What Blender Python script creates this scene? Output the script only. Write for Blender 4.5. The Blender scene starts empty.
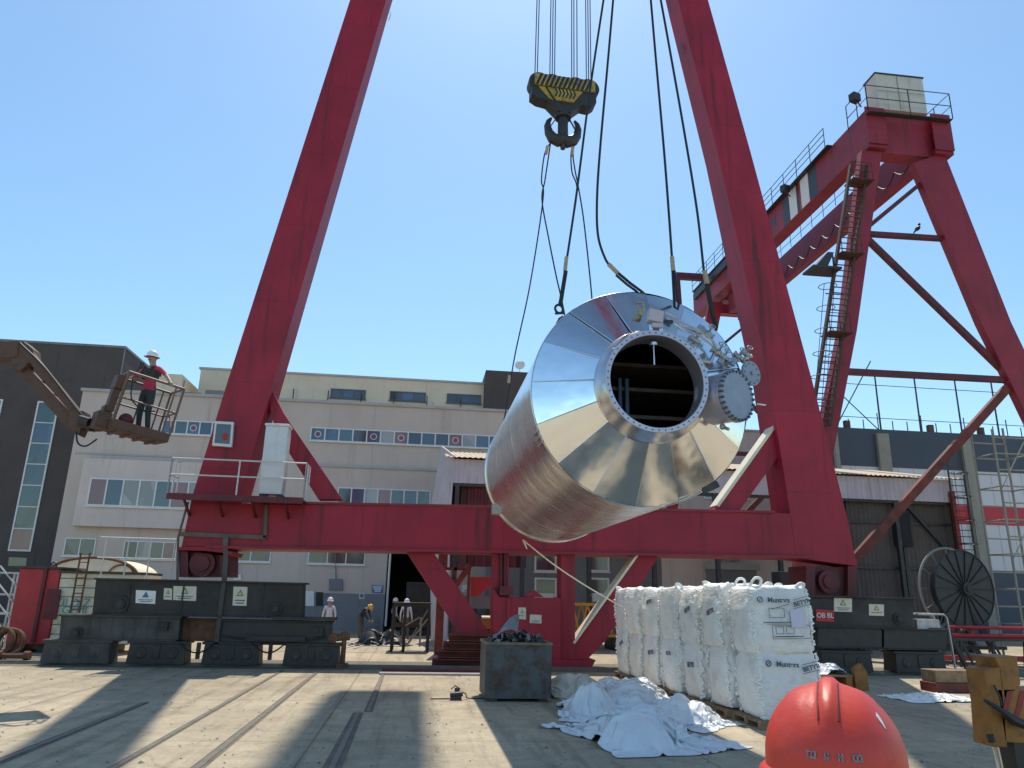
import bpy, math, random
from mathutils import Vector, Matrix, noise
random.seed(7)
C = bpy.context.scene.collection
scn = bpy.context.scene
PI = math.pi

# ------------------------------------------------------------------ camera
F, PITCH, ROLL, YAW, EYE = 745.0, math.radians(15.9), math.radians(1.29), math.radians(6.8), 2.0
FW = Vector((math.sin(YAW)*math.cos(PITCH), math.cos(YAW)*math.cos(PITCH), math.sin(PITCH)))
R0 = Vector((math.cos(YAW), -math.sin(YAW), 0)); U0 = R0.cross(FW)
UP = U0*math.cos(ROLL) - R0*math.sin(ROLL); RT = R0*math.cos(ROLL) + U0*math.sin(ROLL)

def at(x, y, Y=None, z=None, X=None):
    """survey helper: the world point seen along a sight line at a measured depth Y, height z or offset X"""
    d = FW + RT*((x-512)/F) + UP*((384-y)/F)
    t = Y/d.y if Y is not None else ((z-EYE)/d.z if z is not None else X/d.x)
    return Vector((0, 0, EYE)) + d*t

cam = bpy.data.cameras.new('camera'); co = bpy.data.objects.new('camera', cam); C.objects.link(co)
cam.sensor_width = 36; cam.lens = F/1024*36; cam.clip_start = 0.05; cam.clip_end = 3000
co.matrix_world = Matrix(((RT.x, UP.x, -FW.x, 0), (RT.y, UP.y, -FW.y, 0), (RT.z, UP.z, -FW.z, EYE), (0, 0, 0, 1)))
scn.camera = co

# ------------------------------------------------------------------ light
SUN = Vector((0.065, 0.5, 1.0)).normalized()
el = math.asin(SUN.z); az = math.atan2(SUN.x, SUN.y)
w = bpy.data.worlds.new('World'); scn.world = w; w.use_nodes = True
nt = w.node_tree; bg = nt.nodes['Background']
sk = nt.nodes.new('ShaderNodeTexSky'); sk.sky_type = 'NISHITA'; sk.sun_disc = False
sk.sun_elevation = el; sk.sun_rotation = az; sk.air_density = 1.1; sk.dust_density = 0.6; sk.ozone_density = 3.0; sk.altitude = 0
tint = nt.nodes.new('ShaderNodeMix'); tint.data_type = 'RGBA'; tint.blend_type = 'MULTIPLY'; tint.inputs['Factor'].default_value = 1.0
tint.inputs[7].default_value = (0.89, 1.05, 1.05, 1)
nt.links.new(sk.outputs[0], tint.inputs[6]); 
tcw = nt.nodes.new('ShaderNodeTexCoord'); szw = nt.nodes.new('ShaderNodeSeparateXYZ'); nt.links.new(tcw.outputs['Generated'], szw.inputs[0])
rzw = nt.nodes.new('ShaderNodeMapRange'); rzw.inputs['From Min'].default_value = .72; rzw.inputs['From Max'].default_value = .96; rzw.inputs['To Min'].default_value = 1; rzw.inputs['To Max'].default_value = .42
nt.links.new(szw.outputs[2], rzw.inputs['Value'])   # sky dimmed overhead, out of frame, to deepen shade on the ground
dk = nt.nodes.new('ShaderNodeVectorMath'); dk.operation = 'SCALE'; nt.links.new(tint.outputs[2], dk.inputs[0]); nt.links.new(rzw.outputs[0], dk.inputs['Scale'])
ryw = nt.nodes.new('ShaderNodeMapRange'); ryw.inputs['From Min'].default_value = .15; ryw.inputs['From Max'].default_value = -.55; ryw.inputs['To Min'].default_value = 1; ryw.inputs['To Max'].default_value = 1.3
nt.links.new(szw.outputs[1], ryw.inputs['Value'])  # sky behind the camera brightened to lift reflections in the cone
dk2 = nt.nodes.new('ShaderNodeVectorMath'); dk2.operation = 'SCALE'; nt.links.new(dk.outputs[0], dk2.inputs[0]); nt.links.new(ryw.outputs[0], dk2.inputs['Scale'])
nt.links.new(dk2.outputs[0], bg.inputs[0]); bg.inputs[1].default_value = 0.17
sl = bpy.data.lights.new('sun', 'SUN'); sl.energy = 4.7; sl.angle = math.radians(0.55); sl.color = (1.0, 0.95, 0.85)
so = bpy.data.objects.new('sun', sl); C.objects.link(so); so.rotation_euler = SUN.to_track_quat('Z', 'Y').to_euler()
scn.view_settings.view_transform = 'Standard'; scn.view_settings.look = 'None'; scn.view_settings.exposure = 0

# ------------------------------------------------------------------ materials
def mat(name, col, rough=0.6, metal=0.0, var=0.25, scale=1.5, dirt=None, dirt_amt=0.0, dirt_scale=1.2, streak=False,
        bump=0.0, bump_scale=20.0, spec=0.5, rvar=0.0, seams=None, bstretch=None):
    m = bpy.data.materials.new(name); m.use_nodes = True
    n = m.node_tree.nodes; l = m.node_tree.links; b = n['Principled BSDF']
    geo = n.new('ShaderNodeNewGeometry')
    pos = geo.outputs['Position']
    nz = n.new('ShaderNodeTexNoise'); nz.inputs['Scale'].default_value = scale; nz.inputs['Detail'].default_value = 8; nz.inputs['Roughness'].default_value = 0.65
    l.new(pos, nz.inputs['Vector'])
    mr = n.new('ShaderNodeMapRange'); mr.inputs['From Min'].default_value = 0.3; mr.inputs['From Max'].default_value = 0.7
    mr.inputs['To Min'].default_value = 1-var; mr.inputs['To Max'].default_value = 1+var
    l.new(nz.outputs['Fac'], mr.inputs['Value'])
    mul = n.new('ShaderNodeVectorMath'); mul.operation = 'SCALE'; mul.inputs[0].default_value = col[:3]
    l.new(mr.outputs[0], mul.inputs['Scale'])
    out = mul.outputs[0]
    if dirt:
        mp = n.new('ShaderNodeMapping'); l.new(pos, mp.inputs['Vector'])
        if streak: mp.inputs['Scale'].default_value = (3.0, 3.0, 0.22)
        n2 = n.new('ShaderNodeTexNoise'); n2.inputs['Scale'].default_value = dirt_scale; n2.inputs['Detail'].default_value = 9; n2.inputs['Roughness'].default_value = 0.7
        l.new(mp.outputs[0], n2.inputs['Vector'])
        r2 = n.new('ShaderNodeMapRange'); r2.inputs['From Min'].default_value = 0.68-0.3*dirt_amt; r2.inputs['From Max'].default_value = 0.84-0.3*dirt_amt
        l.new(n2.outputs['Fac'], r2.inputs['Value'])
        mx = n.new('ShaderNodeMix'); mx.data_type = 'RGBA'
        l.new(r2.outputs[0], mx.inputs['Factor']); l.new(out, mx.inputs[6]); mx.inputs[7].default_value = (*dirt, 1)
        out = mx.outputs[2]
    if seams:
        sx = n.new('ShaderNodeSeparateXYZ'); l.new(pos, sx.inputs[0]); ad = n.new('ShaderNodeMath'); ad.operation = 'ADD'; l.new(sx.outputs[0], ad.inputs[0]); l.new(sx.outputs[1], ad.inputs[1])
        cb = n.new('ShaderNodeCombineXYZ'); l.new(ad.outputs[0], cb.inputs[0]); l.new(sx.outputs[2], cb.inputs[1])
        br = n.new('ShaderNodeTexBrick'); br.inputs['Scale'].default_value = 1.0; br.inputs['Brick Width'].default_value = seams[0]; br.inputs['Row Height'].default_value = seams[1]; br.inputs['Mortar Size'].default_value = 0.016; br.inputs['Mortar Smooth'].default_value = 0.6
        br.inputs['Color1'].default_value = (1, 1, 1, 1); br.inputs['Color2'].default_value = (.86, .86, .88, 1); br.inputs['Mortar'].default_value = (.55, .55, .55, 1)
        l.new(cb.outputs[0], br.inputs['Vector']); mb_ = n.new('ShaderNodeMix'); mb_.data_type = 'RGBA'; mb_.blend_type = 'MULTIPLY'; mb_.inputs['Factor'].default_value = .75
        l.new(out, mb_.inputs[6]); l.new(br.outputs['Color'], mb_.inputs[7]); out = mb_.outputs[2]
    l.new(out, b.inputs['Base Color'])
    b.inputs['Roughness'].default_value = rough; b.inputs['Metallic'].default_value = metal
    b.inputs['Specular IOR Level'].default_value = spec
    if rvar:
        r3 = n.new('ShaderNodeMapRange'); r3.inputs['To Min'].default_value = max(0.02, rough-rvar); r3.inputs['To Max'].default_value = rough+rvar
        l.new(nz.outputs['Fac'], r3.inputs['Value']); l.new(r3.outputs[0], b.inputs['Roughness'])
    if bump:
        n4 = n.new('ShaderNodeTexNoise'); n4.inputs['Scale'].default_value = bump_scale; n4.inputs['Detail'].default_value = 6
        if bstretch:
            m4 = n.new('ShaderNodeMapping'); m4.inputs['Scale'].default_value = bstretch; l.new(pos, m4.inputs['Vector']); l.new(m4.outputs[0], n4.inputs['Vector'])
        else: l.new(pos, n4.inputs['Vector'])
        bp = n.new('ShaderNodeBump'); bp.inputs['Strength'].default_value = bump; bp.inputs['Distance'].default_value = 0.03
        l.new(n4.outputs['Fac'], bp.inputs['Height']); l.new(bp.outputs[0], b.inputs['Normal'])
    return m

M = {}
M['red'] = mat('crane_red_paint', (0.33, 0.014, 0.034), 0.55, var=0.22, scale=0.5, dirt=(0.12, 0.014, 0.02), dirt_amt=0.48, dirt_scale=0.9, streak=True, bump=0.08, bump_scale=2.5, spec=0.4, seams=(4.3, 2.75))
M['red_pale'] = mat('faded_red_paint', (0.28, 0.022, 0.038), 0.55, var=0.22, scale=0.6, dirt=(0.13, 0.02, 0.025), dirt_amt=0.45, streak=True, spec=0.4, seams=(3.6, 3.1))
M['red_dark'] = mat('grimy_red_paint', (0.12, 0.014, 0.018), 0.6, var=0.3, scale=2, dirt=(0.03, 0.02, 0.02), dirt_amt=0.6)
M['red_rust'] = mat('rusty_red_steel', (0.17, 0.035, 0.025), 0.75, var=0.35, scale=3, dirt=(0.06, 0.03, 0.02), dirt_amt=0.6)
M['red_bright'] = mat('bright_red_paint', (0.42, 0.02, 0.025), 0.5, var=0.2, scale=2, dirt=(0.12, 0.02, 0.02), dirt_amt=0.3)
M['bogie'] = mat('bogie_grey_paint', (0.048, 0.044, 0.041), 0.65, var=0.35, scale=1.5, dirt=(0.10, 0.085, 0.065), dirt_amt=0.25, dirt_scale=2.6, streak=True, spec=0.25, bump=0.15, bump_scale=6)
M['bogie_light'] = mat('dusty_bogie_paint', (0.085, 0.083, 0.074), 0.75, var=0.35, scale=1.8, dirt=(0.035, 0.032, 0.028), dirt_amt=0.5, dirt_scale=2.4, streak=True, spec=0.2)
M['bogie_dark'] = mat('oily_black_steel', (0.020, 0.019, 0.018), 0.5, var=0.4, scale=4, dirt=(0.06, 0.045, 0.03), dirt_amt=0.4)
M['steel_dark'] = mat('dark_steel', (0.05, 0.045, 0.042), 0.5, 0.3, var=0.35, scale=4)
M['steel'] = mat('galvanised_steel', (0.42, 0.41, 0.40), 0.5, 0.7, var=0.25, scale=5)
M['rail_white'] = mat('white_pipe_paint', (0.62, 0.58, 0.53), 0.5, var=0.15, scale=4, dirt=(0.25, 0.13, 0.07), dirt_amt=0.3, dirt_scale=4)
M['cabinet'] = mat('white_cabinet_paint', (0.66, 0.64, 0.62), 0.45, var=0.08, scale=2, dirt=(0.4, 0.36, 0.3), dirt_amt=0.3, streak=True)
M['beige'] = mat('cream_panel', (0.62, 0.58, 0.50), 0.6, var=0.1, scale=1, dirt=(0.4, 0.34, 0.26), dirt_amt=0.4, streak=True)
M['cream'] = mat('cream_paint', (0.72, 0.64, 0.47), 0.6, var=0.12, scale=2, dirt=(0.35, 0.25, 0.15), dirt_amt=0.3)
M['yellow'] = mat('yellow_crane_paint', (0.40, 0.27, 0.035), 0.55, var=0.25, scale=3, dirt=(0.07, 0.055, 0.025), dirt_amt=0.6, dirt_scale=4)
M['black'] = mat('black_paint', (0.018, 0.018, 0.02), 0.45, var=0.3, scale=4)
M['hookblk'] = mat('hook_block_black', (0.03, 0.028, 0.026), 0.5, var=0.3, scale=3, dirt=(0.09, 0.06, 0.03), dirt_amt=0.4)
M['cable'] = mat('wire_rope', (0.02, 0.02, 0.022), 0.55, 0.3, var=0.3, scale=30)
M['rope_pale'] = mat('bright_wire_rope', (0.085, 0.085, 0.09), 0.5, 0.5, var=0.2, scale=30)
M['ferrule'] = mat('ferrule_tan', (0.40, 0.31, 0.20), 0.6, var=0.25, scale=20)
M['twine'] = mat('pale_rope', (0.75, 0.68, 0.52), 0.8, var=0.1, scale=30)
M['wall'] = mat('factory_render', (0.56, 0.46, 0.40), 0.85, var=0.07, scale=0.35, dirt=(0.46, 0.38, 0.32), dirt_amt=0.5, dirt_scale=0.55, streak=True, bump=0.1, bump_scale=8)
M['wall_pale'] = mat('lavender_wall', (0.62, 0.52, 0.47), 0.85, var=0.08, scale=0.5, dirt=(0.4, 0.35, 0.35), dirt_amt=0.4, streak=True)
M['wall_dark'] = mat('charcoal_cladding', (0.098, 0.080, 0.074), 0.85, spec=0.2, var=0.12, scale=0.6, dirt=(0.075, 0.06, 0.055), dirt_amt=0.4, streak=True)
M['wall_mid'] = mat('grey_wall', (0.19, 0.185, 0.195), 0.8, var=0.1, scale=0.6, dirt=(0.14, 0.135, 0.14), dirt_amt=0.45, streak=True)
M['wall_top'] = mat('penthouse_cream', (0.68, 0.57, 0.42), 0.8, var=0.07, scale=0.5, dirt=(0.42, 0.37, 0.31), dirt_amt=0.4, streak=True)
M['plinth'] = mat('grey_plinth', (0.22, 0.22, 0.235), 0.8, var=0.1, scale=0.8, dirt=(0.12, 0.12, 0.12), dirt_amt=0.4)
M['roofdeck'] = mat('roof_deck', (0.30, 0.28, 0.26), 0.9, var=0.2, scale=1)
M['ledge'] = mat('concrete_ledge', (0.42, 0.40, 0.40), 0.85, var=0.12, scale=1.5)
M['frame_white'] = mat('window_frame_white', (0.70, 0.68, 0.66), 0.5, var=0.08, scale=3)
M['frame_dark'] = mat('window_frame_dark', (0.09, 0.10, 0.13), 0.5, var=0.1, scale=3)
M['lav_sheet'] = mat('pale_corrugated_sheet', (0.55, 0.47, 0.49), 0.6, var=0.12, scale=1, dirt=(0.35, 0.27, 0.25), dirt_amt=0.45, dirt_scale=1.5, streak=True)
M['roof_sheet'] = mat('tan_roof_sheet', (0.52, 0.40, 0.27), 0.75, var=0.2, scale=2, dirt=(0.25, 0.13, 0.07), dirt_amt=0.4, dirt_scale=2)
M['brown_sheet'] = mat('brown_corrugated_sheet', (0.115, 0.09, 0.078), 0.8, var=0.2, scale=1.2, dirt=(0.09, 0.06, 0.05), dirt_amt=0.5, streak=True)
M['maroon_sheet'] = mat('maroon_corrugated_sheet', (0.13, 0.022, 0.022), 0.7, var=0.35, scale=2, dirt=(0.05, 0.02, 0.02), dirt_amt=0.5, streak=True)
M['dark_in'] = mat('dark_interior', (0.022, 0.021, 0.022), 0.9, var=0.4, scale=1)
M['navy'] = mat('navy_cladding', (0.055, 0.066, 0.09), 0.6, var=0.1, scale=0.6)
M['white_clad'] = mat('white_cladding', (0.62, 0.60, 0.61), 0.6, var=0.05, scale=0.6, dirt=(0.5, 0.47, 0.46), dirt_amt=0.35, streak=True)
M['red_clad'] = mat('red_cladding', (0.50, 0.035, 0.05), 0.6, var=0.07, scale=0.6)
M['pilaster'] = mat('grey_pilaster', (0.30, 0.275, 0.225), 0.85, var=0.15, scale=1.5, dirt=(0.2, 0.17, 0.13), dirt_amt=0.4, streak=True)
M['concrete'] = mat('concrete_ledges', (0.33, 0.30, 0.26), 0.9, var=0.2, scale=2)
M['bag'] = mat('woven_white_bag', (0.80, 0.77, 0.73), 0.62, var=0.10, scale=3, dirt=(0.60, 0.57, 0.52), dirt_amt=0.5, dirt_scale=2.5, bump=.8, bump_scale=1.0, bstretch=(6, 6, 26))
M['bag_loop'] = mat('white_webbing', (0.84, 0.82, 0.78), 0.8, var=0.08, scale=10)
M['sheet'] = mat('white_plastic_sheet', (0.70, 0.71, 0.73), 0.45, var=0.08, scale=3, dirt=(0.38, 0.37, 0.36), dirt_amt=0.45, dirt_scale=2.2, bump=1.0, bump_scale=4.5)
M['sheet_dirty'] = mat('soiled_bag_fabric', (0.58, 0.54, 0.47), 0.6, var=0.12, scale=3, dirt=(0.32, 0.27, 0.2), dirt_amt=0.45, dirt_scale=2.5, bump=0.5, bump_scale=9)
M['ink'] = mat('faded_print', (0.10, 0.12, 0.17), 0.7, var=0.3, scale=20)
M['ink_red'] = mat('faded_red_print', (0.40, 0.22, 0.20), 0.7, var=0.3, scale=20)
M['label_lilac'] = mat('document_pouch', (0.60, 0.55, 0.68), 0.4, var=0.05, scale=5)
M['duct'] = mat('grey_duct', (0.13, 0.10, 0.085), 0.7, var=0.25, scale=3, dirt=(0.06, 0.05, 0.04), dirt_amt=0.4)
M['ladder'] = mat('dark_rusty_ladder', (0.075, 0.036, 0.028), 0.8, var=0.35, scale=4)
M['wood'] = mat('weathered_wood', (0.24, 0.16, 0.09), 0.85, var=0.35, scale=5, dirt=(0.1, 0.06, 0.04), dirt_amt=0.4)
M['skip'] = mat('skip_grey_paint', (0.085, 0.086, 0.086), 0.6, var=0.2, scale=2.5, dirt=(0.055, 0.028, 0.015), dirt_amt=0.70, dirt_scale=2.6, bump=0.2, bump_scale=8)
M['skip_rim'] = mat('skip_rim_rust', (0.20, 0.15, 0.09), 0.8, var=0.3, scale=5)
M['scrap'] = mat('scrap_metal', (0.14, 0.14, 0.15), 0.45, 0.5, var=0.6, scale=6, dirt=(0.1, 0.055, 0.03), dirt_amt=0.5, dirt_scale=5)
M['scrap_grey'] = mat('grey_scrap_sheet', (0.20, 0.21, 0.22), 0.5, 0.3, var=0.3, scale=4)
M['rust'] = mat('rusty_iron', (0.16, 0.075, 0.04), 0.85, var=0.4, scale=5, dirt=(0.05, 0.03, 0.025), dirt_amt=0.5)
M['lift'] = mat('worn_lift_paint', (0.105, 0.052, 0.033), 0.65, var=0.35, scale=4, dirt=(0.04, 0.03, 0.025), dirt_amt=0.5, dirt_scale=4)
M['lift_rail'] = mat('worn_rail_paint', (0.17, 0.09, 0.06), 0.55, var=0.3, scale=6, dirt=(0.06, 0.045, 0.04), dirt_amt=0.4, dirt_scale=6)
M['orange'] = mat('orange_lattice_paint', (0.62, 0.25, 0.03), 0.55, var=0.15, scale=3)
M['orange_brown'] = mat('worn_orange_paint', (0.27, 0.105, 0.014), 0.5, var=0.25, scale=4, dirt=(0.07, 0.045, 0.02), dirt_amt=0.5, dirt_scale=5)
M['hzred'] = mat('hazard_red', (0.25, 0.02, 0.02), 0.5, var=0.2, scale=6)
M['chrome'] = mat('chrome_rod', (0.5, 0.5, 0.5), 0.25, 0.9, var=0.1, scale=8)
M['inner'] = mat('dark_inner_shell', (0.028, 0.029, 0.033), 0.6, 0.3, var=0.3, scale=3)  # near-black tone throughout the inside of the vessel
M['flange'] = mat('machined_flange', (0.50, 0.47, 0.53), 0.42, 0.75, var=0.12, scale=3, rvar=0.1)
M['neck'] = mat('brushed_neck', (0.60, 0.59, 0.60), 0.24, 0.95, var=0.12, scale=3)
M['blind'] = mat('grey_primer', (0.27, 0.31, 0.38), 0.5, 0.25, var=0.12, scale=4)
M['bolt'] = mat('bolt_steel', (0.12, 0.12, 0.14), 0.5, 0.6, var=0.2, scale=20)
M['pipe'] = mat('stainless_pipe', (0.62, 0.62, 0.64), 0.25, 0.95, var=0.1, scale=6)
M['jbox'] = mat('instrument_box', (0.50, 0.44, 0.47), 0.5, var=0.05, scale=6)
M['brass'] = mat('brass', (0.42, 0.30, 0.12), 0.4, 0.7, var=0.2, scale=10)
M['blue_tube'] = mat('blue_grey_tube', (0.10, 0.17, 0.28), 0.5, var=0.2, scale=5)
M['baffle'] = mat('rusty_baffle', (0.17, 0.125, 0.11), 0.7, var=0.3, scale=5)
M['white'] = mat('white_paint', (0.74, 0.72, 0.70), 0.6, var=0.06, scale=5)
M['sign_beige'] = mat('aged_sign', (0.60, 0.55, 0.44), 0.6, var=0.15, scale=6, dirt=(0.35, 0.28, 0.2), dirt_amt=0.35, dirt_scale=6)
M['sign_blue'] = mat('blue_sign', (0.06, 0.16, 0.38), 0.5, var=0.15, scale=5)
M['sign_yel'] = mat('sign_yellow', (0.60, 0.50, 0.10), 0.6, var=0.1, scale=5)
M['teal'] = mat('teal_lettering', (0.13, 0.33, 0.36), 0.7, var=0.2, scale=5)
M['lens'] = mat('dark_glass_lens', (0.03, 0.035, 0.05), 0.1, var=0.1, scale=5)
M['skin'] = mat('skin', (0.42, 0.24, 0.17), 0.6, var=0.06, scale=10)
M['sh_red'] = mat('red_tshirt', (0.50, 0.045, 0.075), 0.85, var=0.12, scale=10)
M['sh_white'] = mat('pale_shirt', (0.62, 0.60, 0.63), 0.85, var=0.1, scale=8)
M['sh_navy'] = mat('navy_overall', (0.02, 0.022, 0.035), 0.85, var=0.2, scale=8)
M['tr_dark'] = mat('dark_trousers', (0.035, 0.045, 0.045), 0.85, var=0.2, scale=8)
M['tr_khaki'] = mat('khaki_trousers', (0.12, 0.10, 0.075), 0.85, var=0.2, scale=8)
M['tr_brown'] = mat('brown_trousers', (0.10, 0.075, 0.06), 0.85, var=0.2, scale=8)
M['boot'] = mat('black_boot', (0.02, 0.018, 0.016), 0.6, var=0.2, scale=8)
M['vest'] = mat('harness_vest', (0.05, 0.045, 0.04), 0.8, var=0.25, scale=14)
M['hat_white'] = mat('white_hard_hat', (0.78, 0.77, 0.74), 0.35, var=0.03, scale=8)
M['hat_yel'] = mat('yellow_hard_hat', (0.68, 0.38, 0.03), 0.35, var=0.05, scale=8)
M['helmet'] = mat('orange_red_hard_hat', (0.66, 0.050, 0.026), 0.46, var=0.06, scale=14, dirt=(0.40, 0.03, 0.02), dirt_amt=0.2, dirt_scale=14, bump=0.06, bump_scale=45, spec=0.5, rvar=0.12)
M['helmet_groove'] = mat('dark_helmet_groove', (0.17, 0.012, 0.01), 0.6, var=0.2, scale=20)  # darker red for the strips beside the centre rib
M['vent'] = mat('vent_grille', (0.26, 0.24, 0.24), 0.5, 0.3, var=0.5, scale=150)
M['hair'] = mat('dark_hair', (0.03, 0.022, 0.018), 0.7, var=0.2, scale=30)
M['stripe_dark'] = mat('charcoal_stripe', (0.04, 0.045, 0.055), 0.55, var=0.1, scale=3)
M['lamp'] = mat('floodlight_body', (0.03, 0.03, 0.032), 0.5, var=0.2, scale=5)

def glass(name, col, rough=0.08, tint=0.5):
    m = bpy.data.materials.new(name); m.use_nodes = True
    n = m.node_tree.nodes; l = m.node_tree.links; b = n['Principled BSDF']
    geo = n.new('ShaderNodeNewGeometry'); mp = n.new('ShaderNodeMapping'); mp.inputs['Scale'].default_value = (0.9, 0.9, 0.55)
    l.new(geo.outputs['Position'], mp.inputs['Vector'])
    v = n.new('ShaderNodeTexVoronoi'); v.inputs['Scale'].default_value = 1.0; l.new(mp.outputs[0], v.inputs['Vector'])
    mx = n.new('ShaderNodeMix'); mx.data_type = 'RGBA'; mx.inputs[6].default_value = (*col, 1)
    mx.inputs[7].default_value = (*[min(1, c*2.2+0.02) for c in col], 1)
    sep = n.new('ShaderNodeSeparateColor'); l.new(v.outputs['Color'], sep.inputs[0])
    mm = n.new('ShaderNodeMath'); mm.operation = 'MULTIPLY'; mm.inputs[1].default_value = tint; l.new(sep.outputs[0], mm.inputs[0])
    l.new(mm.outputs[0], mx.inputs['Factor']); l.new(mx.outputs[2], b.inputs['Base Color'])
    b.inputs['Roughness'].default_value = rough; b.inputs['Specular IOR Level'].default_value = 0.8
    return m
M['glass_blue'] = glass('blue_window_glass', (0.035, 0.055, 0.095), tint=0.7)
M['glass_teal'] = glass('teal_window_glass', (0.035, 0.060, 0.072), tint=0.7)
M['glass_grey'] = glass('grey_window_glass', (0.055, 0.060, 0.052), tint=0.8)
M['glass_pale'] = glass('curtained_window_glass', (0.19, 0.18, 0.175), tint=0.6)
M['glass_dark'] = glass('dark_window_glass', (0.03, 0.035, 0.045), tint=0.6)
M['glass_pink'] = glass('red_curtain_glass', (0.15, 0.055, 0.06), tint=0.5)

def cladding(name, shell=True):
    m = bpy.data.materials.new(name); m.use_nodes = True
    n = m.node_tree.nodes; l = m.node_tree.links; b = n['Principled BSDF']
    b.inputs['Metallic'].default_value = 1.0
    geo = n.new('ShaderNodeNewGeometry'); tc = n.new('ShaderNodeTexCoord')
    nz = n.new('ShaderNodeTexNoise'); nz.inputs['Scale'].default_value = 1.2; nz.inputs['Detail'].default_value = 6; l.new(tc.outputs['Object'], nz.inputs['Vector'])
    cr = n.new('ShaderNodeMapRange'); cr.inputs['From Min'].default_value = .3; cr.inputs['From Max'].default_value = .7
    cr.inputs['To Min'].default_value = 0.72 if shell else 0.86; cr.inputs['To Max'].default_value = 0.86 if shell else 0.95
    l.new(nz.outputs['Fac'], cr.inputs['Value'])
    cc = n.new('ShaderNodeCombineColor')
    for i in range(3):
        k = n.new('ShaderNodeMath'); k.operation = 'MULTIPLY'; k.inputs[1].default_value = (0.985, 0.99, 0.985)[i]; l.new(cr.outputs[0], k.inputs[0]); l.new(k.outputs[0], cc.inputs[i])
    l.new(cc.outputs[0], b.inputs['Base Color'])
    # fine scratches along the sheet + long soft dents
    mp = n.new('ShaderNodeMapping'); l.new(tc.outputs['Object'], mp.inputs['Vector'])
    mp.inputs['Scale'].default_value = (1.0, 16, 1.0) if shell else (5, 5, 5)
    n2 = n.new('ShaderNodeTexNoise'); n2.inputs['Scale'].default_value = 1.0; n2.inputs['Detail'].default_value = 5; l.new(mp.outputs[0], n2.inputs['Vector'])
    rr = n.new('ShaderNodeMapRange'); rr.inputs['To Min'].default_value = 0.18 if shell else 0.09; rr.inputs['To Max'].default_value = 0.36 if shell else 0.24
    l.new(n2.outputs['Fac'], rr.inputs['Value']); l.new(rr.outputs[0], b.inputs['Roughness'])
    n3 = n.new('ShaderNodeTexNoise'); n3.inputs['Scale'].default_value = 1.6; n3.inputs['Detail'].default_value = 2; l.new(tc.outputs['Object'], n3.inputs['Vector'])
    bp = n.new('ShaderNodeBump'); bp.inputs['Strength'].default_value = 0.40 if shell else 0.30; bp.inputs['Distance'].default_value = 0.05
    l.new(n3.outputs['Fac'], bp.inputs['Height'])
    last = bp
    if shell:
        pass
    l.new(last.outputs[0], b.inputs['Normal'])
    return m
M['clad'] = cladding('aluminium_shell_cladding', True)
M['clad_cone'] = cladding('aluminium_cone_cladding', False)

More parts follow.
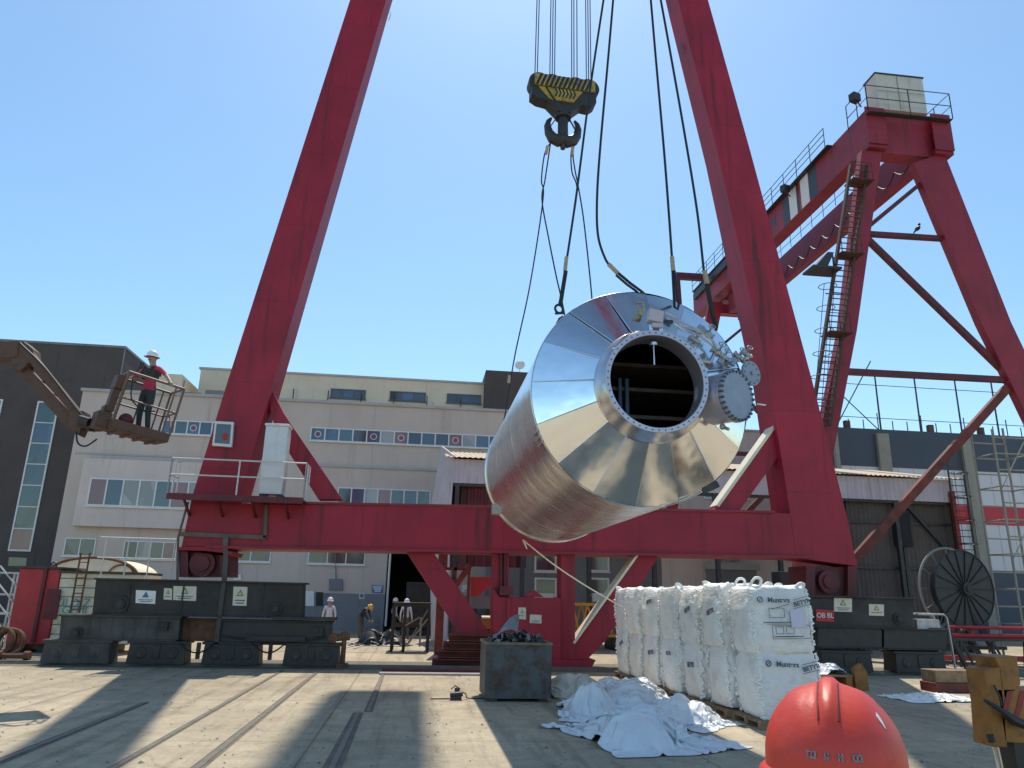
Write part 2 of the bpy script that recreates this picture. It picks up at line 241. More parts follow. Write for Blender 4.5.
def ground_mat():
    m = bpy.data.materials.new('yard_concrete'); m.use_nodes = True
    n = m.node_tree.nodes; l = m.node_tree.links; b = n['Principled BSDF']
    geo = n.new('ShaderNodeNewGeometry'); pos = geo.outputs['Position']
    def noi(s, d, r=0.6, mapping=None):
        t = n.new('ShaderNodeTexNoise'); t.inputs['Scale'].default_value = s; t.inputs['Detail'].default_value = d; t.inputs['Roughness'].default_value = r
        if mapping:
            mp = n.new('ShaderNodeMapping'); mp.inputs['Scale'].default_value = mapping; l.new(pos, mp.inputs['Vector']); l.new(mp.outputs[0], t.inputs['Vector'])
        else: l.new(pos, t.inputs['Vector'])
        return t.outputs['Fac']
    def ramp(f, a, bb, lo, hi):
        r = n.new('ShaderNodeMapRange'); r.inputs['From Min'].default_value = a; r.inputs['From Max'].default_value = bb
        r.inputs['To Min'].default_value = lo; r.inputs['To Max'].default_value = hi; l.new(f, r.inputs['Value']); return r.outputs[0]
    def mul(a, bb):
        k = n.new('ShaderNodeMath'); k.operation = 'MULTIPLY'; l.new(a, k.inputs[0]); l.new(bb, k.inputs[1]); return k.outputs[0]
    v = mul(ramp(noi(0.25, 6), .3, .7, .78, 1.18), ramp(noi(2.2, 9, .72), .3, .7, .80, 1.16))
    v = mul(v, ramp(noi(22, 4), .25, .75, .85, 1.13))
    v = mul(v, ramp(noi(0.9, 9, .75), .56, .70, 1.0, .62))           # oil stains
    v = mul(v, ramp(noi(1.0, 7, .7, (3.2, .22, 1)), .50, .7, 1.0, .62))  # tyre streaks along the yard
    br = n.new('ShaderNodeTexBrick'); br.inputs['Scale'].default_value = 1.0; br.offset = 0.0
    br.inputs['Brick Width'].default_value = 5.2; br.inputs['Row Height'].default_value = 4.1; br.inputs['Mortar Size'].default_value = 0.018
    br.inputs['Color1'].default_value = (1, 1, 1, 1); br.inputs['Color2'].default_value = (.93, .93, .93, 1); br.inputs['Mortar'].default_value = (.62, .62, .62, 1)
    mp = n.new('ShaderNodeMapping'); mp.inputs['Location'].default_value = (1.3, 0.7, 0); l.new(pos, mp.inputs['Vector']); l.new(mp.outputs[0], br.inputs['Vector'])
    sp = n.new('ShaderNodeSeparateColor'); l.new(br.outputs['Color'], sp.inputs[0]); v = mul(v, sp.outputs[0])
    vo = n.new('ShaderNodeTexVoronoi'); vo.feature = 'DISTANCE_TO_EDGE'; vo.inputs['Scale'].default_value = 0.32
    wn = n.new('ShaderNodeTexNoise'); wn.inputs['Scale'].default_value = 1.3; wn.inputs['Detail'].default_value = 5; l.new(pos, wn.inputs['Vector'])
    va = n.new('ShaderNodeVectorMath'); va.operation = 'MULTIPLY_ADD'; l.new(wn.outputs['Color'], va.inputs[0]); va.inputs[1].default_value = (1.6, 1.6, 0); l.new(pos, va.inputs[2])
    l.new(va.outputs[0], vo.inputs['Vector']); v = mul(v, ramp(vo.outputs['Distance'], 0, .006, .78, 1.0))
    sc = n.new('ShaderNodeVectorMath'); sc.operation = 'SCALE'; sc.inputs[0].default_value = (0.435, 0.358, 0.250); l.new(v, sc.inputs['Scale'])
    l.new(sc.outputs[0], b.inputs['Base Color']); b.inputs['Roughness'].default_value = 0.9; b.inputs['Specular IOR Level'].default_value = 0.25
    bp = n.new('ShaderNodeBump'); bp.inputs['Strength'].default_value = 0.35; bp.inputs['Distance'].default_value = 0.02
    l.new(noi(35, 8, .7), bp.inputs['Height']); l.new(bp.outputs[0], b.inputs['Normal'])
    return m
M['ground'] = ground_mat()

# ------------------------------------------------------------------ mesh building
class MB:
    def __init__(s): s.v = []; s.f = []; s.m = []; s.c = []
    def cut(s): s.c.append((len(s.v), len(s.f)))
    def add(s, vs, fs, mi=0):
        o = len(s.v); s.v += [Vector(p) for p in vs]
        for f in fs: s.f.append(tuple(i+o for i in f)); s.m.append(mi)
    def box(s, c, size, rz=0, mi=0, rot=None):
        c = Vector(c); h = [k/2 for k in size]
        R = rot if rot else Matrix.Rotation(rz, 3, 'Z')
        vs = [c + R @ Vector((sx*h[0], sy*h[1], sz*h[2])) for sz in (-1, 1) for sy in (-1, 1) for sx in (-1, 1)]
        s.add(vs, [(0, 2, 3, 1), (4, 5, 7, 6), (0, 1, 5, 4), (2, 6, 7, 3), (0, 4, 6, 2), (1, 3, 7, 5)], mi)
    def bx(s, a, b, mi=0):
        a, b = Vector(a), Vector(b); s.box((a+b)/2, [abs(k) for k in (b-a)], mi=mi)
    def prism(s, poly, vec, mi=0):
        vec = Vector(vec); n = len(poly); a = [Vector(p) for p in poly]
        s.add(a + [p+vec for p in a], [tuple(range(n)), tuple(range(2*n-1, n-1, -1))] + [(i, n+i, n+(i+1) % n, (i+1) % n) for i in range(n)], mi)
    def loft(s, a, b, mi=0):
        n = len(a)
        s.add(list(a)+list(b), [tuple(range(n)), tuple(range(2*n-1, n-1, -1))] + [(i, n+i, n+(i+1) % n, (i+1) % n) for i in range(n)], mi)
    def bar(s, a, b, wd, hd=None, mi=0, up=(0, 0, 1)):
        hd = hd or wd; a, b = Vector(a), Vector(b); d = (b-a).normalized(); u = Vector(up)
        if abs(d.dot(u)) > .97: u = Vector((0, 1, 0))
        sx = d.cross(u).normalized(); uz = sx.cross(d)
        q = [sx*(i*wd/2)+uz*(j*hd/2) for i, j in ((-1, -1), (1, -1), (1, 1), (-1, 1))]
        s.loft([a+k for k in q], [b+k for k in q], mi)
    def cyl(s, a, b, r0, r1=None, n=12, mi=0, caps=True):
        r1 = r0 if r1 is None else r1; a, b = Vector(a), Vector(b); d = (b-a).normalized()
        u = Vector((0, 0, 1)) if abs(d.z) < .9 else Vector((1, 0, 0)); x = d.cross(u).normalized(); y = d.cross(x)
        va = [a+(x*math.cos(2*PI*i/n)+y*math.sin(2*PI*i/n))*r0 for i in range(n)]; vb = [b+(x*math.cos(2*PI*i/n)+y*math.sin(2*PI*i/n))*r1 for i in range(n)]
        s.add(va+vb, [(i, (i+1) % n, n+(i+1) % n, n+i) for i in range(n)] + ([tuple(range(n-1, -1, -1)), tuple(range(n, 2*n))] if caps else []), mi)
    def tube(s, pts, r, n=6, mi=0, closed=False):
        pts = [Vector(p) for p in pts]; N = len(pts); rings = []; pu = None
        for i in range(N):
            d = ((pts[(i+1) % N]-pts[i-1]) if closed or 0 < i < N-1 else (pts[1]-pts[0] if i == 0 else pts[-1]-pts[-2])).normalized()
            if pu is None:
                u = Vector((0, 0, 1)) if abs(d.z) < .9 else Vector((1, 0, 0)); pu = (u-d*u.dot(d)).normalized()
            else: pu = (pu-d*pu.dot(d)).normalized()
            y = d.cross(pu); rr = r[i] if isinstance(r, (list, tuple)) else r
            rings.append([pts[i]+(pu*math.cos(2*PI*k/n)+y*math.sin(2*PI*k/n))*rr for k in range(n)])
        vs = [p for q in rings for p in q]; fs = []
        for i in range(N if closed else N-1):
            for k in range(n): fs.append((i*n+k, i*n+(k+1) % n, ((i+1) % N)*n+(k+1) % n, ((i+1) % N)*n+k))
        if not closed: fs += [tuple(range(n-1, -1, -1)), tuple(range((N-1)*n, N*n))]
        s.add(vs, fs, mi)
    def lathe(s, prof, c, axis, n=32, mi=0):
        """prof: (radius, distance along axis); open surface"""
        c = Vector(c); d = Vector(axis).normalized(); u = Vector((0, 0, 1)) if abs(d.z) < .9 else Vector((1, 0, 0)); x = d.cross(u).normalized(); y = d.cross(x)
        vs = [c+d*h+(x*math.cos(2*PI*i/n)+y*math.sin(2*PI*i/n))*r for r, h in prof for i in range(n)]
        s.add(vs, [(j*n+i, j*n+(i+1) % n, (j+1)*n+(i+1) % n, (j+1)*n+i) for j in range(len(prof)-1) for i in range(n)], mi)
    def torus(s, c, axis, R, r, n=32, k=8, mi=0):
        c = Vector(c); d = Vector(axis).normalized(); u = Vector((0, 0, 1)) if abs(d.z) < .9 else Vector((1, 0, 0)); x = d.cross(u).normalized(); y = d.cross(x)
        s.tube([c+(x*math.cos(2*PI*i/n)+y*math.sin(2*PI*i/n))*R for i in range(n)], r, k, mi, True)
    def ball(s, c, r, n=12, k=8, mi=0):
        c = Vector(c); r = r if isinstance(r, (tuple, list)) else (r, r, r)
        vs = [c+Vector((r[0]*math.sin(PI*j/k)*math.cos(2*PI*i/n), r[1]*math.sin(PI*j/k)*math.sin(2*PI*i/n), r[2]*math.cos(PI*j/k))) for j in range(k+1) for i in range(n)]
        s.add(vs, [(j*n+i, (j+1)*n+i, (j+1)*n+(i+1) % n, j*n+(i+1) % n) for j in range(k) for i in range(n)], mi)
    def plate(s, px, Y, t, mi=0):
        """solid whose front face lies in the plane Y and which is t deep"""
        s.prism([at(x, y, Y=Y) for x, y in px], (0, t, 0), mi)
    def build(s, name, mats, parent=None, smooth=True, bevel=0, angle=32):
        me = bpy.data.meshes.new(name)
        off = Vector(parent['_o']) if parent and '_o' in parent else Vector((0, 0, 0))
        me.from_pydata([p-off for p in s.v], [], s.f)
        if not isinstance(mats, (list, tuple)): mats = [mats]
        for k in mats: me.materials.append(k)
        me.polygons.foreach_set('material_index', s.m); me.update()
        import bmesh
        b = bmesh.new(); b.from_mesh(me); bmesh.ops.recalc_face_normals(b, faces=b.faces); b.to_mesh(me); b.free()
        if smooth:
            me.polygons.foreach_set('use_smooth', [True]*len(me.polygons)); me.set_sharp_from_angle(angle=math.radians(angle))
        o = bpy.data.objects.new(name, me); C.objects.link(o)
        if parent:
            o.parent = parent; o['_o'] = list(off)
        if bevel:
            bv = o.modifiers.new('edge', 'BEVEL'); bv.width = bevel; bv.segments = 2; bv.limit_method = 'ANGLE'; bv.angle_limit = math.radians(40)
        return o

def catm(P, k=10):
    P = [Vector(p) for p in P]; Q = [P[0]*2-P[1]]+P+[P[-1]*2-P[-2]]; out = []
    for i in range(1, len(Q)-2):
        a, b, c, d = Q[i-1:i+3]
        for j in range(k):
            t = j/k; out.append(.5*((2*b)+(c-a)*t+(2*a-5*b+4*c-d)*t*t+(3*b-a-3*c+d)*t*t*t))
    return out+[P[-1]]
def build_each(mb, name, mats, parent, **kw):
    """one object per piece; the pieces are closed with mb.cut()"""
    v0 = f0 = 0; out = []
    for v1, f1 in mb.c:
        q = MB(); q.v = mb.v[v0:v1]; q.f = [tuple(i-v0 for i in f) for f in mb.f[f0:f1]]; q.m = mb.m[f0:f1]
        out.append(q.build(name, mats, parent, **kw)); v0, f0 = v1, f1
    return out
def tag(o, label, cat, group=None):
    o['label'] = label; o['category'] = cat
    if group: o['group'] = group
    return o
def thing(name, loc, label, cat, group=None):
    o = bpy.data.objects.new(name, None); C.objects.link(o); o.location = loc; o['_o'] = list(loc); o.empty_display_size = .3
    return tag(o, label, cat, group)
def struct(o): o['kind'] = 'structure'; return o
def dup(root, loc, rz=0, label=None):
    r = root.copy(); C.objects.link(r); r.location = loc; r.rotation_euler = (0, 0, rz)
    if label: r['label'] = label
    for ch in list(root.children):
        c = ch.copy(); C.objects.link(c); c.parent = r
        for g in list(ch.children):
            d = g.copy(); C.objects.link(d); d.parent = c
    return r
def text(body, size, M4, m, name, parent, thick=0.004, shear=0.0, bold=0.0):
    cu = bpy.data.curves.new('t', 'FONT'); cu.body = body; cu.size = size; cu.extrude = thick; cu.align_x = 'CENTER'; cu.align_y = 'CENTER'; cu.shear = shear; cu.offset = bold
    to = bpy.data.objects.new('t', cu); C.objects.link(to); dg = bpy.context.evaluated_depsgraph_get(); dg.update()
    me = bpy.data.meshes.new_from_object(to.evaluated_get(dg)); bpy.data.objects.remove(to)
    off = Vector(parent['_o']) if parent and '_o' in parent else Vector((0, 0, 0))
    me.transform(Matrix.Translation(-off) @ M4); me.materials.clear(); me.materials.append(m); me.name = name
    o = bpy.data.objects.new(name, me); C.objects.link(o)
    if parent: o.parent = parent
    return o
def face_mat(c, xdir, ydir, n):
    x = Vector(xdir).normalized(); z = Vector(n).normalized(); y = z.cross(x)
    return Matrix(((x.x, y.x, z.x, c[0]), (x.y, y.y, z.y, c[1]), (x.z, y.z, z.z, c[2]), (0, 0, 0, 1)))
def front(c): return face_mat(c, (1, 0, 0), (0, 0, 1), (0, -1, 0))   # text facing the camera side (-Y)

# ================================================================== GROUND
m = MB(); n = 40
m.add([(-400, -60, 0), (400, -60, 0), (400, 900, 0), (-400, 900, 0)], [(0, 1, 2, 3)])
struct(m.build('ground', M['ground'], smooth=False))
# rails let into the concrete, running towards the buildings
M['groove'] = mat('rail_groove_dirt', (0.15, 0.125, 0.09), 0.95, var=0.35, scale=2.5)
M['railtop'] = mat('rail_steel', (0.17, 0.15, 0.125), 0.5, 0.5, var=0.3, scale=5)
for X, wd, y0, y1, rust in ((-4.74, .17, 2, 15.3, 1), (-3.33, .10, 2, 21.4, 0), (-2.40, .13, 2, 20.8, 0), (-0.86, .20, 2, 14.2, 1), (-0.70, .10, 14.3, 20.6, 0)):
    m = MB(); m.add([(X-wd*.8, y0, .004), (X+wd*.8, y0, .004), (X+wd*.45, y1, .004), (X-wd*.45, y1, .004)], [(0, 1, 2, 3)]); struct(m.build('rail_groove', M['groove'], smooth=False))
    m = MB(); m.bx((X-.035, y0, 0), (X+.035, y1, .012)); struct(m.build('rail_track', M['railtop']))
mb_ = None
M['pebble'] = mat('grit', (0.22, 0.19, 0.15), 0.9, var=0.5, scale=12)
gr_ = MB() if 'MB' in globals() else None
rg = random.Random(31)
for k in range(1500):
    y = 5+20*rg.random()**1.3; x = rg.uniform(-.75, .95)*y+1; r = rg.uniform(.006, .020)*(1 if rg.random() < .93 else 2.0)
    a = rg.uniform(0, 6.3); c_, s_ = math.cos(a)*r, math.sin(a)*r
    gr_.add([(x+c_*1.3, y+s_*1.3, .003), (x-s_, y+c_, .003), (x-c_, y-s_, .003), (x+s_*1.1, y-c_*1.1, .003), (x, y, .003+r*.8)], [(0, 1, 4), (1, 2, 4), (2, 3, 4), (3, 0, 4)])
go = gr_.build('grit', M['pebble'], smooth=False); go['kind'] = 'stuff'; tag(go, 'fine grit and small stones scattered over the concrete yard', 'grit')
# crane track along X
m = MB(); m.add([(-40, 21.75, .004), (45, 21.75, .004), (45, 24.5, .004), (-40, 24.5, .004)], [(0, 1, 2, 3)]); struct(m.build('crane_track_bed', M['groove'], smooth=False))
m = MB(); m.bx((-40, 22.41, .004), (45, 22.49, .08)); m.bx((-40, 22.34, .004), (45, 22.56, .03)); struct(m.build('crane_track', M['railtop']))
m = MB(); m.bx((-.75, 20.95, 0), (3.3, 21.07, .12)); m.bx((-.75, 21.07, 0), (3.3, 21.30, .03)); struct(m.build('kerb_channel', M['red_dark'], bevel=.01))
m = MB(); m.bx((-.8, 20.55, 0), (3.3, 20.94, .05)); struct(m.build('concrete_kerb', M['concrete'], bevel=.02))
m = MB(); m.add([(-60, 28.0, .004), (-1.2, 28.0, .004), (-1.2, 28.12, .004), (-60, 28.12, .004)], [(0, 1, 2, 3)]); struct(m.build('paving_joint', M['groove'], smooth=False))

# ================================================================== NEAR GANTRY CRANE
YC = 23.2
g1 = thing('gantry_crane', (3.5, YC, 0), 'large red gantry crane with A-frame legs, standing astride the suspended silver vessel', 'gantry crane')
def leg(px_a, px_b, Y, t0, t1):
    """tapered box leg: px_a/px_b two-pixel front edges at base and top"""
    mb = MB(); a = [at(*p, Y=Y) for p in px_a]; b = [at(*p, Y=Y) for p in px_b]
    mb.loft([a[0], a[1], a[1]+Vector((0, t0, 0)), a[0]+Vector((0, t0, 0))], [b[0], b[1], b[1]+Vector((0, t1, 0)), b[0]+Vector((0, t1, 0))])
    return mb
mb = leg(((178, 549), (218, 549)), ((350, 0), (386, 0)), YC, 1.35, .95)
# lower flare and upper extension joined in the same mesh
mb.v = []; mb.f = []; mb.m = []
def section(px, Y, t): a, b = at(*px[0], Y=Y), at(*px[1], Y=Y); return [a, b, b+Vector((0, t, 0)), a+Vector((0, t, 0))]
Ls = [section(((181, 549), (252, 549)), YC, 1.4), section(((192, 497), (240, 497)), YC, 1.36), section(((228, 380), (274, 380)), YC, 1.3), section(((350, 0), (386, 0)), YC, .98), section(((428, -255), (462, -255)), YC, .9)]
for a, b in zip(Ls, Ls[1:]): mb.loft(a, b)
mb.build('leg', M['red'], g1)
mb = MB()
Rs = [section(((797, 558), (857, 566)), YC-.02, 1.3), section(((789, 505), (846, 513)), YC-.02, 1.3), section(((769, 380), (812, 380)), YC, 1.22), section(((717, 150), (750, 150)), YC, 1.1), section(((678, 0), (708, 0)), YC, 1.0), section(((617, -255), (645, -255)), YC, .9)]
for a, b in zip(Rs, Rs[1:]): mb.loft(a, b)
mb.build('leg', M['red'], g1)
mb = MB(); mb.plate([(192, 502.5), (800, 513.5), (803, 556.5), (184, 546.5)], YC-.012, 1.2); mb.build('sill_beam', M['red'], g1, bevel=.015)
mb = MB(); mb.plate([(205, 545.5), (812, 556), (812, 558.4), (205, 548)], YC-.14, 1.45); mb.plate([(250, 500.6), (775, 510.6), (775, 513), (250, 503)], YC-.08, 1.3); mb.build('beam_flange', M['red_pale'], g1)
mb = MB(); mb.plate([(272, 390), (284, 414), (342, 499), (318, 499), (276, 432), (270, 408)], YC+.3, .6); mb.build('brace', M['red'], g1)
mb = MB(); mb.plate([(783, 417), (790, 440), (740, 510), (714, 510)], YC+.25, .5)
mb.build('brace', M['red'], g1)
mb = MB(); mb.bar(at(782, 416.5, Y=YC+.5)+Vector((-.06, 0, .06)), at(716, 509, Y=YC+.5)+Vector((-.06, 0, .06)), .62, .10, up=(0, 0, 1)); mb.build('sunlit_brace_edge', M['cream'], g1)  # cream bar painted in as the sunlit top edge of the brace
# platform with cabinet on the left
mb = MB(); a = at(168, 494.5, Y=YC-.75); b = at(304, 495.5, Y=YC-.75)
z0 = a.z; mb.bx((a.x, YC-.85, z0-.06), (b.x, YC-.02, z0)); mb.bx((a.x, YC-.87, z0-.14), (b.x, YC-.85, z0+.04))
for k in range(4): x = a.x+(b.x-a.x)*(.12+.25*k); mb.bar((x, YC-.8, z0-.08), (x, YC-.03, z0-.5), .06)
mb.build('platform', M['red_dark'], g1)
mb = MB()
def rail(mb, pts, h=1.05, mids=(.55,), r=.02, posts=None, toe=None):
    pts = [Vector(p) for p in pts]
    for k in list(mids)+[1.0]: mb.tube([p+Vector((0, 0, h*k)) for p in pts], r, 6)
    for a, b in zip(pts, pts[1:]):
        N = posts or max(1, round((b-a).length/1.4))
        for i in range(N+1):
            q = a.lerp(b, i/N); mb.cyl(q, q+Vector((0, 0, h)), r, n=6)
rail(mb, [(a.x, YC-.05, z0), (a.x, YC-.83, z0), (b.x, YC-.83, z0), (b.x, YC-.05, z0)], h=1.05, r=.024, posts=2)
mb.build('railing', M['rail_white'], g1)
mb = MB(); c0 = at(258, 494, Y=YC-.62); c1 = at(280, 427, Y=YC-.62); zb = c0.z
mb.bx((c0.x, YC-.6, z0+.14), (c0.x+.66, YC-.08, zb+2.05)); mb.bx((c0.x-.03, YC-.63, zb+2.05), (c0.x+.69, YC-.05, zb+2.13))
cab = mb.build('electrical_cabinet', M['cabinet'], g1, bevel=.015)
mb = MB(); mb.bx((c0.x+.66, YC-.58, z0+.3), (c0.x+.673, YC-.12, zb+1.95)); mb.bx((c0.x+.675, YC-.5, zb+.9), (c0.x+.70, YC-.47, zb+1.1)); mb.build('door', M['beige'], cab)
mb = MB(); mb.bx((c0.x+.02, YC-.55, z0+.002), (c0.x+.2, YC-.1, z0+.14)); mb.bx((c0.x+.5, YC-.55, z0+.002), (c0.x+.68, YC-.1, z0+.14)); mb.build('foot', M['black'], cab)
# framed box with mirror pane on the left leg
mb = MB(); p = [at(*q, Y=YC-.16) for q in ((215, 421), (233.5, 422), (231.5, 447), (212, 445.5))]
mb.prism(p, (0, .155, 0)); fo = mb.build('mirror_box', M['frame_white'], g1, bevel=.01)
ctr = sum(p, Vector())/4
mb = MB(); mb.prism([ctr+(q-ctr)*.78+Vector((0, -.012, 0)) for q in p], (0, .01, 0)); mb.build('pane', M['glass_dark'], fo)
mb = MB(); q = at(225, 436.5, Y=YC-.18); mb.ball(q, (.10, .006, .11), 10, 6); mb.build('warning_light', M['red_bright'], fo)
# cable duct across the left foot
mb = MB(); mb.bar(at(180, 534, Y=YC-.05), at(266, 537.5, Y=YC-.05), .07, .12); mb.bar(at(266.5, 505, Y=YC-.05), at(265, 538, Y=YC-.05), .10, .07); mb.bar(at(226, 536, Y=YC-.09), at(225, 551, Y=YC-.09), .15, .06); mb.bar(at(226, 551, Y=YC-.09), at(222, 612, Y=YC-.6), .13, .06)
mb.tube([at(188, 502, Y=YC-.05), at(178, 538, Y=YC-.05), at(177, 600, Y=YC-.05)], .035); mb.build('cable_duct', M['duct'], g1)
# knuckle between beam and bogies
def knuckle(px):
    mb = MB(); mb.plate([(px[0]+4, px[2]), (px[1]-4, px[2]), (px[1]-4, px[3]), (px[0]+4, px[3])], YC+.25, .9)
    mb.plate([(px[0], px[2]-1), (px[0]+9, px[2]-1), (px[0]+9, px[3]), (px[0], px[3])], YC+.02, 1.2); mb.plate([(px[1]-9, px[2]-1), (px[1], px[2]-1), (px[1], px[3]), (px[1]-9, px[3])], YC+.02, 1.2)
    c = at((px[0]+px[1])/2-2, (px[2]+px[3])/2, Y=YC+.05); mb.cyl(c, c+Vector((0, .25, 0)), .36, n=24); mb.cyl(c-Vector((0, .06, 0)), c+Vector((0, .01, 0)), .22, n=20)
    return mb
knuckle((179, 229, 550, 577)).build('knuckle', M['red_dark'], g1)
mb = MB(); mb.plate([(177, 547), (226, 547), (224, 551), (230, 556), (232, 551.5), (177, 550)], YC-.1, 1.5); mb.build('knuckle_cap', M['red'], g1)
knuckle((806, 857, 567, 596)).build('knuckle', M['red_dark'], g1)
# bogie sets
def wheelset(cx, cy, parent, wd, zt, lb=None):
    mb = MB(); mb.prism([(cx-wd/2, cy-.32, .05), (cx+wd/2, cy-.32, .05), (cx+wd/2-.05, cy-.32, zt), (cx-wd/2+.05, cy-.32, zt)], (0, .64, 0))
    mb.bx((cx-wd/2-.02, cy-.35, zt-.05), (cx+wd/2+.02, cy+.35, zt+.02)); mb.bx((cx-.09, cy-.345, .2), (cx+.09, cy-.322, zt-.08))
    for s in (-1, 1): mb.cyl((cx+s*wd*.27, cy-.34, .34), (cx+s*wd*.27, cy-.30, .34), .15, n=16)
    bo = mb.build('bogie', M['bogie_dark'] if not lb else M['bogie_light'], parent, bevel=.012)
    for s in (-1, 1):
        mb = MB(); c = (cx+s*wd*.27, cy, .29); mb.cyl((c[0], cy-.07, .29), (c[0], cy+.07, .29), .19, n=24); mb.cyl((c[0], cy-.36, .29), (c[0], cy+.36, .29), .06, n=12); mb.cyl((c[0], cy+.07, .29), (c[0], cy+.10, .29), .23, n=24); mb.build('wheel', M['steel_dark'], bo)
    return bo
CY = 22.45
xs = [at(x, 655, Y=22.3).x for x in (78, 158, 232, 312)]
for i, x in enumerate(xs): wheelset(x, CY, g1, 1.72 if i == 0 else 1.50, .62, i == 0)
def eq_beam(px, name, m_, depth=.5, pins=()):
    mb = MB(); P = [at(*q, Y=CY-depth/2) for q in px]; mb.prism(P, (0, depth, 0))
    top = max(p.z for p in P); x0 = min(p.x for p in P); x1 = max(p.x for p in P); bot = min(p.z for p in P)
    mb.bx((x0-.03, CY-depth/2-.08, top-.03), (x1+.03, CY+depth/2+.08, top+.02)); mb.bx((x0+.05, CY-depth/2-.06, bot-.02), (x1-.05, CY+depth/2+.06, bot+.02))
    bo = mb.build(name, m_, g1, bevel=.012)
    for (qx, qy, r) in pins:
        c = at(qx, qy, Y=CY-depth/2); mb = MB(); mb.cyl(c+Vector((0, -.05, 0)), c+Vector((0, .02, 0)), r, n=24); mb.cyl(c+Vector((0, -.11, 0)), c+Vector((0, 0, 0)), r*.6, n=20); mb.build('pin', M['bogie'], bo)
        mb = MB(); mb.cyl(c+Vector((0, -.125, 0)), c+Vector((0, -.1, 0)), r*.38, n=16); mb.build('pin_hole', M['black'], bo)
    return bo
def sign(px, Y, parent, m_=None, tri=None, lines=2, mark=None):
    mb = MB(); P = [at(*q, Y=Y) for q in px]; mb.prism(P, (0, .008, 0)); s = mb.build('sign', m_ or M['sign_beige'], parent)
    cx = sum((p for p in P), Vector())/4; wv = (P[1]-P[0]); hv = (P[3]-P[0]); off = Vector((0, -.005, 0))
    if tri:
        mb = MB(); t = cx - hv*.12+off; r = min(hv.length, wv.length)*.30
        out = [t+Vector((r*math.sin(a), 0, r*math.cos(a))) for a in (0, 2*PI/3, 4*PI/3)]
        mb.prism(out, (0, .003, 0)); mb.prism([t+(q-t)*.62+Vector((0, -.003, 0)) for q in out], (0, .003, 0), 1); mb.build('warning_mark', [M['ink'], tri], s)
    mb = MB()
    for k in range(lines):
        c = P[0]+wv*.5+hv*(.72+.14*k)+off
        mb.box(c, (wv.length*(.72-.15*k), .003, hv.length*.055))
    if lines: mb.build('sign_writing', M['ink'], s)
    return s
tb = eq_beam([(96, 578.5), (303, 583.5), (302, 617.5), (92, 614)], 'equaliser_beam', M['bogie'], .6, [(121, 604, .22), (276, 609, .17)])
eq_beam([(61, 615), (180, 617), (178, 640.5), (59, 639)], 'equaliser_beam', M['bogie_light'], .52, [(77, 633, .15)])
eq_beam([(218, 620), (331, 622.5), (330, 645), (216, 643)], 'equaliser_beam', M['bogie_dark'], .52)
mb = MB(); p0 = at(180, 618, Y=CY+.3); p1 = at(217, 641, Y=CY+.3); mb.bx((p0.x, CY+.1, p1.z), (p1.x, CY+.6, p0.z)); mb.build('tie_beam', M['rust'], g1)
mb = MB()
for x in (199, 271):
    q = at(x, 645, Y=CY-.36); mb.bx((q.x-.05, CY-.40, .2), (q.x+.05, CY-.33, .62)); mb.cut()
q0 = at(247, 636, Y=CY-.4); q1 = at(305, 641, Y=CY-.4); mb.bx((q0.x, CY-.42, q1.z-.03), (q1.x, CY-.36, q0.z)); mb.cut()
q0 = at(306, 619, Y=CY-.45); mb.bx((q0.x-.9, CY-.5, q0.z-.02), (q0.x+.8, CY+.1, q0.z+.05)); mb.cut()
build_each(mb, 'bogie_bracket', M['bogie'], g1)
Y_ = CY-.31
sign([(136, 590), (156, 591), (155, 604), (135.5, 603)], Y_, tb, M['white'], M['sign_blue'], 2)
sign([(164, 588), (172, 588.5), (172, 600), (163.5, 599.5)], Y_, tb, None, M['sign_yel'], 1)
sign([(173.5, 586), (196.5, 586.5), (196, 601), (173, 600)], Y_, tb, None, M['sign_yel'], 2)
sign([(233.5, 586.5), (247.5, 587), (246.5, 606), (232.5, 605.5)], Y_, tb, None, M['sign_yel'], 2)
mb = MB(); q = at(222, 600, Y=Y_); mb.bx((q.x-.06, Y_-.04, q.z-1.2), (q.x+.06, Y_+.02, q.z+.6)); mb.build('conduit', M['steel_dark'], tb)
mb = MB()
for x0_, y0_, x1_, y1_ in ((222, 636, 326, 637),):
    a_, b_ = at(x0_, y0_, Y=CY-.37), at(x1_, y1_, Y=CY-.37); mb.tube(catm([a_, a_.lerp(b_, .3)+Vector((0, -.03, -.10)), a_.lerp(b_, .7)+Vector((0, -.04, -.12)), b_], 5), .022, 6); mb.cut()
for x_ in (196, 268): a_ = at(x_, 648, Y=CY-.40); mb.tube(catm([a_+Vector((-.45, 0, .12)), a_+Vector((-.15, -.04, -.08)), a_+Vector((.15, -.04, -.1)), a_+Vector((.45, 0, .12))], 5), .02, 6); mb.cut()
build_each(mb, 'hose', M['cable'], g1)
mb = MB()
for x_, y_ in ((163, 626), (318, 632)):
    a_ = at(x_, y_, Y=CY-.36); mb.box(a_, (.26, .14, .22)); mb.cyl(a_+Vector((0, -.07, .02)), a_+Vector((0, -.10, .02)), .05, n=10); mb.cut()
build_each(mb, 'grease_box', M['bogie'], g1)
mb = MB()
for x_ in (128, 182, 262): a_ = at(x_, 600, Y=CY-.32); mb.bx((a_.x-.02, CY-.33, at(x_, 612, Y=CY-.32).z), (a_.x+.02, CY-.29, at(x_, 584, Y=CY-.32).z)); mb.cut()
build_each(mb, 'stiffener', M['bogie'], tb)
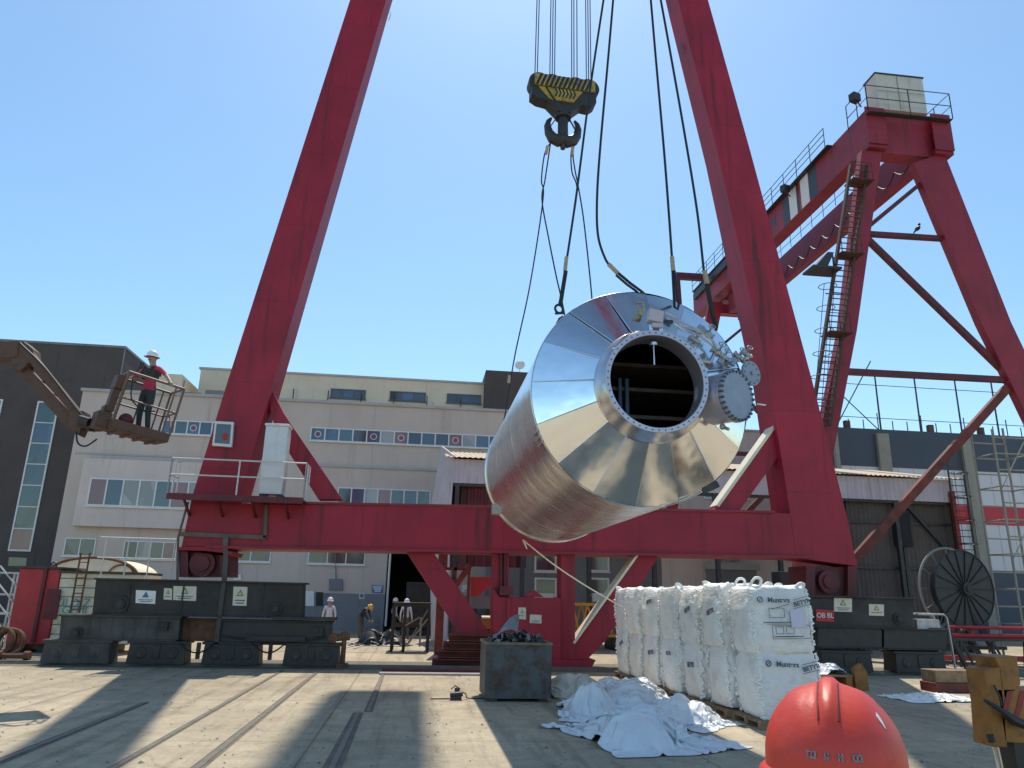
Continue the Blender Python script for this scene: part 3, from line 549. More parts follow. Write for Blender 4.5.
# right-hand bogie set
tb2 = eq_beam([(806, 598), (914, 598.5), (913, 628), (806, 626)], 'equaliser_beam', M['bogie'], .6, [(898, 619, .17)])
eq_beam([(818, 627), (882, 628), (882, 648), (818, 647)], 'equaliser_beam', M['bogie_dark'], .5); eq_beam([(884, 629), (946, 630), (946, 650), (884, 649)], 'equaliser_beam', M['bogie_dark'], .5)
for x in (842, 915): wheelset(at(x, 660, Y=22.4).x, CY, g1, 1.65, .64)
sign([(834, 598), (852, 598.5), (852, 612), (834, 611.5)], Y_, tb2, None, M['sign_yel'], 2)
sign([(869, 604), (884, 604.5), (884, 616), (869, 615.5)], Y_, tb2, None, M['sign_yel'], 1)
mb = MB(); P = [at(*q, Y=Y_-.03) for q in ((816, 609), (834, 610.5), (834, 622), (816, 621))]; mb.prism(P, (0, .03, 0)); ps = mb.build('number_plate', M['red_bright'], tb2)
text('OB BL', .2, front(sum(P, Vector())/4+Vector((0, -.006, 0))), M['white'], 'plate_writing', ps)
mb = MB(); a_ = at(917, 614, Y=22.3); mb.tube([(a_.x-.0, 22.3, a_.z), (a_.x+.9, 22.3, a_.z), (a_.x+.98, 22.3, a_.z-.1), (a_.x+1.05, 22.3, .05)], .035); mb.tube([(a_.x, 22.9, a_.z), (a_.x+.9, 22.9, a_.z), (a_.x+.98, 22.9, a_.z-.1), (a_.x+1.05, 22.9, .05)], .035)
mb.bx((a_.x-.0, 22.35, a_.z-.5), (a_.x+.75, 22.9, a_.z-.15)); mb.build('step_rail', M['steel'], g1)
for x in (872, 935):
    q = at(x, 632, Y=22.5); mb = MB(); mb.cyl((q.x-.3, 22.5, q.z), (q.x+.25, 22.5, q.z), .2, n=18); mb.cyl((q.x+.25, 22.5, q.z), (q.x+.4, 22.5, q.z), .12, n=14); mb.bx((q.x-.2, 22.35, q.z-.35), (q.x+.15, 22.65, q.z-.15)); mb.build('travel_motor', M['bogie_light'], g1)
# centre strut under the beam
mb = MB(); mb.plate([(404, 548), (431, 549), (489, 632), (489, 665), (478, 662)], YC+.2, .5); mb.build('brace', M['red'], g1)
mb = MB(); mb.plate([(637, 553), (660, 554), (606, 640), (583, 664), (572, 664), (572, 646)], YC+.2, .5); mb.build('brace', M['red'], g1)
mb = MB(); mb.bar(at(638.5, 556, Y=YC+.45)+Vector((-.09, -.12, .09)), at(574, 645.5, Y=YC+.45)+Vector((-.09, -.12, .09)), .62, .07); mb.build('sunlit_brace_edge', M['cream'], g1)  # cream strip stands in for sunlight along this brace's upper edge
mb = MB(); mb.plate([(561, 552), (575, 552), (575, 669), (561, 669)], YC+.1, .7); mb.plate([(493, 550), (509, 550), (509, 600), (493, 600)], YC+.2, .5)
mb.build('strut', M['red'], g1)
mb = MB(); mb.plate([(493, 588), (500, 597), (514, 597), (561, 598), (561, 664), (493, 664)], YC-.1, .9); mb.plate([(523, 597), (533, 589), (544, 597)], YC-.05, .15)
mb.plate([(507, 598), (511, 598), (511, 662), (507, 662)], YC-.15, .06); mb.plate([(484, 660), (596, 660), (590, 671), (484, 671)], YC-.2, 1.1)
ah = mb.build('anchor_housing', M['red'], g1, bevel=.015)
sign([(518.5, 607.5), (526, 607.5), (526, 619.5), (518, 619)], YC-.125, ah, M['sign_beige'], M['sign_yel'], 1)
sign([(530, 614.5), (541.5, 615), (541.5, 623.5), (529.5, 623)], YC-.125, ah, M['sign_beige'], None, 2)
mb = MB(); mb.bx((at(499, 590, Y=YC).x, YC-.2, at(499, 590, Y=YC).z-.15), (at(499, 590, Y=YC).x+.42, YC+.1, at(499, 590, Y=YC).z+.12)); mb.tube([at(501, 552, Y=YC+.15), at(501, 588, Y=YC+.15)], .05); mb.tube([at(505, 552, Y=YC+.15), at(505, 588, Y=YC+.15)], .05); mb.build('hydraulic_unit', M['red_dark'], g1)
# hoist girders overhead (above the picture), carried by the legs
for X in (1.9, 6.3):
    mb = MB(); mb.bx((X-.95, -30, 38.6), (X+.95, 36.6, 41)); mb.build('girder', M['red'], g1)
mb = MB(); mb.bx((-.6, YC-.4, 37.4), (9.2, YC+1.4, 38.59)); mb.build('cross_head', M['red'], g1)
for x0, x1, q in ((5.2, 1.9, -1), (3.0, 6.3, 1)): pass
mb = MB(); mb.bx((.7, 14.0, 41.01), (7.5, 17.2, 43.0)); mb.bx((2.35, 14.9, 38.2), (3.75, 16.3, 41.0)); mb.build('hoist_trolley', M['red_dark'], g1)
mb = MB(); mb.bx((.7, 9.0, 41.01), (7.5, 12.2, 43.0)); mb.bx((2.7, 10.0, 38.2), (4.3, 11.6, 41.0)); mb.build('hoist_trolley', M['red_dark'], g1)
# painted marks on the legs
for px, body, X_, Yo in (((388.5, 8), '7', None, 0), ((683, 40), '5', None, 0)):
    q = at(*px, Y=YC-.01)
    n_ = Vector((1, 0, -.15)) if px[0] < 500 else Vector((-1, 0, -.2))
    if px[0] < 500:
        text(body, .55, face_mat(q+Vector((.02, .5, 0)), (0, 1, 0), (0, 0, 1), (1, 0, -.1)), M['stripe_dark'], 'leg_number', g1)
    else:
        ed = at(683, 40, Y=YC); text(body, .6, face_mat(at(687, 40, Y=YC)+Vector((-.03, .5, 0)), (0, -1, 0), (0, 0, 1), (-1, 0, -.2)), M['stripe_dark'], 'leg_number', g1)

# ================================================================== FAR GANTRY CRANE
Y2 = 30.0
g2 = thing('gantry_crane', (23, Y2, 0), 'smaller red gantry crane behind, with twin girders, white machine house and caged ladder', 'gantry crane')
def frame2(Y, dy=0):
    D = Vector((0, dy, 0))
    def sec(px, t): a, b = at(*px[0], Y=Y), at(*px[1], Y=Y); return [q+D for q in (a, b, b+Vector((0, t, 0)), a+Vector((0, t, 0)))]
    for ss in ([((862, 150), (882, 152)), ((841, 330), (857, 330)), ((817, 450), (834, 450)), ((795, 575), (815, 575))],
               [((914, 163), (944, 152)), ((981, 322), (1011, 322)), ((1017, 395), (1046, 395)), ((1104, 575), (1138, 575))]):
        S = [sec(q, .42) for q in ss]; mb = MB()
        for a, b in zip(S, S[1:]): mb.loft(a, b)
        mb.build('leg', M['red_pale'], g2)
    for a, b, wd in (((867, 234), (962, 240), .22), ((843, 371.5), (1006, 380), .27), ((866, 238), (1001, 369), .25), ((862, 232), (920, 184), .20), ((1007, 388), (812, 607), .36)):
        mb = MB(); mb.bar(at(*a, Y=Y+.3)+D, at(*b, Y=Y+.3)+D, wd, .26, up=(0, 1, 0)); mb.build('brace', M['red_rust'] if wd > .3 else M['red_dark'], g2)
    for p, q in (((805, 575), 0), ((1116, 575), 0)):
        c = at(*p, Y=Y+.5)+D; mb = MB(); mb.bx((c.x-1.3, c.y-.4, .1), (c.x+1.3, c.y+.4, c.z+.1)); mb.build('bogie', M['bogie'], g2, bevel=.02)
frame2(Y2); frame2(Y2, 20.0)
def girder2(xa, xb):
    mb = MB(); mb.bx((xa, Y2-.25, 24.0), (xb, 54.2, 25.93)); return mb.build('girder', M['red_pale'], g2, bevel=.01)
gl = girder2(21.15, 21.95); gr = girder2(24.85, 25.35)
mb = MB(); mb.bx((21.95, Y2+.1, 23.7), (24.85, Y2+.9, 25.85)); mb.cut(); mb.bx((21.95, Y2+20.1, 23.9), (24.85, Y2+20.9, 25.85)); mb.cut(); mb.bx((21.95, 53.2, 24.1), (24.85, 53.9, 25.7)); mb.cut(); mb.bx((22.0, 47.0, 22.6), (24.6, 49.4, 24.0)); mb.cut(); build_each(mb, 'cross_beam', M['red_pale'], g2)
mb = MB()
for X in (21.55, 25.1): mb.bx((X-.52, Y2-.28, 23.93), (X+.52, Y2-.22, 26.0)); mb.bx((X-.5, Y2-.2, 23.75), (X+.5, Y2+1.3, 24.01)); mb.cut()
build_each(mb, 'end_plate', M['red_pale'], g2)
# machine house, floor, railing
mb = MB(); mb.bx((21.88, Y2-.2, 26.02), (24.48, Y2+.75, 28.10)); mh = mb.build('machine_house', M['beige'], g2)
mb = MB(); mb.bx((21.83, Y2-.25, 28.10), (24.53, Y2+.80, 28.17)); mb.build('roof', M['steel_dark'], mh)
mb = MB()
for x in (23.05,): mb.bx((x-.02, Y2-.212, 26.05), (x+.02, Y2-.2, 28.09))
mb.bx((21.89, Y2-.211, 27.1), (24.47, Y2-.2, 27.13)); mb.build('panel_joint', M['pilaster'], mh)
mb = MB(); mb.bx((21.0, Y2-.6, 25.50), (25.5, Y2-.30, 25.55)); mb.build('walkway', M['steel_dark'], g2)
mb = MB(); rail(mb, [(21.0, Y2+1.2, 25.6), (21.0, Y2-.55, 25.6), (25.55, Y2-.55, 25.6), (25.55, Y2+1.8, 25.6)], 1.45, (.5,), .025, 2)
rail(mb, [(20.85, Y2+3.2, 25.95), (20.85, 53.5, 25.95)], 1.15, (.35, .68), .022, 13); rail(mb, [(24.8, Y2+3.2, 25.95), (24.8, 53.5, 25.95)], .9, (.5,), .02, 14)
mb.build('railing', M['steel_dark'], g2)
mb = MB(); mb.bx((20.85, Y2+3.0, 25.9), (21.15, 53.6, 25.95)); mb.bx((20.95, Y2+17, 25.25), (21.15, 53.6, 25.9)); mb.build('walkway', M['steel_dark'], g2)
# stripes and letters on the side of the left girder
X_ = 21.15
def gy(px): return at(px[0], px[1], X=X_).y
for (xa, xb, k) in ((783, 789, 'stripe_dark'), (789.5, 796.5, 'white'), (797, 799, 'stripe_dark'), (799.2, 800.5, 'red_bright'), (800.8, 808.5, 'white'), (809, 816.5, 'stripe_dark')):
    def yy(x):   # girder mid-line in the picture
        return gy((x, 205-(x-790)*1.05))
    y0, y1 = sorted((yy(xa), yy(xb))); mb = MB(); mb.bx((X_-.006, y0, 24.06), (X_-.001, y1, 25.88)); mb.build('painted_stripe', M[k], gl)
for px, ch in (((773, 221), 'N'), ((725.5, 275), 'Z'), ((748, 250), 'I')):
    text(ch, 1.1, face_mat((X_-.008, gy(px), 25.0), (0, -1, 0), (0, 0, 1), (-1, 0, 0)), M['stripe_dark'], 'girder_letter', gl)
# floodlights and small platform
for px in ((785, 189), (858, 108)):
    c = at(*px, X=20.6) if px[0] < 800 else Vector((20.6, Y2-.2, 26.5)); mb = MB(); mb.box(c, (.45, .35, .42), .3); mb.bar(c, c+Vector((.3, 0, -.5)), .05); mb.build('floodlight', M['lamp'], g2)
c = at(822, 270, Y=Y2-.2); mb = MB(); mb.bx((c.x-.7, c.y-.5, c.z-.1), (c.x+.7, c.y+.5, c.z)); mb.prism([(c.x-.5, c.y-.3, c.z), (c.x+.1, c.y-.3, c.z), (c.x+.5, c.y-.3, c.z+.8), (c.x+.2, c.y-.3, c.z+.8)], (0, .6, 0)); mb.bar(c+Vector((.6, 0, 0)), c+Vector((.6, 0, .9)), .05); mb.build('floodlight', M['lamp'], g2)
# outrigger frame at far end
mb = MB(); a, b, c_, d = (at(676, 276, Y=50), at(708, 278, Y=50), at(679, 318, Y=50), at(690, 284, Y=50))
mb.bar(a, b, .35, .5); mb.bar(a, c_, .45); mb.build('hanging_frame', M['red_dark'], g2)
# ladder up the left leg with cage hoops
mb = MB(); P0, P1 = at(859, 165, Y=Y2-.25), at(820, 425, Y=Y2-.25)
for dx in (-.42, .42): mb.bar(P0+Vector((dx, 0, 0)), P1+Vector((dx, 0, 0)), .11, .2)
N = 46
for i in range(N+1): q = P0.lerp(P1, i/N); mb.cyl(q-Vector((.42, 0, 0)), q+Vector((.42, 0, 0)), .03, n=5)
for k in range(3):
    q = P0.lerp(P1, .08+.3*k); mb.box(q+Vector((.1, -.1, 0)), (1.1, .8, .06)); rail(mb, [q+Vector((-.4, -.45, 0)), q+Vector((.6, -.45, 0))], .9, (.5,), .02, 2)
mb.build('ladder', M['ladder'], g2)
mb = MB(); Q0, Q1 = at(826, 287, Y=Y2-.1), at(815, 425, Y=Y2-.1)
for dx in (-.28, .05, .4): mb.tube([Q0+Vector((dx, -.35 if dx < .3 else 0, 0)), Q1+Vector((dx, -.35 if dx < .3 else 0, 0))], .016, 5)
for i in range(7):
    q = Q0.lerp(Q1, i/6); mb.tube([q+Vector((.4*math.cos(t)+.02, .4*math.sin(t)-.1, 0)) for t in [k*2*PI/12 for k in range(12)]], .018, 5, closed=True)
for t in (.05, .55): 
    q = Q0.lerp(Q1, t); mb.bar(q, q+Vector((.9, 0, 0)), .04)
mb.build('ladder_cage', M['steel_dark'], g2)
# festoon cables under the girders
mb = MB()
for k in range(11):
    y0 = Y2+1.5+k*1.5; mb.tube([Vector((24.6, y0+1.5*t/6, 24.6-.5*math.sin(PI*t/6))) for t in range(7)], .03, 5)
mb.build('festoon_cable', M['cable'], g2)
# birds sitting on brace
q = at(918, 231.5, Y=Y2+.3); mb = MB(); mb.ball(q+Vector((0, 0, .16)), (.09, .2, .11), 10, 6); mb.ball(q+Vector((0, -.15, .31)), .07, 8, 6); mb.cyl(q+Vector((0, .12, .15)), q+Vector((0, .36, .06)), .06, .02, n=6); mb.cyl(q+Vector((0, -.2, .3)), q+Vector((0, -.28, .29)), .02, .004, n=5)
tag(mb.build('bird', M['black']), 'small dark bird perched on the upper cross brace of the far crane', 'bird')

# ================================================================== VESSEL
VX, VZ, Yf, Yb, VR = 3.36, 5.09, 11.0, 18.9, 1.745
ve = thing('pressure_vessel', (VX, 15, VZ-VR), 'huge shiny metal-clad cylindrical vessel with faceted cone end, hanging from cable slings', 'vessel')
ax = (0, -1, 0)
mb = MB(); mb.lathe([(VR, Yf), (VR+.012, Yf+.02), (VR+.012, Yf+.10), (VR, Yf+.11), (VR, 13.6), (VR+.0015, 13.603), (VR+.0015, 13.64), (VR, 13.643), (VR, 16.2), (VR+.0015, 16.203), (VR+.0015, 16.24), (VR, 16.243), (VR, Yb-.2), (VR+.03, Yb-.18), (VR+.03, Yb), (VR-.1, Yb), (1.2, Yb+.25), (0, Yb+.4)], (VX, 0, VZ), (0, 1, 0), 96); mb.build('shell', M['clad'], ve, angle=20)
# cone: flat lapped panels
mb = MB(); NP = 16; rN = .865
rnd = random.Random(3)
for i in range(NP):
    a0 = 2*PI*(i+.18)/NP; a1 = 2*PI*(i+1.18)/NP
    def P(r, a, y): return Vector((VX+r*math.sin(a), y, VZ+r*math.cos(a)))
    lift = -.005*(i % 2)
    tl = rnd.uniform(-.025, .025); tm = rnd.uniform(-.03, .03)
    pts = []
    for r, y in ((VR-.005, Yf+.005), (rN-.03, 10.47)):
        for k in range(5):
            t = k/4; a = a0+(a1-a0)*t
            fl = math.cos((a1-a0)/2)/math.cos((t-.5)*(a1-a0))     # straight chord between the panel edges
            rr = r*(fl if r < 1 else 1.0)
            pts.append(P(rr, a, y+lift+(t-.5)*tl*2+(tm if r < 1 else 0)*.6))
    mb.add(pts, [(k, k+1, 6+k, 5+k) for k in range(4)])
mb.build('cone_cladding', M['clad_cone'], ve, angle=8)
mb = MB()
for i in range(NP):
    a0 = 2*PI*(i+.18)/NP; p = Vector((VX+(VR-.01)*math.sin(a0), Yf-.006, VZ+(VR-.01)*math.cos(a0))); q = Vector((VX+rN*math.sin(a0), 10.435, VZ+rN*math.cos(a0))); mb.bar(p, q, .007, .008); mb.cut()
build_each(mb, 'cone_seam', M['pipe'], ve)
# manhole neck and flange
mb = MB(); mb.lathe([(.88, 10.60), (.88, 10.44), (.865, 10.42), (.785, 10.20), (.785, 10.165)], (VX, 0, VZ), (0, 1, 0), 72)
nk = mb.build('manhole_neck', M['neck'], ve, angle=25)
mb = MB(); mb.lathe([(.785, 10.165), (.778, 10.16), (.712, 10.16), (.704, 10.17), (.704, 10.56), (.78, 10.565)], (VX, 0, VZ), (0, 1, 0), 72)
fl = mb.build('manhole_flange', M['flange'], ve, angle=25)
mb = MB()
for i in range(48):
    a = 2*PI*i/48; c = Vector((VX+.745*math.cos(a), 10.158, VZ+.745*math.sin(a))); mb.cyl(c, c+Vector((0, .004, 0))-Vector((0, .006, 0)), .0135, n=8); mb.cut()
build_each(mb, 'bolt_hole', M['bolt'], fl)
mb = MB(); mb.lathe([(1.45, 11.02), (1.45, 14.5), (0.01, 14.5)], (VX, 0, VZ), (0, 1, 0), 32); mb.lathe([(.70, 10.57), (.80, 10.60), (1.45, 11.02)], (VX, 0, VZ), (0, 1, 0), 32); mb.build('inner_shell', M['inner'], ve)
mb = MB()
for z, x in ((.29, 0), (-.18, .05), (.72, 0), (-.6, 0)):
    mb.bx((VX-1.35, 11.7, VZ+z-.03), (VX+1.35, 11.9, VZ+z+.03)); mb.bx((VX-1.35, 11.9, VZ+z-.012), (VX+1.35, 14.3, VZ+z+.012)); mb.cut()
build_each(mb, 'baffle', M['baffle'], ve)
mb = MB()
for x in (-.16, -.04): mb.cyl((VX+x, 11.65, VZ-1.3), (VX+x, 11.65, VZ+.45), .035, n=10); mb.cut()
build_each(mb, 'inner_tube', M['blue_tube'], ve)
mb = MB(); mb.cyl((VX+.02, 10.35, VZ+.64), (VX+.02, 10.35, VZ+.30), .013, n=8); mb.cyl((VX+.02, 10.35, VZ+.645), (VX+.02, 10.35, VZ+.60), .075, n=16); mb.build('probe', M['pipe'], ve)
# round blind cover on its nozzle
cn = Vector((.50, -.86, -.02)).normalized()
cc = Vector((VX+1.235, 10.20, VZ-.15))
mb = MB(); mb.lathe([(.375, -.50), (.375, -.09), (.40, -.085), (.40, -.05), (.365, -.045)], cc, cn, 40); nz_ = mb.build('nozzle', M['flange'], ve)
mb = MB(); mb.cyl(cc-cn*.045, cc, .385, n=44); cv = mb.build('cover_plate', M['blind'], nz_)
mb = MB(); ux = cn.cross(Vector((0, 0, 1))).normalized()
for i in range(28):
    a = 2*PI*i/28; c = cc+(ux*math.cos(a)+Vector((0, 0, 1))*math.sin(a))*.372; mb.cyl(c-cn*.10, c+cn*.025, .022, n=6); mb.cut()
build_each(mb, 'cover_bolt', M['bolt'], nz_)
mb = MB(); p = cc-cn*.3+Vector((0, 0, -.43)); mb.ball(p, .05, 8, 6); mb.cyl(p, p+Vector((.05, -.1, -.06)), .025, n=8); mb.build('drain_cock', M['steel'], ve)
# small flange on a pipe stub
sn = Vector((.42, -.90, .0)).normalized(); sc_ = Vector((VX+1.70, 10.66, VZ+.36))
mb = MB(); mb.cyl(sc_-sn*.5, sc_-sn*.04, .10, n=16); mb.bar(sc_-sn*.4, sc_-sn*.4-Vector((.5, -.3, .0)), .12); mb.cyl(sc_-sn*.04, sc_, .20, n=28); mb.cyl(sc_, sc_+sn*.03, .03, n=8)
for i in range(10):
    a = 2*PI*i/10; u2 = sn.cross(Vector((0, 0, 1))).normalized(); v2 = u2.cross(sn); c = sc_+(u2*math.cos(a)+v2*math.sin(a))*.16; mb.cyl(c-sn*.06, c+sn*.02, .014, n=6)
mb.build('small_flange', M['blind'], ve)
mb = MB(); c = at(757, 404, Y=10.6); mb.cyl(c, c+Vector((.14, 0, -.01)), .012, n=6); mb.build('stub_rod', M['white'], ve)
# instrument box, gauge, piping and valves along the shoulder of the cone
def cs(px, py, off=0.0):
    Y_ = 10.7
    for _ in range(4):
        p = at(px, py, Y=Y_-off); r = math.hypot(p.x-VX, p.z-VZ); r = min(max(r, .83), VR); Y_ = 10.45+(r-.83)/(VR-.83)*(.55)
    return at(px, py, Y=Y_-off)
mb = MB(); c = cs(655, 317, .22); mb.box(c, (.23, .16, .20), rot=Matrix.Rotation(.15, 3, 'Y')); mb.box(c+Vector((.02, -.0, -.15)), (.17, .13, .08)); jb = mb.build('junction_box', M['jbox'], ve, bevel=.012)
mb = MB(); mb.box(c+Vector((-.08, .0, -.19)), (.06, .06, .09)); mb.box(c+Vector((.08, .0, -.20)), (.06, .06, .08)); mb.cyl(c+Vector((0, .05, -.2)), c+Vector((0, .3, -.26)), .05, n=10); mb.build('bracket', M['pipe'], jb)
mb = MB(); mb.box(c+Vector((.22, .02, -.06)), (.12, .06, .05)); mb.build('nameplate', M['black'], jb)
mb = MB(); g0 = cs(640, 309, .1); mb.tube([g0+Vector((-.02, 0, .03)), g0+Vector((-.06, 0, .06)), g0+Vector((-.05, 0, .1)), g0+Vector((.05, 0, .1)), g0+Vector((.06, 0, .02)), g0+Vector((.03, .02, -.08)), g0+Vector((.02, .15, -.14))], .017, 6); mb.box(g0+Vector((.0, 0, -.06)), (.06, .05, .1)); mb.bar(g0+Vector((-.1, 0, -.09)), g0+Vector((.02, 0, -.09)), .02, .02); mb.build('gauge_valve', M['brass'], ve)
mb = MB()
pl = [cs(*q, .14) for q in ((666, 312), (684, 324), (700, 331), (712, 340), (720, 352))]
mb.tube(pl, .026, 8); mb.tube([p+Vector((.0, -.0, -.09)) for p in pl], .02, 8)
mb.tube([cs(701, 333, .12), cs(692, 345, .10), cs(690, 350, .02)], .022, 8); mb.tube([cs(716, 350, .12), cs(710, 362, .12), cs(703, 360, .0)], .03, 8)
mb.tube([cs(717, 350, .14), cs(722, 363, .12), cs(741, 360, .14), cs(752, 356, .16)], .028, 8); mb.tube([cs(742, 361, .12), cs(752, 366, .1)], .03, 8)
mb.build('instrument_pipe', M['pipe'], ve)
mb = MB()
for q, s in (((708, 334), 1.0), ((718, 353), 1.15), ((724, 357), .9), ((739, 357), 1.0), ((746, 354), .9), ((695, 340), .8)):
    p = cs(*q, .15); mb.ball(p, .055*s, 10, 7); mb.box(p, (.15*s, .07, .06), rot=Matrix.Rotation(.6, 3, 'Y')); mb.cyl(p, p+Vector((.02, -.13*s, .08*s)), .018, n=6); mb.torus(p+Vector((.02, -.13*s, .08*s)), (0.1, -1, .6), .05*s, .010, 12, 5)
    for d in (-1, 1): mb.cyl(p+Vector((d*.065*s, 0, -d*.045*s)), p+Vector((d*.085*s, 0, -d*.06*s)), .055*s, n=12)
    mb.cut()
build_each(mb, 'valve', M['steel'], ve)
mb = MB()
for q in ((700, 329), (721, 360), (733, 362)):
    p = cs(*q, .13); mb.box(p, (.09, .07, .12), rot=Matrix.Rotation(.5, 3, 'Y')); mb.cut()
build_each(mb, 'actuator', M['blind'], ve)
mb = MB(); p = cs(725, 382, .15); mb.box(p+Vector((0, .1, 0)), (.05, .3, .08)); mb.build('pipe_support', M['brass'], ve)
# cleats on the shell
mb = MB()
for a in (-118, -115, -112):
    t = math.radians(a); p = Vector((VX+VR*math.sin(t), Yf+.15, VZ+VR*math.cos(t))); mb.bar(p+Vector((-.02, -.15, 0)), p+Vector((-.02, .25, 0)), .025); mb.cut()
p = Vector((VX+VR*math.sin(math.radians(-125)), Yb-.1, VZ+VR*math.cos(math.radians(-125)))); mb.box(p, (.25, .3, .25)); mb.cut(); build_each(mb, 'cleat', M['steel'], ve)
mb = MB(); L0 = at(561, 318, Y=11.9); mb.box(L0+Vector((.06, .1, -.1)), (.09, .3, .26), rot=Matrix.Rotation(-.6, 3, 'Y')); mb.build('lifting_lug', M['red_rust'], ve)
mb = MB(); pa, pb = at(660, 506, Y=11.0), at(700, 488, Y=11.0); t1, t2 = at(703, 491, Y=11), at(718, 484, Y=11)
mb.bar(pa, pb, .03, .05); mb.build('edge_strip', M['cream'], ve)
mb = MB(); mb.bar(t1, t2, .05, .10); mb.build('edge_tab', M['steel_dark'], ve)

# ================================================================== HOOK BLOCK, ROPES, SLINGS
HY = 15.5
hb = thing('hook_block', at(563, 140, Y=HY), 'black and yellow striped crane hook block with double hook', 'hook block')
ha = Matrix.Rotation(math.radians(3), 3, 'Z')
hc = at(563, 93, Y=HY)
def HB(x, y, z): return hc+ha @ Vector((x, y, z))
mb = MB()
outer = [(-.78, .27), (.76, .27), (.80, -.06), (.80, -.30), (.66, -.42), (.44, -.40), (.16, -.66), (-.16, -.66), (-.42, -.40), (-.66, -.36), (-.82, -.26), (-.82, -.02)]
mb.prism([HB(x, -.19, z) for x, z in outer], ha @ Vector((0, .38, 0))); body = mb.build('sheave_housing', M['hookblk'], hb, bevel=.015)
mb = MB()
for x in (-.62, -.3, .3, .62): mb.cyl(HB(x, -.15, .12), HB(x, .15, .12), .27, n=24); mb.cut()
build_each(mb, 'sheave', M['steel_dark'], body)
mb = MB(); mb.prism([HB(x, -.232, z) for x, z in ((-.76, .29), (.76, .29), (.76, -.03), (-.76, -.03))], ha @ Vector((0, .04, 0))); mb.prism([HB(x, -.232, z) for x, z in ((-.44, -.07), (.44, -.07), (.22, -.40), (-.22, -.40))], ha @ Vector((0, .04, 0))); mb.prism([HB(x, .20, z) for x, z in ((-.76, .30), (.76, .30), (.76, .06), (-.76, .06))], ha @ Vector((0, .04, 0)))
mb.prism([HB(x, -.212, z) for x, z in ((-.66, -.06), (-.5, -.06), (-.3, -.4), (-.42, -.34))], ha @ Vector((0, .02, 0)))
wp = mb.build('warning_plate', M['yellow'], body)
mb = MB(); k = -.74
while k < .58:
    mb.prism([HB(x, -.237, z) for x, z in ((k, -.03), (k+.066, -.03), (k+.186, .29), (k+.12, .29))], ha @ Vector((0, .004, 0))); k += .112
for j in range(6):
    x = -.27+.09*j; mb.prism([HB(a, -.237, z) for a, z in ((x, -.06), (x+.04, -.06), (x+.09, -.19), (x+.05, -.19))], ha @ Vector((0, .004, 0))); mb.prism([HB(a, -.237, z) for a, z in ((x+.05, -.191), (x+.09, -.191), (x+.04, -.31), (x, -.31))], ha @ Vector((0, .004, 0)))
mb.build('hazard_stripe', M['black'], wp)
mb = MB(); mb.cyl(HB(0, 0, -.55), HB(0, 0, -1.32), .125, .13, n=16); mb.cyl(HB(0, 0, -.6), HB(0, 0, -.74), .20, n=16)
for s in (-1, 1):
    pts = [HB(s*.0, 0, -1.30), HB(s*.12, 0, -1.37), HB(s*.26, 0, -1.31), HB(s*.35, 0, -1.17), HB(s*.385, 0, -1.0), HB(s*.36, 0, -.86), HB(s*.29, 0, -.76)]
    mb.tube(pts, [.16, .155, .14, .11, .085, .06, .03], 12)
mb.cyl(HB(0, 0, -1.3), HB(0, 0, -1.58), .09, .06, n=12); hk = mb.build('hook', M['hookblk'], hb)
mb = MB()
for s in (-1, 1): mb.bar(HB(s*.10, 0, -.62), HB(s*.31, 0, -1.0), .045, .02); mb.cut()
build_each(mb, 'safety_latch', M['hookblk'], hk)
for x, tx in ((-.72, -.55), (-.66, -.5), (-.34, -.3), (-.28, -.25), (-.22, -.18), (.22, .18), (.28, .22), (.36, .3), (.60, .5), (.66, .55), (.72, .6)):
    mb = MB(); top = Vector((3.02+tx*.9, HY-tx*.2, 38.2)); mb.tube([HB(x, 0, .12), top], .014, 5)
    tag(mb.build('hoist_rope', M['rope_pale']), 'thin vertical wire rope running up from the hook block', 'hoist rope', 'hoist ropes above the hook block')
# slings
def ferr(a, b, r, parent):
    mb = MB(); mb.cyl(a, b, r, n=12); return mb.build('ferrule', M['ferrule'], parent)
def sling(label, strands, ferrules, r=.022, extra=None):
    t = thing('wire_sling', strands[0][0], label, 'sling', 'wire slings carrying the vessel')
    for s in strands:
        mb = MB(); mb.tube(catm(s), r, 7); mb.build('strand', M['cable'], t)
    for a, b, rr in ferrules: ferr(a, b, rr, t)
    if extra: extra(t)
    return t
def A(x, y, Y): return at(x, y, Y=Y)
# two slings on the hook: legs to the rear and to the front of the vessel's rear part
sling('thin wire sling from the left horn of the double hook, legs crossing', [
    [HB(-.25, -.02, -1.36), A(545, 153, 15.5), A(541.5, 180, 15.6), A(543, 200, 15.8), A(530, 285, 16.4), A(515, 355, 17.0), A(507, 404, 17.6), A(502, 430, 17.8)],
    [HB(-.29, .02, -1.34), A(549, 153, 15.5), A(545, 180, 15.5), A(542, 200, 15.4), A(549, 240, 15.2), A(556, 275, 15.0), A(565, 318, 15.0), A(566, 360, 15)]],
    [(A(547.5, 146, 15.49), A(546, 154, 15.49), .036), (A(509.5, 375, 17.25), A(508.6, 383, 17.3), .036)], .017)
sling('thin wire sling from the right horn of the double hook, legs crossing', [
    [HB(.29, 0, -1.36), A(573, 155, 15.5), A(575, 170, 15.5), A(578, 185, 15.4), A(583, 215, 15.2), A(588, 258, 15.0), A(592, 300, 15.0), A(594, 340, 15)],
    [HB(.26, .03, -1.34), A(571, 155, 15.5), A(572, 172, 15.5), A(577, 190, 15.4), A(571, 232, 14.5), A(566, 262, 13.2), A(562, 290, 12.1)]],
    [(A(572.5, 147, 15.49), A(572.5, 156, 15.49), .036)], .017)
FT = Vector((3.5, 10.8, 38.2))
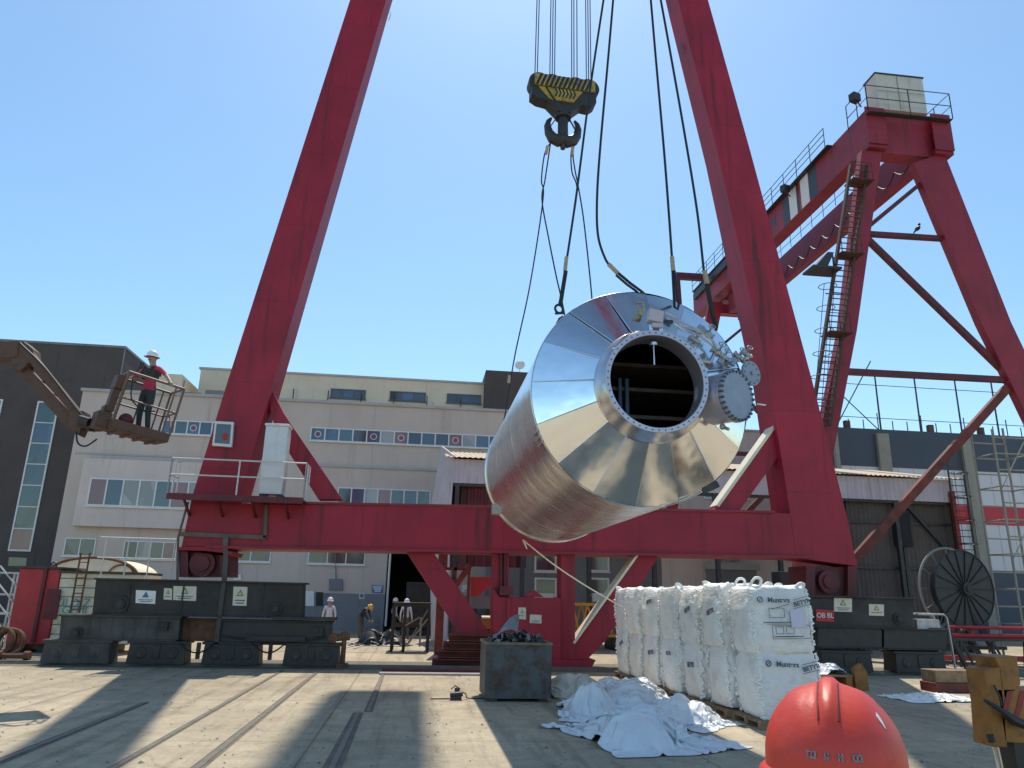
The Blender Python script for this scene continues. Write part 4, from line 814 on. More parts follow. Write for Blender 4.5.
def shackle(t):
    mb = MB(); c = A(559, 309, 11.85); mb.torus(c, (.3, -1, 0), .075, .022, 20, 8); mb.cyl(c+Vector((-.07, 0, -.09)), c+Vector((.09, 0, -.07)), .02, n=8); mb.build('shackle', M['hookblk'], t)
def thimble(px0, px1, Y0, Y1, r=.034):
    return [A(*px0, Y0), A(*px1, Y1)]
t = sling('heavy black sling running down beside the hook to the shackle on the red lug', [[A(605, -10, 11.3), A(590, 90, 11.5), A(577, 190, 11.7), A(567, 258, 11.8), A(562, 290, 11.85), A(559, 305, 11.85)]], [(A(566.5, 257, 11.79), A(565, 271, 11.79), .034)], .021, shackle)
mb = MB(); mb.tube([A(565, 271, 11.8), A(559.5, 305, 11.85)], .024, 8); mb.tube([A(566.5, 271, 11.8), A(561, 305, 11.85)], .024, 8); mb.build('eye', M['cable'], t)
mb = MB(); mb.tube([A(605, -10, 11.3), A(618, -80, 11.1), FT], .021, 7); mb.build('strand', M['cable'], t)
t = sling('slack heavy black sling bending onto the top of the cone', [[A(614, -10, 10.9), A(608, 60, 11.0), A(600, 150, 11.0), A(597, 200, 11.0), A(598, 235, 11.0), A(605, 258, 11.0), A(612, 268, 11.0)]], [(A(608.5, 264, 10.99), A(618, 273.5, 10.99), .036)], .021)
mb = MB(); mb.tube([A(617, 272, 11.0), A(630, 283, 11.0), A(641, 291, 11.1), A(646, 295, 11.3)], .024, 8); mb.tube([A(616, 275, 11.0), A(627, 284.5, 11.0), A(636, 291, 11.1), A(641, 296, 11.3)], .022, 8); mb.build('eye', M['cable'], t)
mb = MB(); mb.tube([A(614, -10, 10.9), A(622, -80, 10.85), FT], .021, 7); mb.build('strand', M['cable'], t)
t = sling('heavy black sling hanging beside the right leg, eye looped above the instrument pipes', [[A(650, -10, 10.7), A(656, 60, 10.7), A(664, 150, 10.7), A(669, 215, 10.7), A(672, 258, 10.7)]], [(A(672, 257, 10.69), A(673.2, 271, 10.69), .036)], .021)
mb = MB(); mb.tube([A(672.5, 271, 10.7), A(673.5, 290, 10.7), A(674.5, 307, 10.65), A(677.5, 309.5, 10.62), A(679, 304, 10.6), A(677, 296, 10.62), A(674.5, 271, 10.7)], .022, 8); mb.tube([A(673.5, 271, 10.7), A(674, 300, 10.9)], .022, 8); mb.build('eye', M['cable'], t)
mb = MB(); mb.tube([A(650, -10, 10.7), A(644, -80, 10.75), FT], .021, 7); mb.build('strand', M['cable'], t)
t = sling('rightmost heavy black sling, passing in front of the far crane girder', [[A(659, -10, 10.5), A(669, 45, 10.5), A(684, 130, 10.55), A(697, 210, 10.6), A(704, 272, 10.65)]], [(A(704.5, 271, 10.64), A(707, 284, 10.64), .04)], .021)
mb = MB(); mb.tube([A(706, 284, 10.65), A(712, 316, 10.75), A(716, 330, 10.9)], .026, 8); mb.tube([A(708, 284, 10.65), A(714, 316, 10.75), A(717, 328, 10.9)], .022, 8); mb.build('eye', M['cable'], t)
mb = MB(); mb.tube([A(659, -10, 10.5), A(648, -80, 10.6), FT], .021, 7); mb.build('strand', M['cable'], t)
# tag line
mb = MB(); mb.tube(catm([A(523, 540, 18.6), A(553, 564, 19.0), A(586, 586, 19.3), A(622, 607, 19.5)]), .017, 6); mb.tube([A(523, 540, 18.6), A(527, 549, 18.5), A(525, 543, 18.5)], .015, 5)
tag(mb.build('tag_line', M['twine']), 'thin pale rope slanting from vessel bottom to the far white bags', 'rope')

# ================================================================== BUILDINGS
def win_band(bld, px0, px1, h, Y, n, frame='frame_white', panes=('glass_blue',), fw=.07, marks=(), recess=.10):
    """window band: top-left px0, top-right px1, height h metres, n panes"""
    a, b = at(*px0, Y=Y), at(*px1, Y=Y); zt = a.z; x0, x1 = a.x, b.x; mb = MB(); y0 = Y-.05
    mb.bx((x0, y0, zt-fw), (x1, Y+.02, zt)); mb.bx((x0, y0, zt-h), (x1, Y+.02, zt-h+fw))
    W = (x1-x0-fw)/n
    for i in range(n+1): mb.bx((x0+W*i, y0+.002, zt-h+fw), (x0+W*i+fw, Y+.02, zt-fw))
    mb.bx((x0-.05, y0-.08, zt-h-.06), (x1+.05, y0, zt-h))
    fr = mb.build('window', M[frame], bld)
    ms = list(dict.fromkeys(panes)); mb = MB(); rr = random.Random(int(abs(x0*100)))
    for i in range(n): mb.bx((x0+W*i+fw, Y-.02, zt-h+fw), (x0+W*(i+1), Y-.005, zt-fw), ms.index(panes[i % len(panes)]))
    mb.build('pane', [M[k] for k in ms], fr)
    if marks:
        mb = MB()
        for i in marks:
            c = Vector((x0+W*(i+.5)+fw/2, Y-.03, zt-h/2)); mb.torus(c, (0, 1, 0), .17, .022, 18, 6, 0); mb.cyl(c-Vector((0, .01, 0)), c+Vector((0, .008, 0)), .075, n=12, mi=1); mb.cut()
        build_each(mb, 'window_emblem', [M['white'], M['red_bright']], fr)
    return fr
YB = 43.0
fb = thing('factory_building', (0, YB, 0), 'long pale grey factory block with ribbon windows and cream top storey', 'building')
xL = at(83, 391, Y=YB).x; xR = 5.8; zR = 12.55
mb = MB(); mb.bx((xL, YB, 1.95), (-1.62, YB+25, zR)); mb.bx((1.55, YB, 1.95), (5.8, YB+25, zR)); mb.bx((-1.62, YB, 4.95), (1.55, YB+25, zR)); mb.bx((-1.62, YB+8, 0), (1.55, YB+25, 4.95)); mb.build('wall', M['wall'], fb)
mb = MB(); mb.bx((xL-.03, YB-.04, 0), (-1.62, YB+24, 1.95)); mb.bx((1.55, YB-.04, 0), (5.8, YB+24, 1.95)); mb.build('plinth', M['plinth'], fb)
mb = MB(); mb.bx((xL-.08, YB-.12, zR), (xR, YB+.35, zR+.16)); mb.bx((xL-.08, YB+.35, zR), (xL+.3, YB+25, zR+.16)); mb.build('parapet', M['ledge'], fb)
mb = MB(); mb.bx((xL+.3, YB+.35, zR-.05), (xR, YB+24.9, zR+.02)); mb.build('roof', M['roofdeck'], fb)
# storey ledges
mb = MB(); mb.bx((-6.9, YB-.10, 8.85), (4.6, YB+.01, 8.98)); mb.bx((xL+.2, YB-.05, 9.0), (-6.9, YB+.01, 9.08)); mb.build('storey_ledge', M['ledge'], fb)
mb = MB()
q = at(388, 590, Y=YB-.07); mb.cyl((q.x, YB-.07, .3), (q.x, YB-.07, 5.4), .06, n=8)
mb.build('downpipe', M['white'], fb)
mb = MB()
for x in (-8.55, -2.9, 1.5): mb.bx((x, YB-.006, 1.96), (x+.035, YB+.01, zR-.02))
mb.build('wall_joint', M['ledge'], fb)
# projecting bay on the left with its own windows
a = at(84, 458, Y=YB-.5); b = at(205, 530, Y=YB-.5)
mb = MB(); z_t, z_b = at(90, 458, Y=YB-.5).z, at(84, 526, Y=YB-.5).z; mb.bx((a.x, YB-.5, z_b), (b.x+1.6, YB+.02, z_t)); bay = mb.build('bay', M['wall_pale'], fb, bevel=.02)
win_band(fb, (91, 477.5), (222, 485), 1.5, YB-.5, 8, panes=('glass_pink', 'glass_blue', 'glass_pale', 'glass_pale', 'glass_teal', 'glass_pink', 'glass_pale', 'glass_pink'), fw=.08)
win_band(fb, (163, 419.5), (238, 424), .82, YB, 6, panes=('glass_blue', 'glass_teal', 'glass_blue'), marks=(2, 5))
win_band(fb, (311, 427), (503, 437.5), .80, YB, 14, panes=('glass_blue', 'glass_blue', 'glass_teal', 'glass_dark', 'glass_blue', 'glass_pale', 'glass_pink', 'glass_dark', 'glass_blue', 'glass_dark', 'glass_pink', 'glass_pale', 'glass_blue', 'glass_dark'), marks=(0, 4, 6, 10))
win_band(fb, (338, 487), (431, 492), .95, YB, 7, panes=('glass_teal', 'glass_blue', 'glass_pale', 'glass_pink', 'glass_teal', 'glass_blue', 'glass_teal'))
win_band(fb, (66, 537.5), (97, 538.5), .95, YB, 2, panes=('glass_grey',), fw=.06)
win_band(fb, (125, 540.5), (178, 542.5), .95, YB, 4, panes=('glass_grey', 'glass_pale', 'glass_grey', 'glass_pink'), fw=.06)
win_band(fb, (232, 544), (272, 546), .92, YB, 2, panes=('glass_grey',), fw=.06)
win_band(fb, (309, 546.5), (366, 548), .92, YB, 3, panes=('glass_grey',), fw=.06)

# cream set-back storey
pz = thing('x', (0, 0, 0), 'x', 'x'); bpy.data.objects.remove(pz)
x0 = at(200, 376, Y=YB+4).x; x1 = at(484, 386, Y=YB+4).x; zt = at(290, 374, Y=YB+4).z
mb = MB(); mb.bx((x0, YB+4, zR), (x1, YB+20, zt)); top = mb.build('top_storey', M['wall_top'], fb)
mb = MB(); mb.bx((x0-.1, YB+3.9, zt), (x1, YB+20, zt+.12)); mb.build('roof', M['ledge'], top)
for p0, p1 in (((331, 388.5), (366, 390)), ((390, 391), (426, 392.5)), ((447, 393.5), (481, 395))): win_band(top, p0, p1, .62, YB+4, 3, 'frame_dark', ('glass_dark', 'glass_blue', 'glass_dark'))
mb = MB()
for x in (293, 328, 361, 394, 427, 461): q = at(x, 399, Y=YB+3.8); mb.bx((q.x-.03, YB+3.7, zR), (q.x+.03, YB+3.76, zR+1.75)); mb.cut()
build_each(mb, 'conduit', M['steel_dark'], top)
mb = MB(); q = at(433, 392, Y=YB+3.5); mb.cyl((q.x, YB+3.5, zR), (q.x, YB+3.5, zR+1.3), .05, n=6); mb.box((q.x, YB+3.5, zR+.5), (.4, .3, .5)); mb.build('vent', M['steel'], top)
# roof boxes
mb = MB(); c0, c1 = at(153, 373, Y=YB+2.5), at(178, 393, Y=YB+2.5); mb.bx((c0.x, YB+2.5, zR), (c1.x+.1, YB+6, c0.z)); mb.build('stair_head', M['wall_top'], fb)
mb = MB(); q = at(180, 386, Y=YB+1); mb.bx((q.x, YB+1, zR), (q.x+1.2, YB+2, zR+.5)); mb.cyl((q.x+.2, YB+1, zR), (q.x+.2, YB+1, zR+1.2), .04, n=6); mb.bx((q.x+1.4, YB+1.2, zR), (q.x+2.4, YB+2, zR+.75)); mb.build('roof_unit', M['wall_mid'], fb)
# dark roof house on the right with dish
mb = MB(); c0, c1 = at(486, 370, Y=YB+3), at(520, 412, Y=YB+3); mb.bx((c0.x, YB+3, zR), (c1.x+2, YB+9, c0.z)); rh = mb.build('roof_house', M['wall_dark'], fb)
mb = MB(); q = at(520, 365, Y=YB+3); mb.lathe([(0, .1), (.2, .07), (.33, 0)], q, (-.3, -1, .2), 16); mb.cyl(q, q+Vector((0, .3, -.8)), .03, n=6); mb.build('satellite_dish', M['white'], rh)
# loading door opening, signs
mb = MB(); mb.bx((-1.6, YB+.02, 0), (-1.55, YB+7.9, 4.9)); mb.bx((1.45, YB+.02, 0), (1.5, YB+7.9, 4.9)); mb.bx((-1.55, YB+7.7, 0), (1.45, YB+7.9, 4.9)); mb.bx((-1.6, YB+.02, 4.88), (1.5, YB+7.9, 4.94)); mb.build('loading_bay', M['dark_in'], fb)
mb = MB(); q = at(372, 585, Y=YB-.06); P = [at(*p, Y=YB-.06) for p in ((371.5, 585), (383, 585.5), (382.5, 593), (372, 592.5))]; mb.prism(P, (0, .03, 0)); sg = mb.build('sign', M['sign_blue'], fb)
mb = MB(); 
for k in range(3): c = P[0].lerp(P[1], .5)+(P[3]-P[0])*(.22+.28*k)+Vector((0, -.012, 0)); mb.box(c, (.5-.08*k, .006, .07))
mb.build('sign_writing', M['white'], sg)
mb = MB(); P = [at(*p, Y=YB-.06) for p in ((359, 592.5), (364.5, 592.5), (364.5, 599), (359, 599))]; mb.prism(P, (0, .03, 0)); sg = mb.build('sign', M['sign_beige'], fb)
mb = MB(); c = sum(P, Vector())/4; mb.cyl(c+Vector((0, -.02, 0)), c+Vector((0, -.004, 0)), .1, n=14); mb.build('sign_mark', M['sign_blue'], sg)
mb = MB(); P = [at(*p, Y=YB-.06) for p in ((303, 591), (314, 591), (314, 606), (303, 606))]; mb.prism(P, (0, .03, 0)); mb.build('notice_board', M['white'], fb)
mb = MB(); P = [at(*p, Y=YB-.06) for p in ((233.5, 574), (241, 574.5), (241, 580), (233.5, 580))]; mb.prism(P, (0, .03, 0)); mb.build('notice', M['white'], fb)
mb = MB(); P = [at(*p, Y=YB-.1) for p in ((329, 579), (342.5, 579), (342.5, 590.5), (329, 590.5))]; mb.prism(P, (0, .08, 0)); mb.tube([at(335, 548, Y=YB-.1), at(336, 579, Y=YB-.1)], .03); mb.build('cable_box', M['wall_mid'], fb)
mb = MB(); P = [at(*p, Y=YB-.07) for p in ((316, 592), (323, 592), (323, 606), (316, 606))]; mb.prism(P, (0, .05, 0)); mb.build('low_window', M['glass_dark'], fb)

rb_ = thing('rear_building', (24, 54.6, 0), 'pale building with blue windows, glimpsed behind the right crane leg', 'building')
ra, rbx = at(640, 470, Y=54.6).x, at(839, 470, Y=54.6).x; rz_ = at(838, 436, Y=54.6).z
mb = MB(); mb.bx((ra, 54.6, 0), (rbx, 66, rz_)); mb.build('wall', M['wall'], rb_)
mb = MB(); mb.bx((ra-.1, 54.5, rz_), (rbx+.05, 66, rz_+.15)); mb.build('roof', M['ledge'], rb_)
win_band(rb_, (703, 481), (748, 483.5), 1.3, 54.6, 4, panes=('glass_blue', 'glass_teal'))
# charcoal block far left
db = thing('office_building', (-22, 46, 0), 'tall charcoal clad building on the left with a vertical strip window', 'building')
xr = at(125.5, 347, Y=46).x; mb = MB(); mb.bx((-36, 46, 0), (xr, 72, 16.1)); mb.build('wall', M['wall_dark'], db)
mb = MB(); mb.bx((-36.05, 45.94, 16.1), (xr+.05, 72, 16.24)); mb.bx((xr-.02, 45.93, .0), (xr+.04, 45.999, 16.1)); mb.build('parapet', M['wall_mid'], db)
def vstrip(x0, x1, z0, z1, n, panes):
    mb = MB(); Y = 46; fw = .09; mb.bx((x0, Y-.06, z0), (x0+fw, Y+.02, z1)); mb.bx((x1-fw, Y-.06, z0), (x1, Y+.02, z1)); H_ = (z1-z0-fw)/n
    for i in range(n+1): mb.bx((x0+fw, Y-.058, z0+H_*i), (x1-fw, Y+.02, z0+H_*i+fw*(1 if i in (0, n) else .6)))
    fr = mb.build('window', M['frame_white'], db); mb = MB(); ms = list(dict.fromkeys(panes))
    for i in range(n): mb.bx((x0+fw, Y-.03, z0+H_*i+.05), (x1-fw, Y-.01, z0+H_*(i+1)+.02), ms.index(panes[i]))
    mb.build('pane', [M[k] for k in ms], fr)
q0, q1 = at(9, 551, Y=46), at(55, 402, Y=46); vstrip(at(8, 551, Y=46).x, at(31, 551, Y=46).x, q0.z, q1.z, 7, ['glass_pink', 'glass_grey', 'glass_teal', 'glass_teal', 'glass_teal', 'glass_blue', 'glass_teal'])
vstrip(at(-52, 551, Y=46).x, at(-29, 551, Y=46).x, q0.z, q1.z, 7, ['glass_grey', 'glass_teal', 'glass_blue', 'glass_teal', 'glass_teal', 'glass_blue', 'glass_teal'])
mb = MB(); P = [at(*p, Y=45.97) for p in ((9, 557), (27, 558), (26, 566), (8, 566))]; mb.prism(P, (0, .02, 0)); mb.build('low_window', M['glass_grey'], db)

# grey annex and pale garage seen under the beam
an = thing('annex_building', (9, 41.5, 0), 'grey annex with two stacked white framed windows, seen under the crane beam', 'building')
xa, xb, xc = at(488, 580, Y=41.5).x, at(662, 580, Y=41.5).x, at(806, 590, Y=41.5).x
mb = MB(); mb.bx((xa, 41.5, 0), (xb, 42.9, 7.0)); mb.build('wall', M['wall_mid'], an)
for x0, x1 in ((534.5, 556.5), (588, 609)):
    for y, h in ((552, 1.05), (577.5, .95)): win_band(an, (x0, y), (x1, y+.6), h, 41.5, 1, panes=('glass_dark',), fw=.10)
mb = MB()
for x in (540, 598): q = at(x, 597, Y=41.3); mb.bx((q.x-.3, 41.2, q.z-.25), (q.x+.7, 41.49, q.z+.2)); mb.cut()
build_each(mb, 'air_conditioner', M['white'], an)
sign([(462, 585), (471, 585), (471, 592), (462, 592)], 41.4, an, M['white'], None, 2)
ga = thing('garage_building', (15, 41.5, 0), 'pale lavender building with a grey roller shutter, behind the white bags', 'building')
mb = MB(); mb.bx((xb, 41.5, 1.6), (xc, 42.9, 7.0)); mb.build('wall', M['wall_pale'], ga)
mb = MB(); mb.bx((xb, 41.46, 0), (xc, 42.85, 1.6)); mb.build('plinth', M['wall_mid'], ga)
mb = MB(); p, q = at(706, 564, Y=41.4), at(758, 600, Y=41.4); mb.bx((p.x, 41.36, .02), (q.x, 41.44, p.z-.28))
for k in range(14): z = .1+(p.z-.5)*k/14; mb.bx((p.x, 41.345, z), (q.x, 41.361, z+.05))
mb.build('roller_shutter', M['plinth'], ga)
mb = MB(); mb.bx((p.x-.1, 41.1, p.z-.28), (q.x+.1, 41.44, p.z+.05)); mb.build('shutter_box', M['ledge'], ga)
c = at(733, 562.5, Y=41.45); text('DEPO GEMI', .28, front((c.x-.3, 41.44, p.z+.25)), M['ink'], 'wall_writing', ga)

# ================================================================== CANOPY SHED
YS = 33.0
sh = thing('open_shed', (14, YS, 0), 'long open shed with pale corrugated fascia and tan sheet roof, behind the vessel', 'shed')
def corrug(mb, x0, x1, y, zlo, zhi, pitch=.24, amp=.035, axis='x'):
    n_ = max(2, int((x1-x0)/pitch*4)); vs = []
    for i in range(n_+1):
        x = x0+(x1-x0)*i/n_; d = (0, amp, amp, 0)[i % 4]
        if callable(zlo): pass
        if axis == 'x': vs += [(x, y+d, zlo), (x, y+d, zhi)]
        else: vs += [(y+d, x, zlo), (y+d, x, zhi)]
    mb.add(vs, [(2*i, 2*i+2, 2*i+3, 2*i+1) for i in range(n_)])
sx0, sx1 = at(453, 460, Y=YS).x, at(953, 480, Y=YS).x; fz1, fz0 = 7.85, 6.78
mb = MB(); corrug(mb, sx0, sx1, YS, fz0, fz1); mb.build('fascia', M['lav_sheet'], sh, smooth=False)
mb = MB(); n_ = int((sx1-sx0+.6)/.06); vs = []
for i in range(n_+1):
    x = sx0-.3+(sx1-sx0+.6)*i/n_; d = (0, .04, .04, 0)[i % 4]; vs += [(x, YS-.3, fz1+.02+d), (x, YS+6.5, fz1+1.5+d)]
mb.add(vs, [(2*i, 2*i+2, 2*i+3, 2*i+1) for i in range(n_)]); mb.build('roof', M['roof_sheet'], sh, smooth=False)
# left gable sheet and its post
mb = MB(); gv = [at(453.5, 455, Y=YS), at(441.5, 446, Y=YS+5), at(431, 505, Y=YS+3), at(430, 560, Y=YS+3), at(431, 646, Y=YS+3), at(446, 646, Y=YS), at(450, 505, Y=YS)]
mb.prism(gv, (.06, .02, 0)); mb.build('gable_wall', M['lav_sheet'], sh)
mb = MB()
for i in range(9):
    x = sx0+.25+(sx1-sx0-.35)*i/8; mb.bx((x-.09, YS+.08, 0), (x+.09, YS+.28, fz0+.9)); mb.bx((x-.09, YS+6.0, 0), (x+.09, YS+6.2, fz1+1.1)) if i > 5 else None
    mb.bar((x, YS+.2, fz0+.5), (x, YS+6.2, fz1+1.3), .14, .18)
mb.build('post', M['steel_dark'], sh)
mb = MB(); mb.bx((sx0, YS+.1, fz0-.12), (sx1, YS+.25, fz0+.05))
for yy in (1.5, 3, 4.5): mb.bx((sx0, YS+yy, fz1-.1+yy*.2), (sx1, YS+yy+.08, fz1+.0+yy*.2))
mb.build('purlin', M['steel_dark'], sh)
bx0 = at(838, 560, Y=YS+.6).x
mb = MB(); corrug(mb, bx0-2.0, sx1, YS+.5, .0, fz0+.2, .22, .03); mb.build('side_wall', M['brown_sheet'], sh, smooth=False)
mb = MB(); p = at(953, 500, Y=YS-.05); mb.bx((p.x-.15, YS-.12, 0), (p.x+.1, YS-.02, fz0+.5)); mb.build('corner_post', M['red_bright'], sh)
mb = MB()
for x in (852, 906): p = at(x, 560, Y=YS+.42); mb.bx((p.x-.08, YS+.36, 0), (p.x+.08, YS+.46, fz0))
mb.bx((bx0-1.5, YS+.38, 3.6), (sx1, YS+.44, 3.72)); mb.bx((bx0-1.5, YS+.38, 5.7), (sx1, YS+.44, 5.8)); mb.bar(at(906, 505, Y=YS+.35), at(945, 548, Y=YS+.35), .12); mb.build('wall_frame', M['steel_dark'], sh)
mb = MB(); p, q = at(892, 512, Y=YS+.3), at(912, 547, Y=YS+.3); mb.bx((p.x, YS+.2, q.z), (q.x, YS+.36, p.z)); mb.build('wall_hatch', M['dark_in'], sh)
# maroon curtain sheet at the left end, and hanging tools rail below
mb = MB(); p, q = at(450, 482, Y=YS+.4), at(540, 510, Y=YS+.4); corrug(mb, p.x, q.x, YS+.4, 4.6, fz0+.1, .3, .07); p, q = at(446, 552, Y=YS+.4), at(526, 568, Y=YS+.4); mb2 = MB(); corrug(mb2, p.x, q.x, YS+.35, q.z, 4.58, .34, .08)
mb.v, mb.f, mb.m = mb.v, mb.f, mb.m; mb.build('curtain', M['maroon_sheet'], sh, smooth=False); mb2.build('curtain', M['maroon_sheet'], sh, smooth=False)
mb = MB(); p, q = at(446, 553, Y=YS+.2), at(466, 568, Y=YS+.2); mb.bx((p.x, YS+.15, q.z), (q.x, YS+.25, p.z)); mb.build('panel', M['red_rust'], sh)

# ================================================================== STRIPED WAREHOUSE
YW = 45.0
wh = thing('warehouse', (33, YW, 0), 'large white warehouse with navy top band and red stripe, at the right', 'warehouse')
wx0 = at(838, 430, Y=YW).x; wx1 = 60
mb = MB(); mb.bx((wx0, YW, 0), (wx1, YW+30, 13.1)); mb.build('wall', M['white_clad'], wh)
mb = MB(); mb.bx((wx0-.04, YW-.04, 10.65), (wx1, YW+29, 13.18)); mb.build('top_band', M['navy'], wh)
mb = MB(); mb.bx((wx0-.03, YW-.03, 7.15), (wx1, YW+29, 8.35)); mb.build('stripe', M['red_clad'], wh)
mb = MB(); mb.bx((wx0-.05, YW-.05, 0), (wx1, YW+29, 4.25)); mb.build('base_band', M['navy'], wh)
for x0, x1, y in ((878, 889.5, 445), (962, 971, 445), (834, 838, 440)):
    p, q = at(x0, y, Y=YW-.25), at(x1, y, Y=YW-.25); mb = MB(); mb.bx((p.x, YW-.3, 0), (q.x, YW-.052, 12.85)); mb.build('pilaster', M['pilaster'], wh)
mb = MB()
for k in range(26):
    x = wx0+.6+k*1.1; mb.bx((x, YW-.012, 4.26), (x+.02, YW+.01, 7.14)); mb.bx((x, YW-.012, 8.36), (x+.02, YW+.01, 10.64))
mb.build('cladding_joint', M['ledge'], wh)
mb = MB()
for x0, y0, x1, y1 in ((876, 376, 881, 430), (917, 377, 921, 431), (957, 379, 962, 432), (994, 381, 999, 433)):
    p, q = at(x0, y0, Y=YW+.2), at(x1, y1, Y=YW+.2); mb.cyl((q.x, YW+.2, 13.15), (q.x, YW+.2, p.z), .06, .05, n=6)
for z in (16.3, 14.0): mb.tube([(wx0-.2, YW+.2, z), (wx1, YW+.2, z-.05)], .025, 5)
for x in range(1, 16): X = wx0+x*1.05; mb.cyl((X, YW+.4, 13.1), (X, YW+.4, 13.1+(1.3 if x % 3 == 0 else .8)), .035, n=5)
p = at(841, 398, Y=YW+.2); mb.bar((wx0+.1, YW+.2, 13.4), (wx0+3.0, YW+.2, 18.0), .06); mb.bar((wx0+.1, YW+.2, 16), (wx0+3, YW+.2, 13.2), .05)
mb.build('roof_post', M['steel_dark'], wh)
mb = MB()
for X in (wx0+.9, wx0+6.9, wx0+10.6): mb.box((X, YW+.4, 13.5), (.35, .3, .5))
mb.build('roof_lamp', M['rust'], wh)

# caged wall ladder at end of shed
ld = thing('access_ladder', at(965, 600, Y=YS-.3), 'dark caged ladder standing at the right end of the open shed', 'ladder')
mb = MB(); a0, a1 = at(950, 448, Y=YS-.3), at(966, 600, Y=YS-.3); b0, b1 = at(966, 450, Y=YS-.3), at(985, 600, Y=YS-.3)
mb.bar((a1.x, YS-.3, 0), (a1.x, YS-.3, a0.z), .06); mb.bar((b1.x-.15, YS-.3, 0), (b1.x-.15, YS-.3, a0.z), .06); mb.build('stile', M['steel_dark'], ld)
mb = MB()
for k in range(28): z = .35+k*.3; mb.cyl((a1.x, YS-.3, z), (b1.x-.15, YS-.3, z), .022, n=5)
mb.build('rung', M['steel_dark'], ld)
mb = MB()
for k in range(6): z = 2.6+k*1.1; c = Vector(((a1.x+b1.x)/2-.07, YS-.55, z)); mb.tube([c+Vector((.36*math.cos(t), .36*math.sin(t), 0)) for t in [j*2*PI/12 for j in range(12)]], .018, 4, closed=True)
for dx in (-.34, 0, .34): mb.cyl((c.x+dx, YS-.85 if dx == 0 else YS-.6, 2.6), (c.x+dx, YS-.85 if dx == 0 else YS-.6, 8.2), .015, n=4)
mb.build('cage', M['steel_dark'], ld)
# scaffold tower right
sc = thing('scaffold_tower', at(1020, 640, z=0), 'grey tube scaffold tower at the right edge, in front of the striped warehouse', 'scaffold')
Ysc = 29.5
pl = [at(1003, 500, Y=Ysc).x, at(1026, 500, Y=Ysc).x+.55]
mb = MB()
for X in pl:
    for y in (Ysc, Ysc+1.3): mb.cyl((X, y, .02), (X, y, 9.6 if X == pl[0] else 10.0), .05, n=8)
mb.build('standard', M['pilaster'], sc)
mb = MB()
for k in range(13):
    z = .6+k*.72
    for y in (Ysc, Ysc+1.3): mb.cyl((pl[0], y, z), (pl[1], y, z), .035, n=6)
    if k % 2: mb.cyl((pl[0], Ysc, z), (pl[0], Ysc+1.3, z), .035, n=6); mb.cyl((pl[1], Ysc, z), (pl[1], Ysc+1.3, z), .035, n=6)
mb.build('ledger', M['pilaster'], sc)
mb = MB()
for k in range(3): mb.cyl((pl[0], Ysc-.06, 1+3*k), (pl[1], Ysc-.06, 3.4+3*k), .025, n=6)
mb.build('diagonal', M['pilaster'], sc)

# ================================================================== CABLE REEL
rl = thing('cable_reel', (20.5, 26.6, 0), 'large dark spoked cable reel on a stand behind the right bogie', 'cable reel')
rc = Vector(at(965, 589, Y=26.6)); RR = 1.42; rn = Vector((.20, -.98, 0)).normalized()
mb = MB(); mb.cyl(rc, rc-rn*.03, RR, n=64); mb.torus(rc, rn, RR, .035, 56, 8); mb.build('flange', M['bogie_dark'], rl)
mb = MB(); rx = rn.cross(Vector((0, 0, 1))).normalized()
for i in range(18):
    a = 2*PI*i/18; d = rx*math.cos(a)+Vector((0, 0, 1))*math.sin(a); mb.bar(rc+d*.2+rn*.02, rc+d*(RR-.04)+rn*.02, .045, .03, up=rn)
mb.build('spoke', M['bogie'], rl)
mb = MB(); mb.cyl(rc, rc+rn*.16, .24, n=24); mb.cyl(rc+rn*.16, rc+rn*.2, .12, n=16); mb.build('hub', M['bogie'], rl)
mb = MB(); c2 = rc-rn*.62; mb.torus(c2, rn, RR+.10, .05, 56, 8)
for i in range(12):
    a = 2*PI*i/12; d = rx*math.cos(a)+Vector((0, 0, 1))*math.sin(a); mb.bar(c2+d*.2, c2+d*(RR+.08), .04, .03, up=rn)
mb.build('guard_ring', M['pilaster'], rl)
mb = MB(); mb.cyl(rc-rn*.05, c2, RR*.72, n=40); mb.build('drum', M['black'], rl)
mb = MB()
for s in (-1, 1):
    mb.bar(rc-rn*.8, Vector((rc.x+s*1.0, rc.y+.9, .02)), .14); mb.bar(rc-rn*.2+Vector((0, 0, -.2)), Vector((rc.x+s*.9, rc.y-.1, .02)), .12)
mb.bx((rc.x-1.5, rc.y-.2, .5), (rc.x+1.2, rc.y+.9, .62)); mb.build('stand', M['bogie_dark'], rl)

# low pipe trestle at far right with red beams
tr = thing('pipe_trestle', (22.5, 25, 0), 'low steel trestle of red beams standing in front of the cable reel at right', 'trestle')
mb = MB(); yt = 25.0
xq0, xq1 = at(955, 640, Y=yt).x, at(1024, 640, Y=yt).x+2.5
for z, r in ((1.02, .08), (1.30, .06)): mb.cyl((xq0, yt+.2, z), (xq1, yt+.2, z), r, n=10)
mb.bx((xq0, yt+.4, .18), (xq1, yt+.7, .34)); mb.build('beam', M['red_bright'], tr)
mb = MB(); mb.bx((xq0-.1, yt-.05, .86), (xq1, yt+.05, .95))
for k in range(5):
    x = xq0+.1+k*1.2; mb.bar((x, yt, 0), (x+.12, yt, .9), .07); mb.bar((x+.5, yt, .02), (x+.1, yt, .9), .06)
mb.build('trestle_leg', M['steel_dark'], tr)
sg = MB(); xq = at(948, 640, Y=24).x; sg.bar((xq, 24, 1.35), (xq+.55, 24, .02), .10); sg.cyl((xq-.08, 24, 1.40), (xq+.06, 24, 1.30), .1, n=10)
tag(sg.build('leaning_lever', M['steel_dark']), 'dark steel lever leaning at an angle beside the right bogie', 'lever')

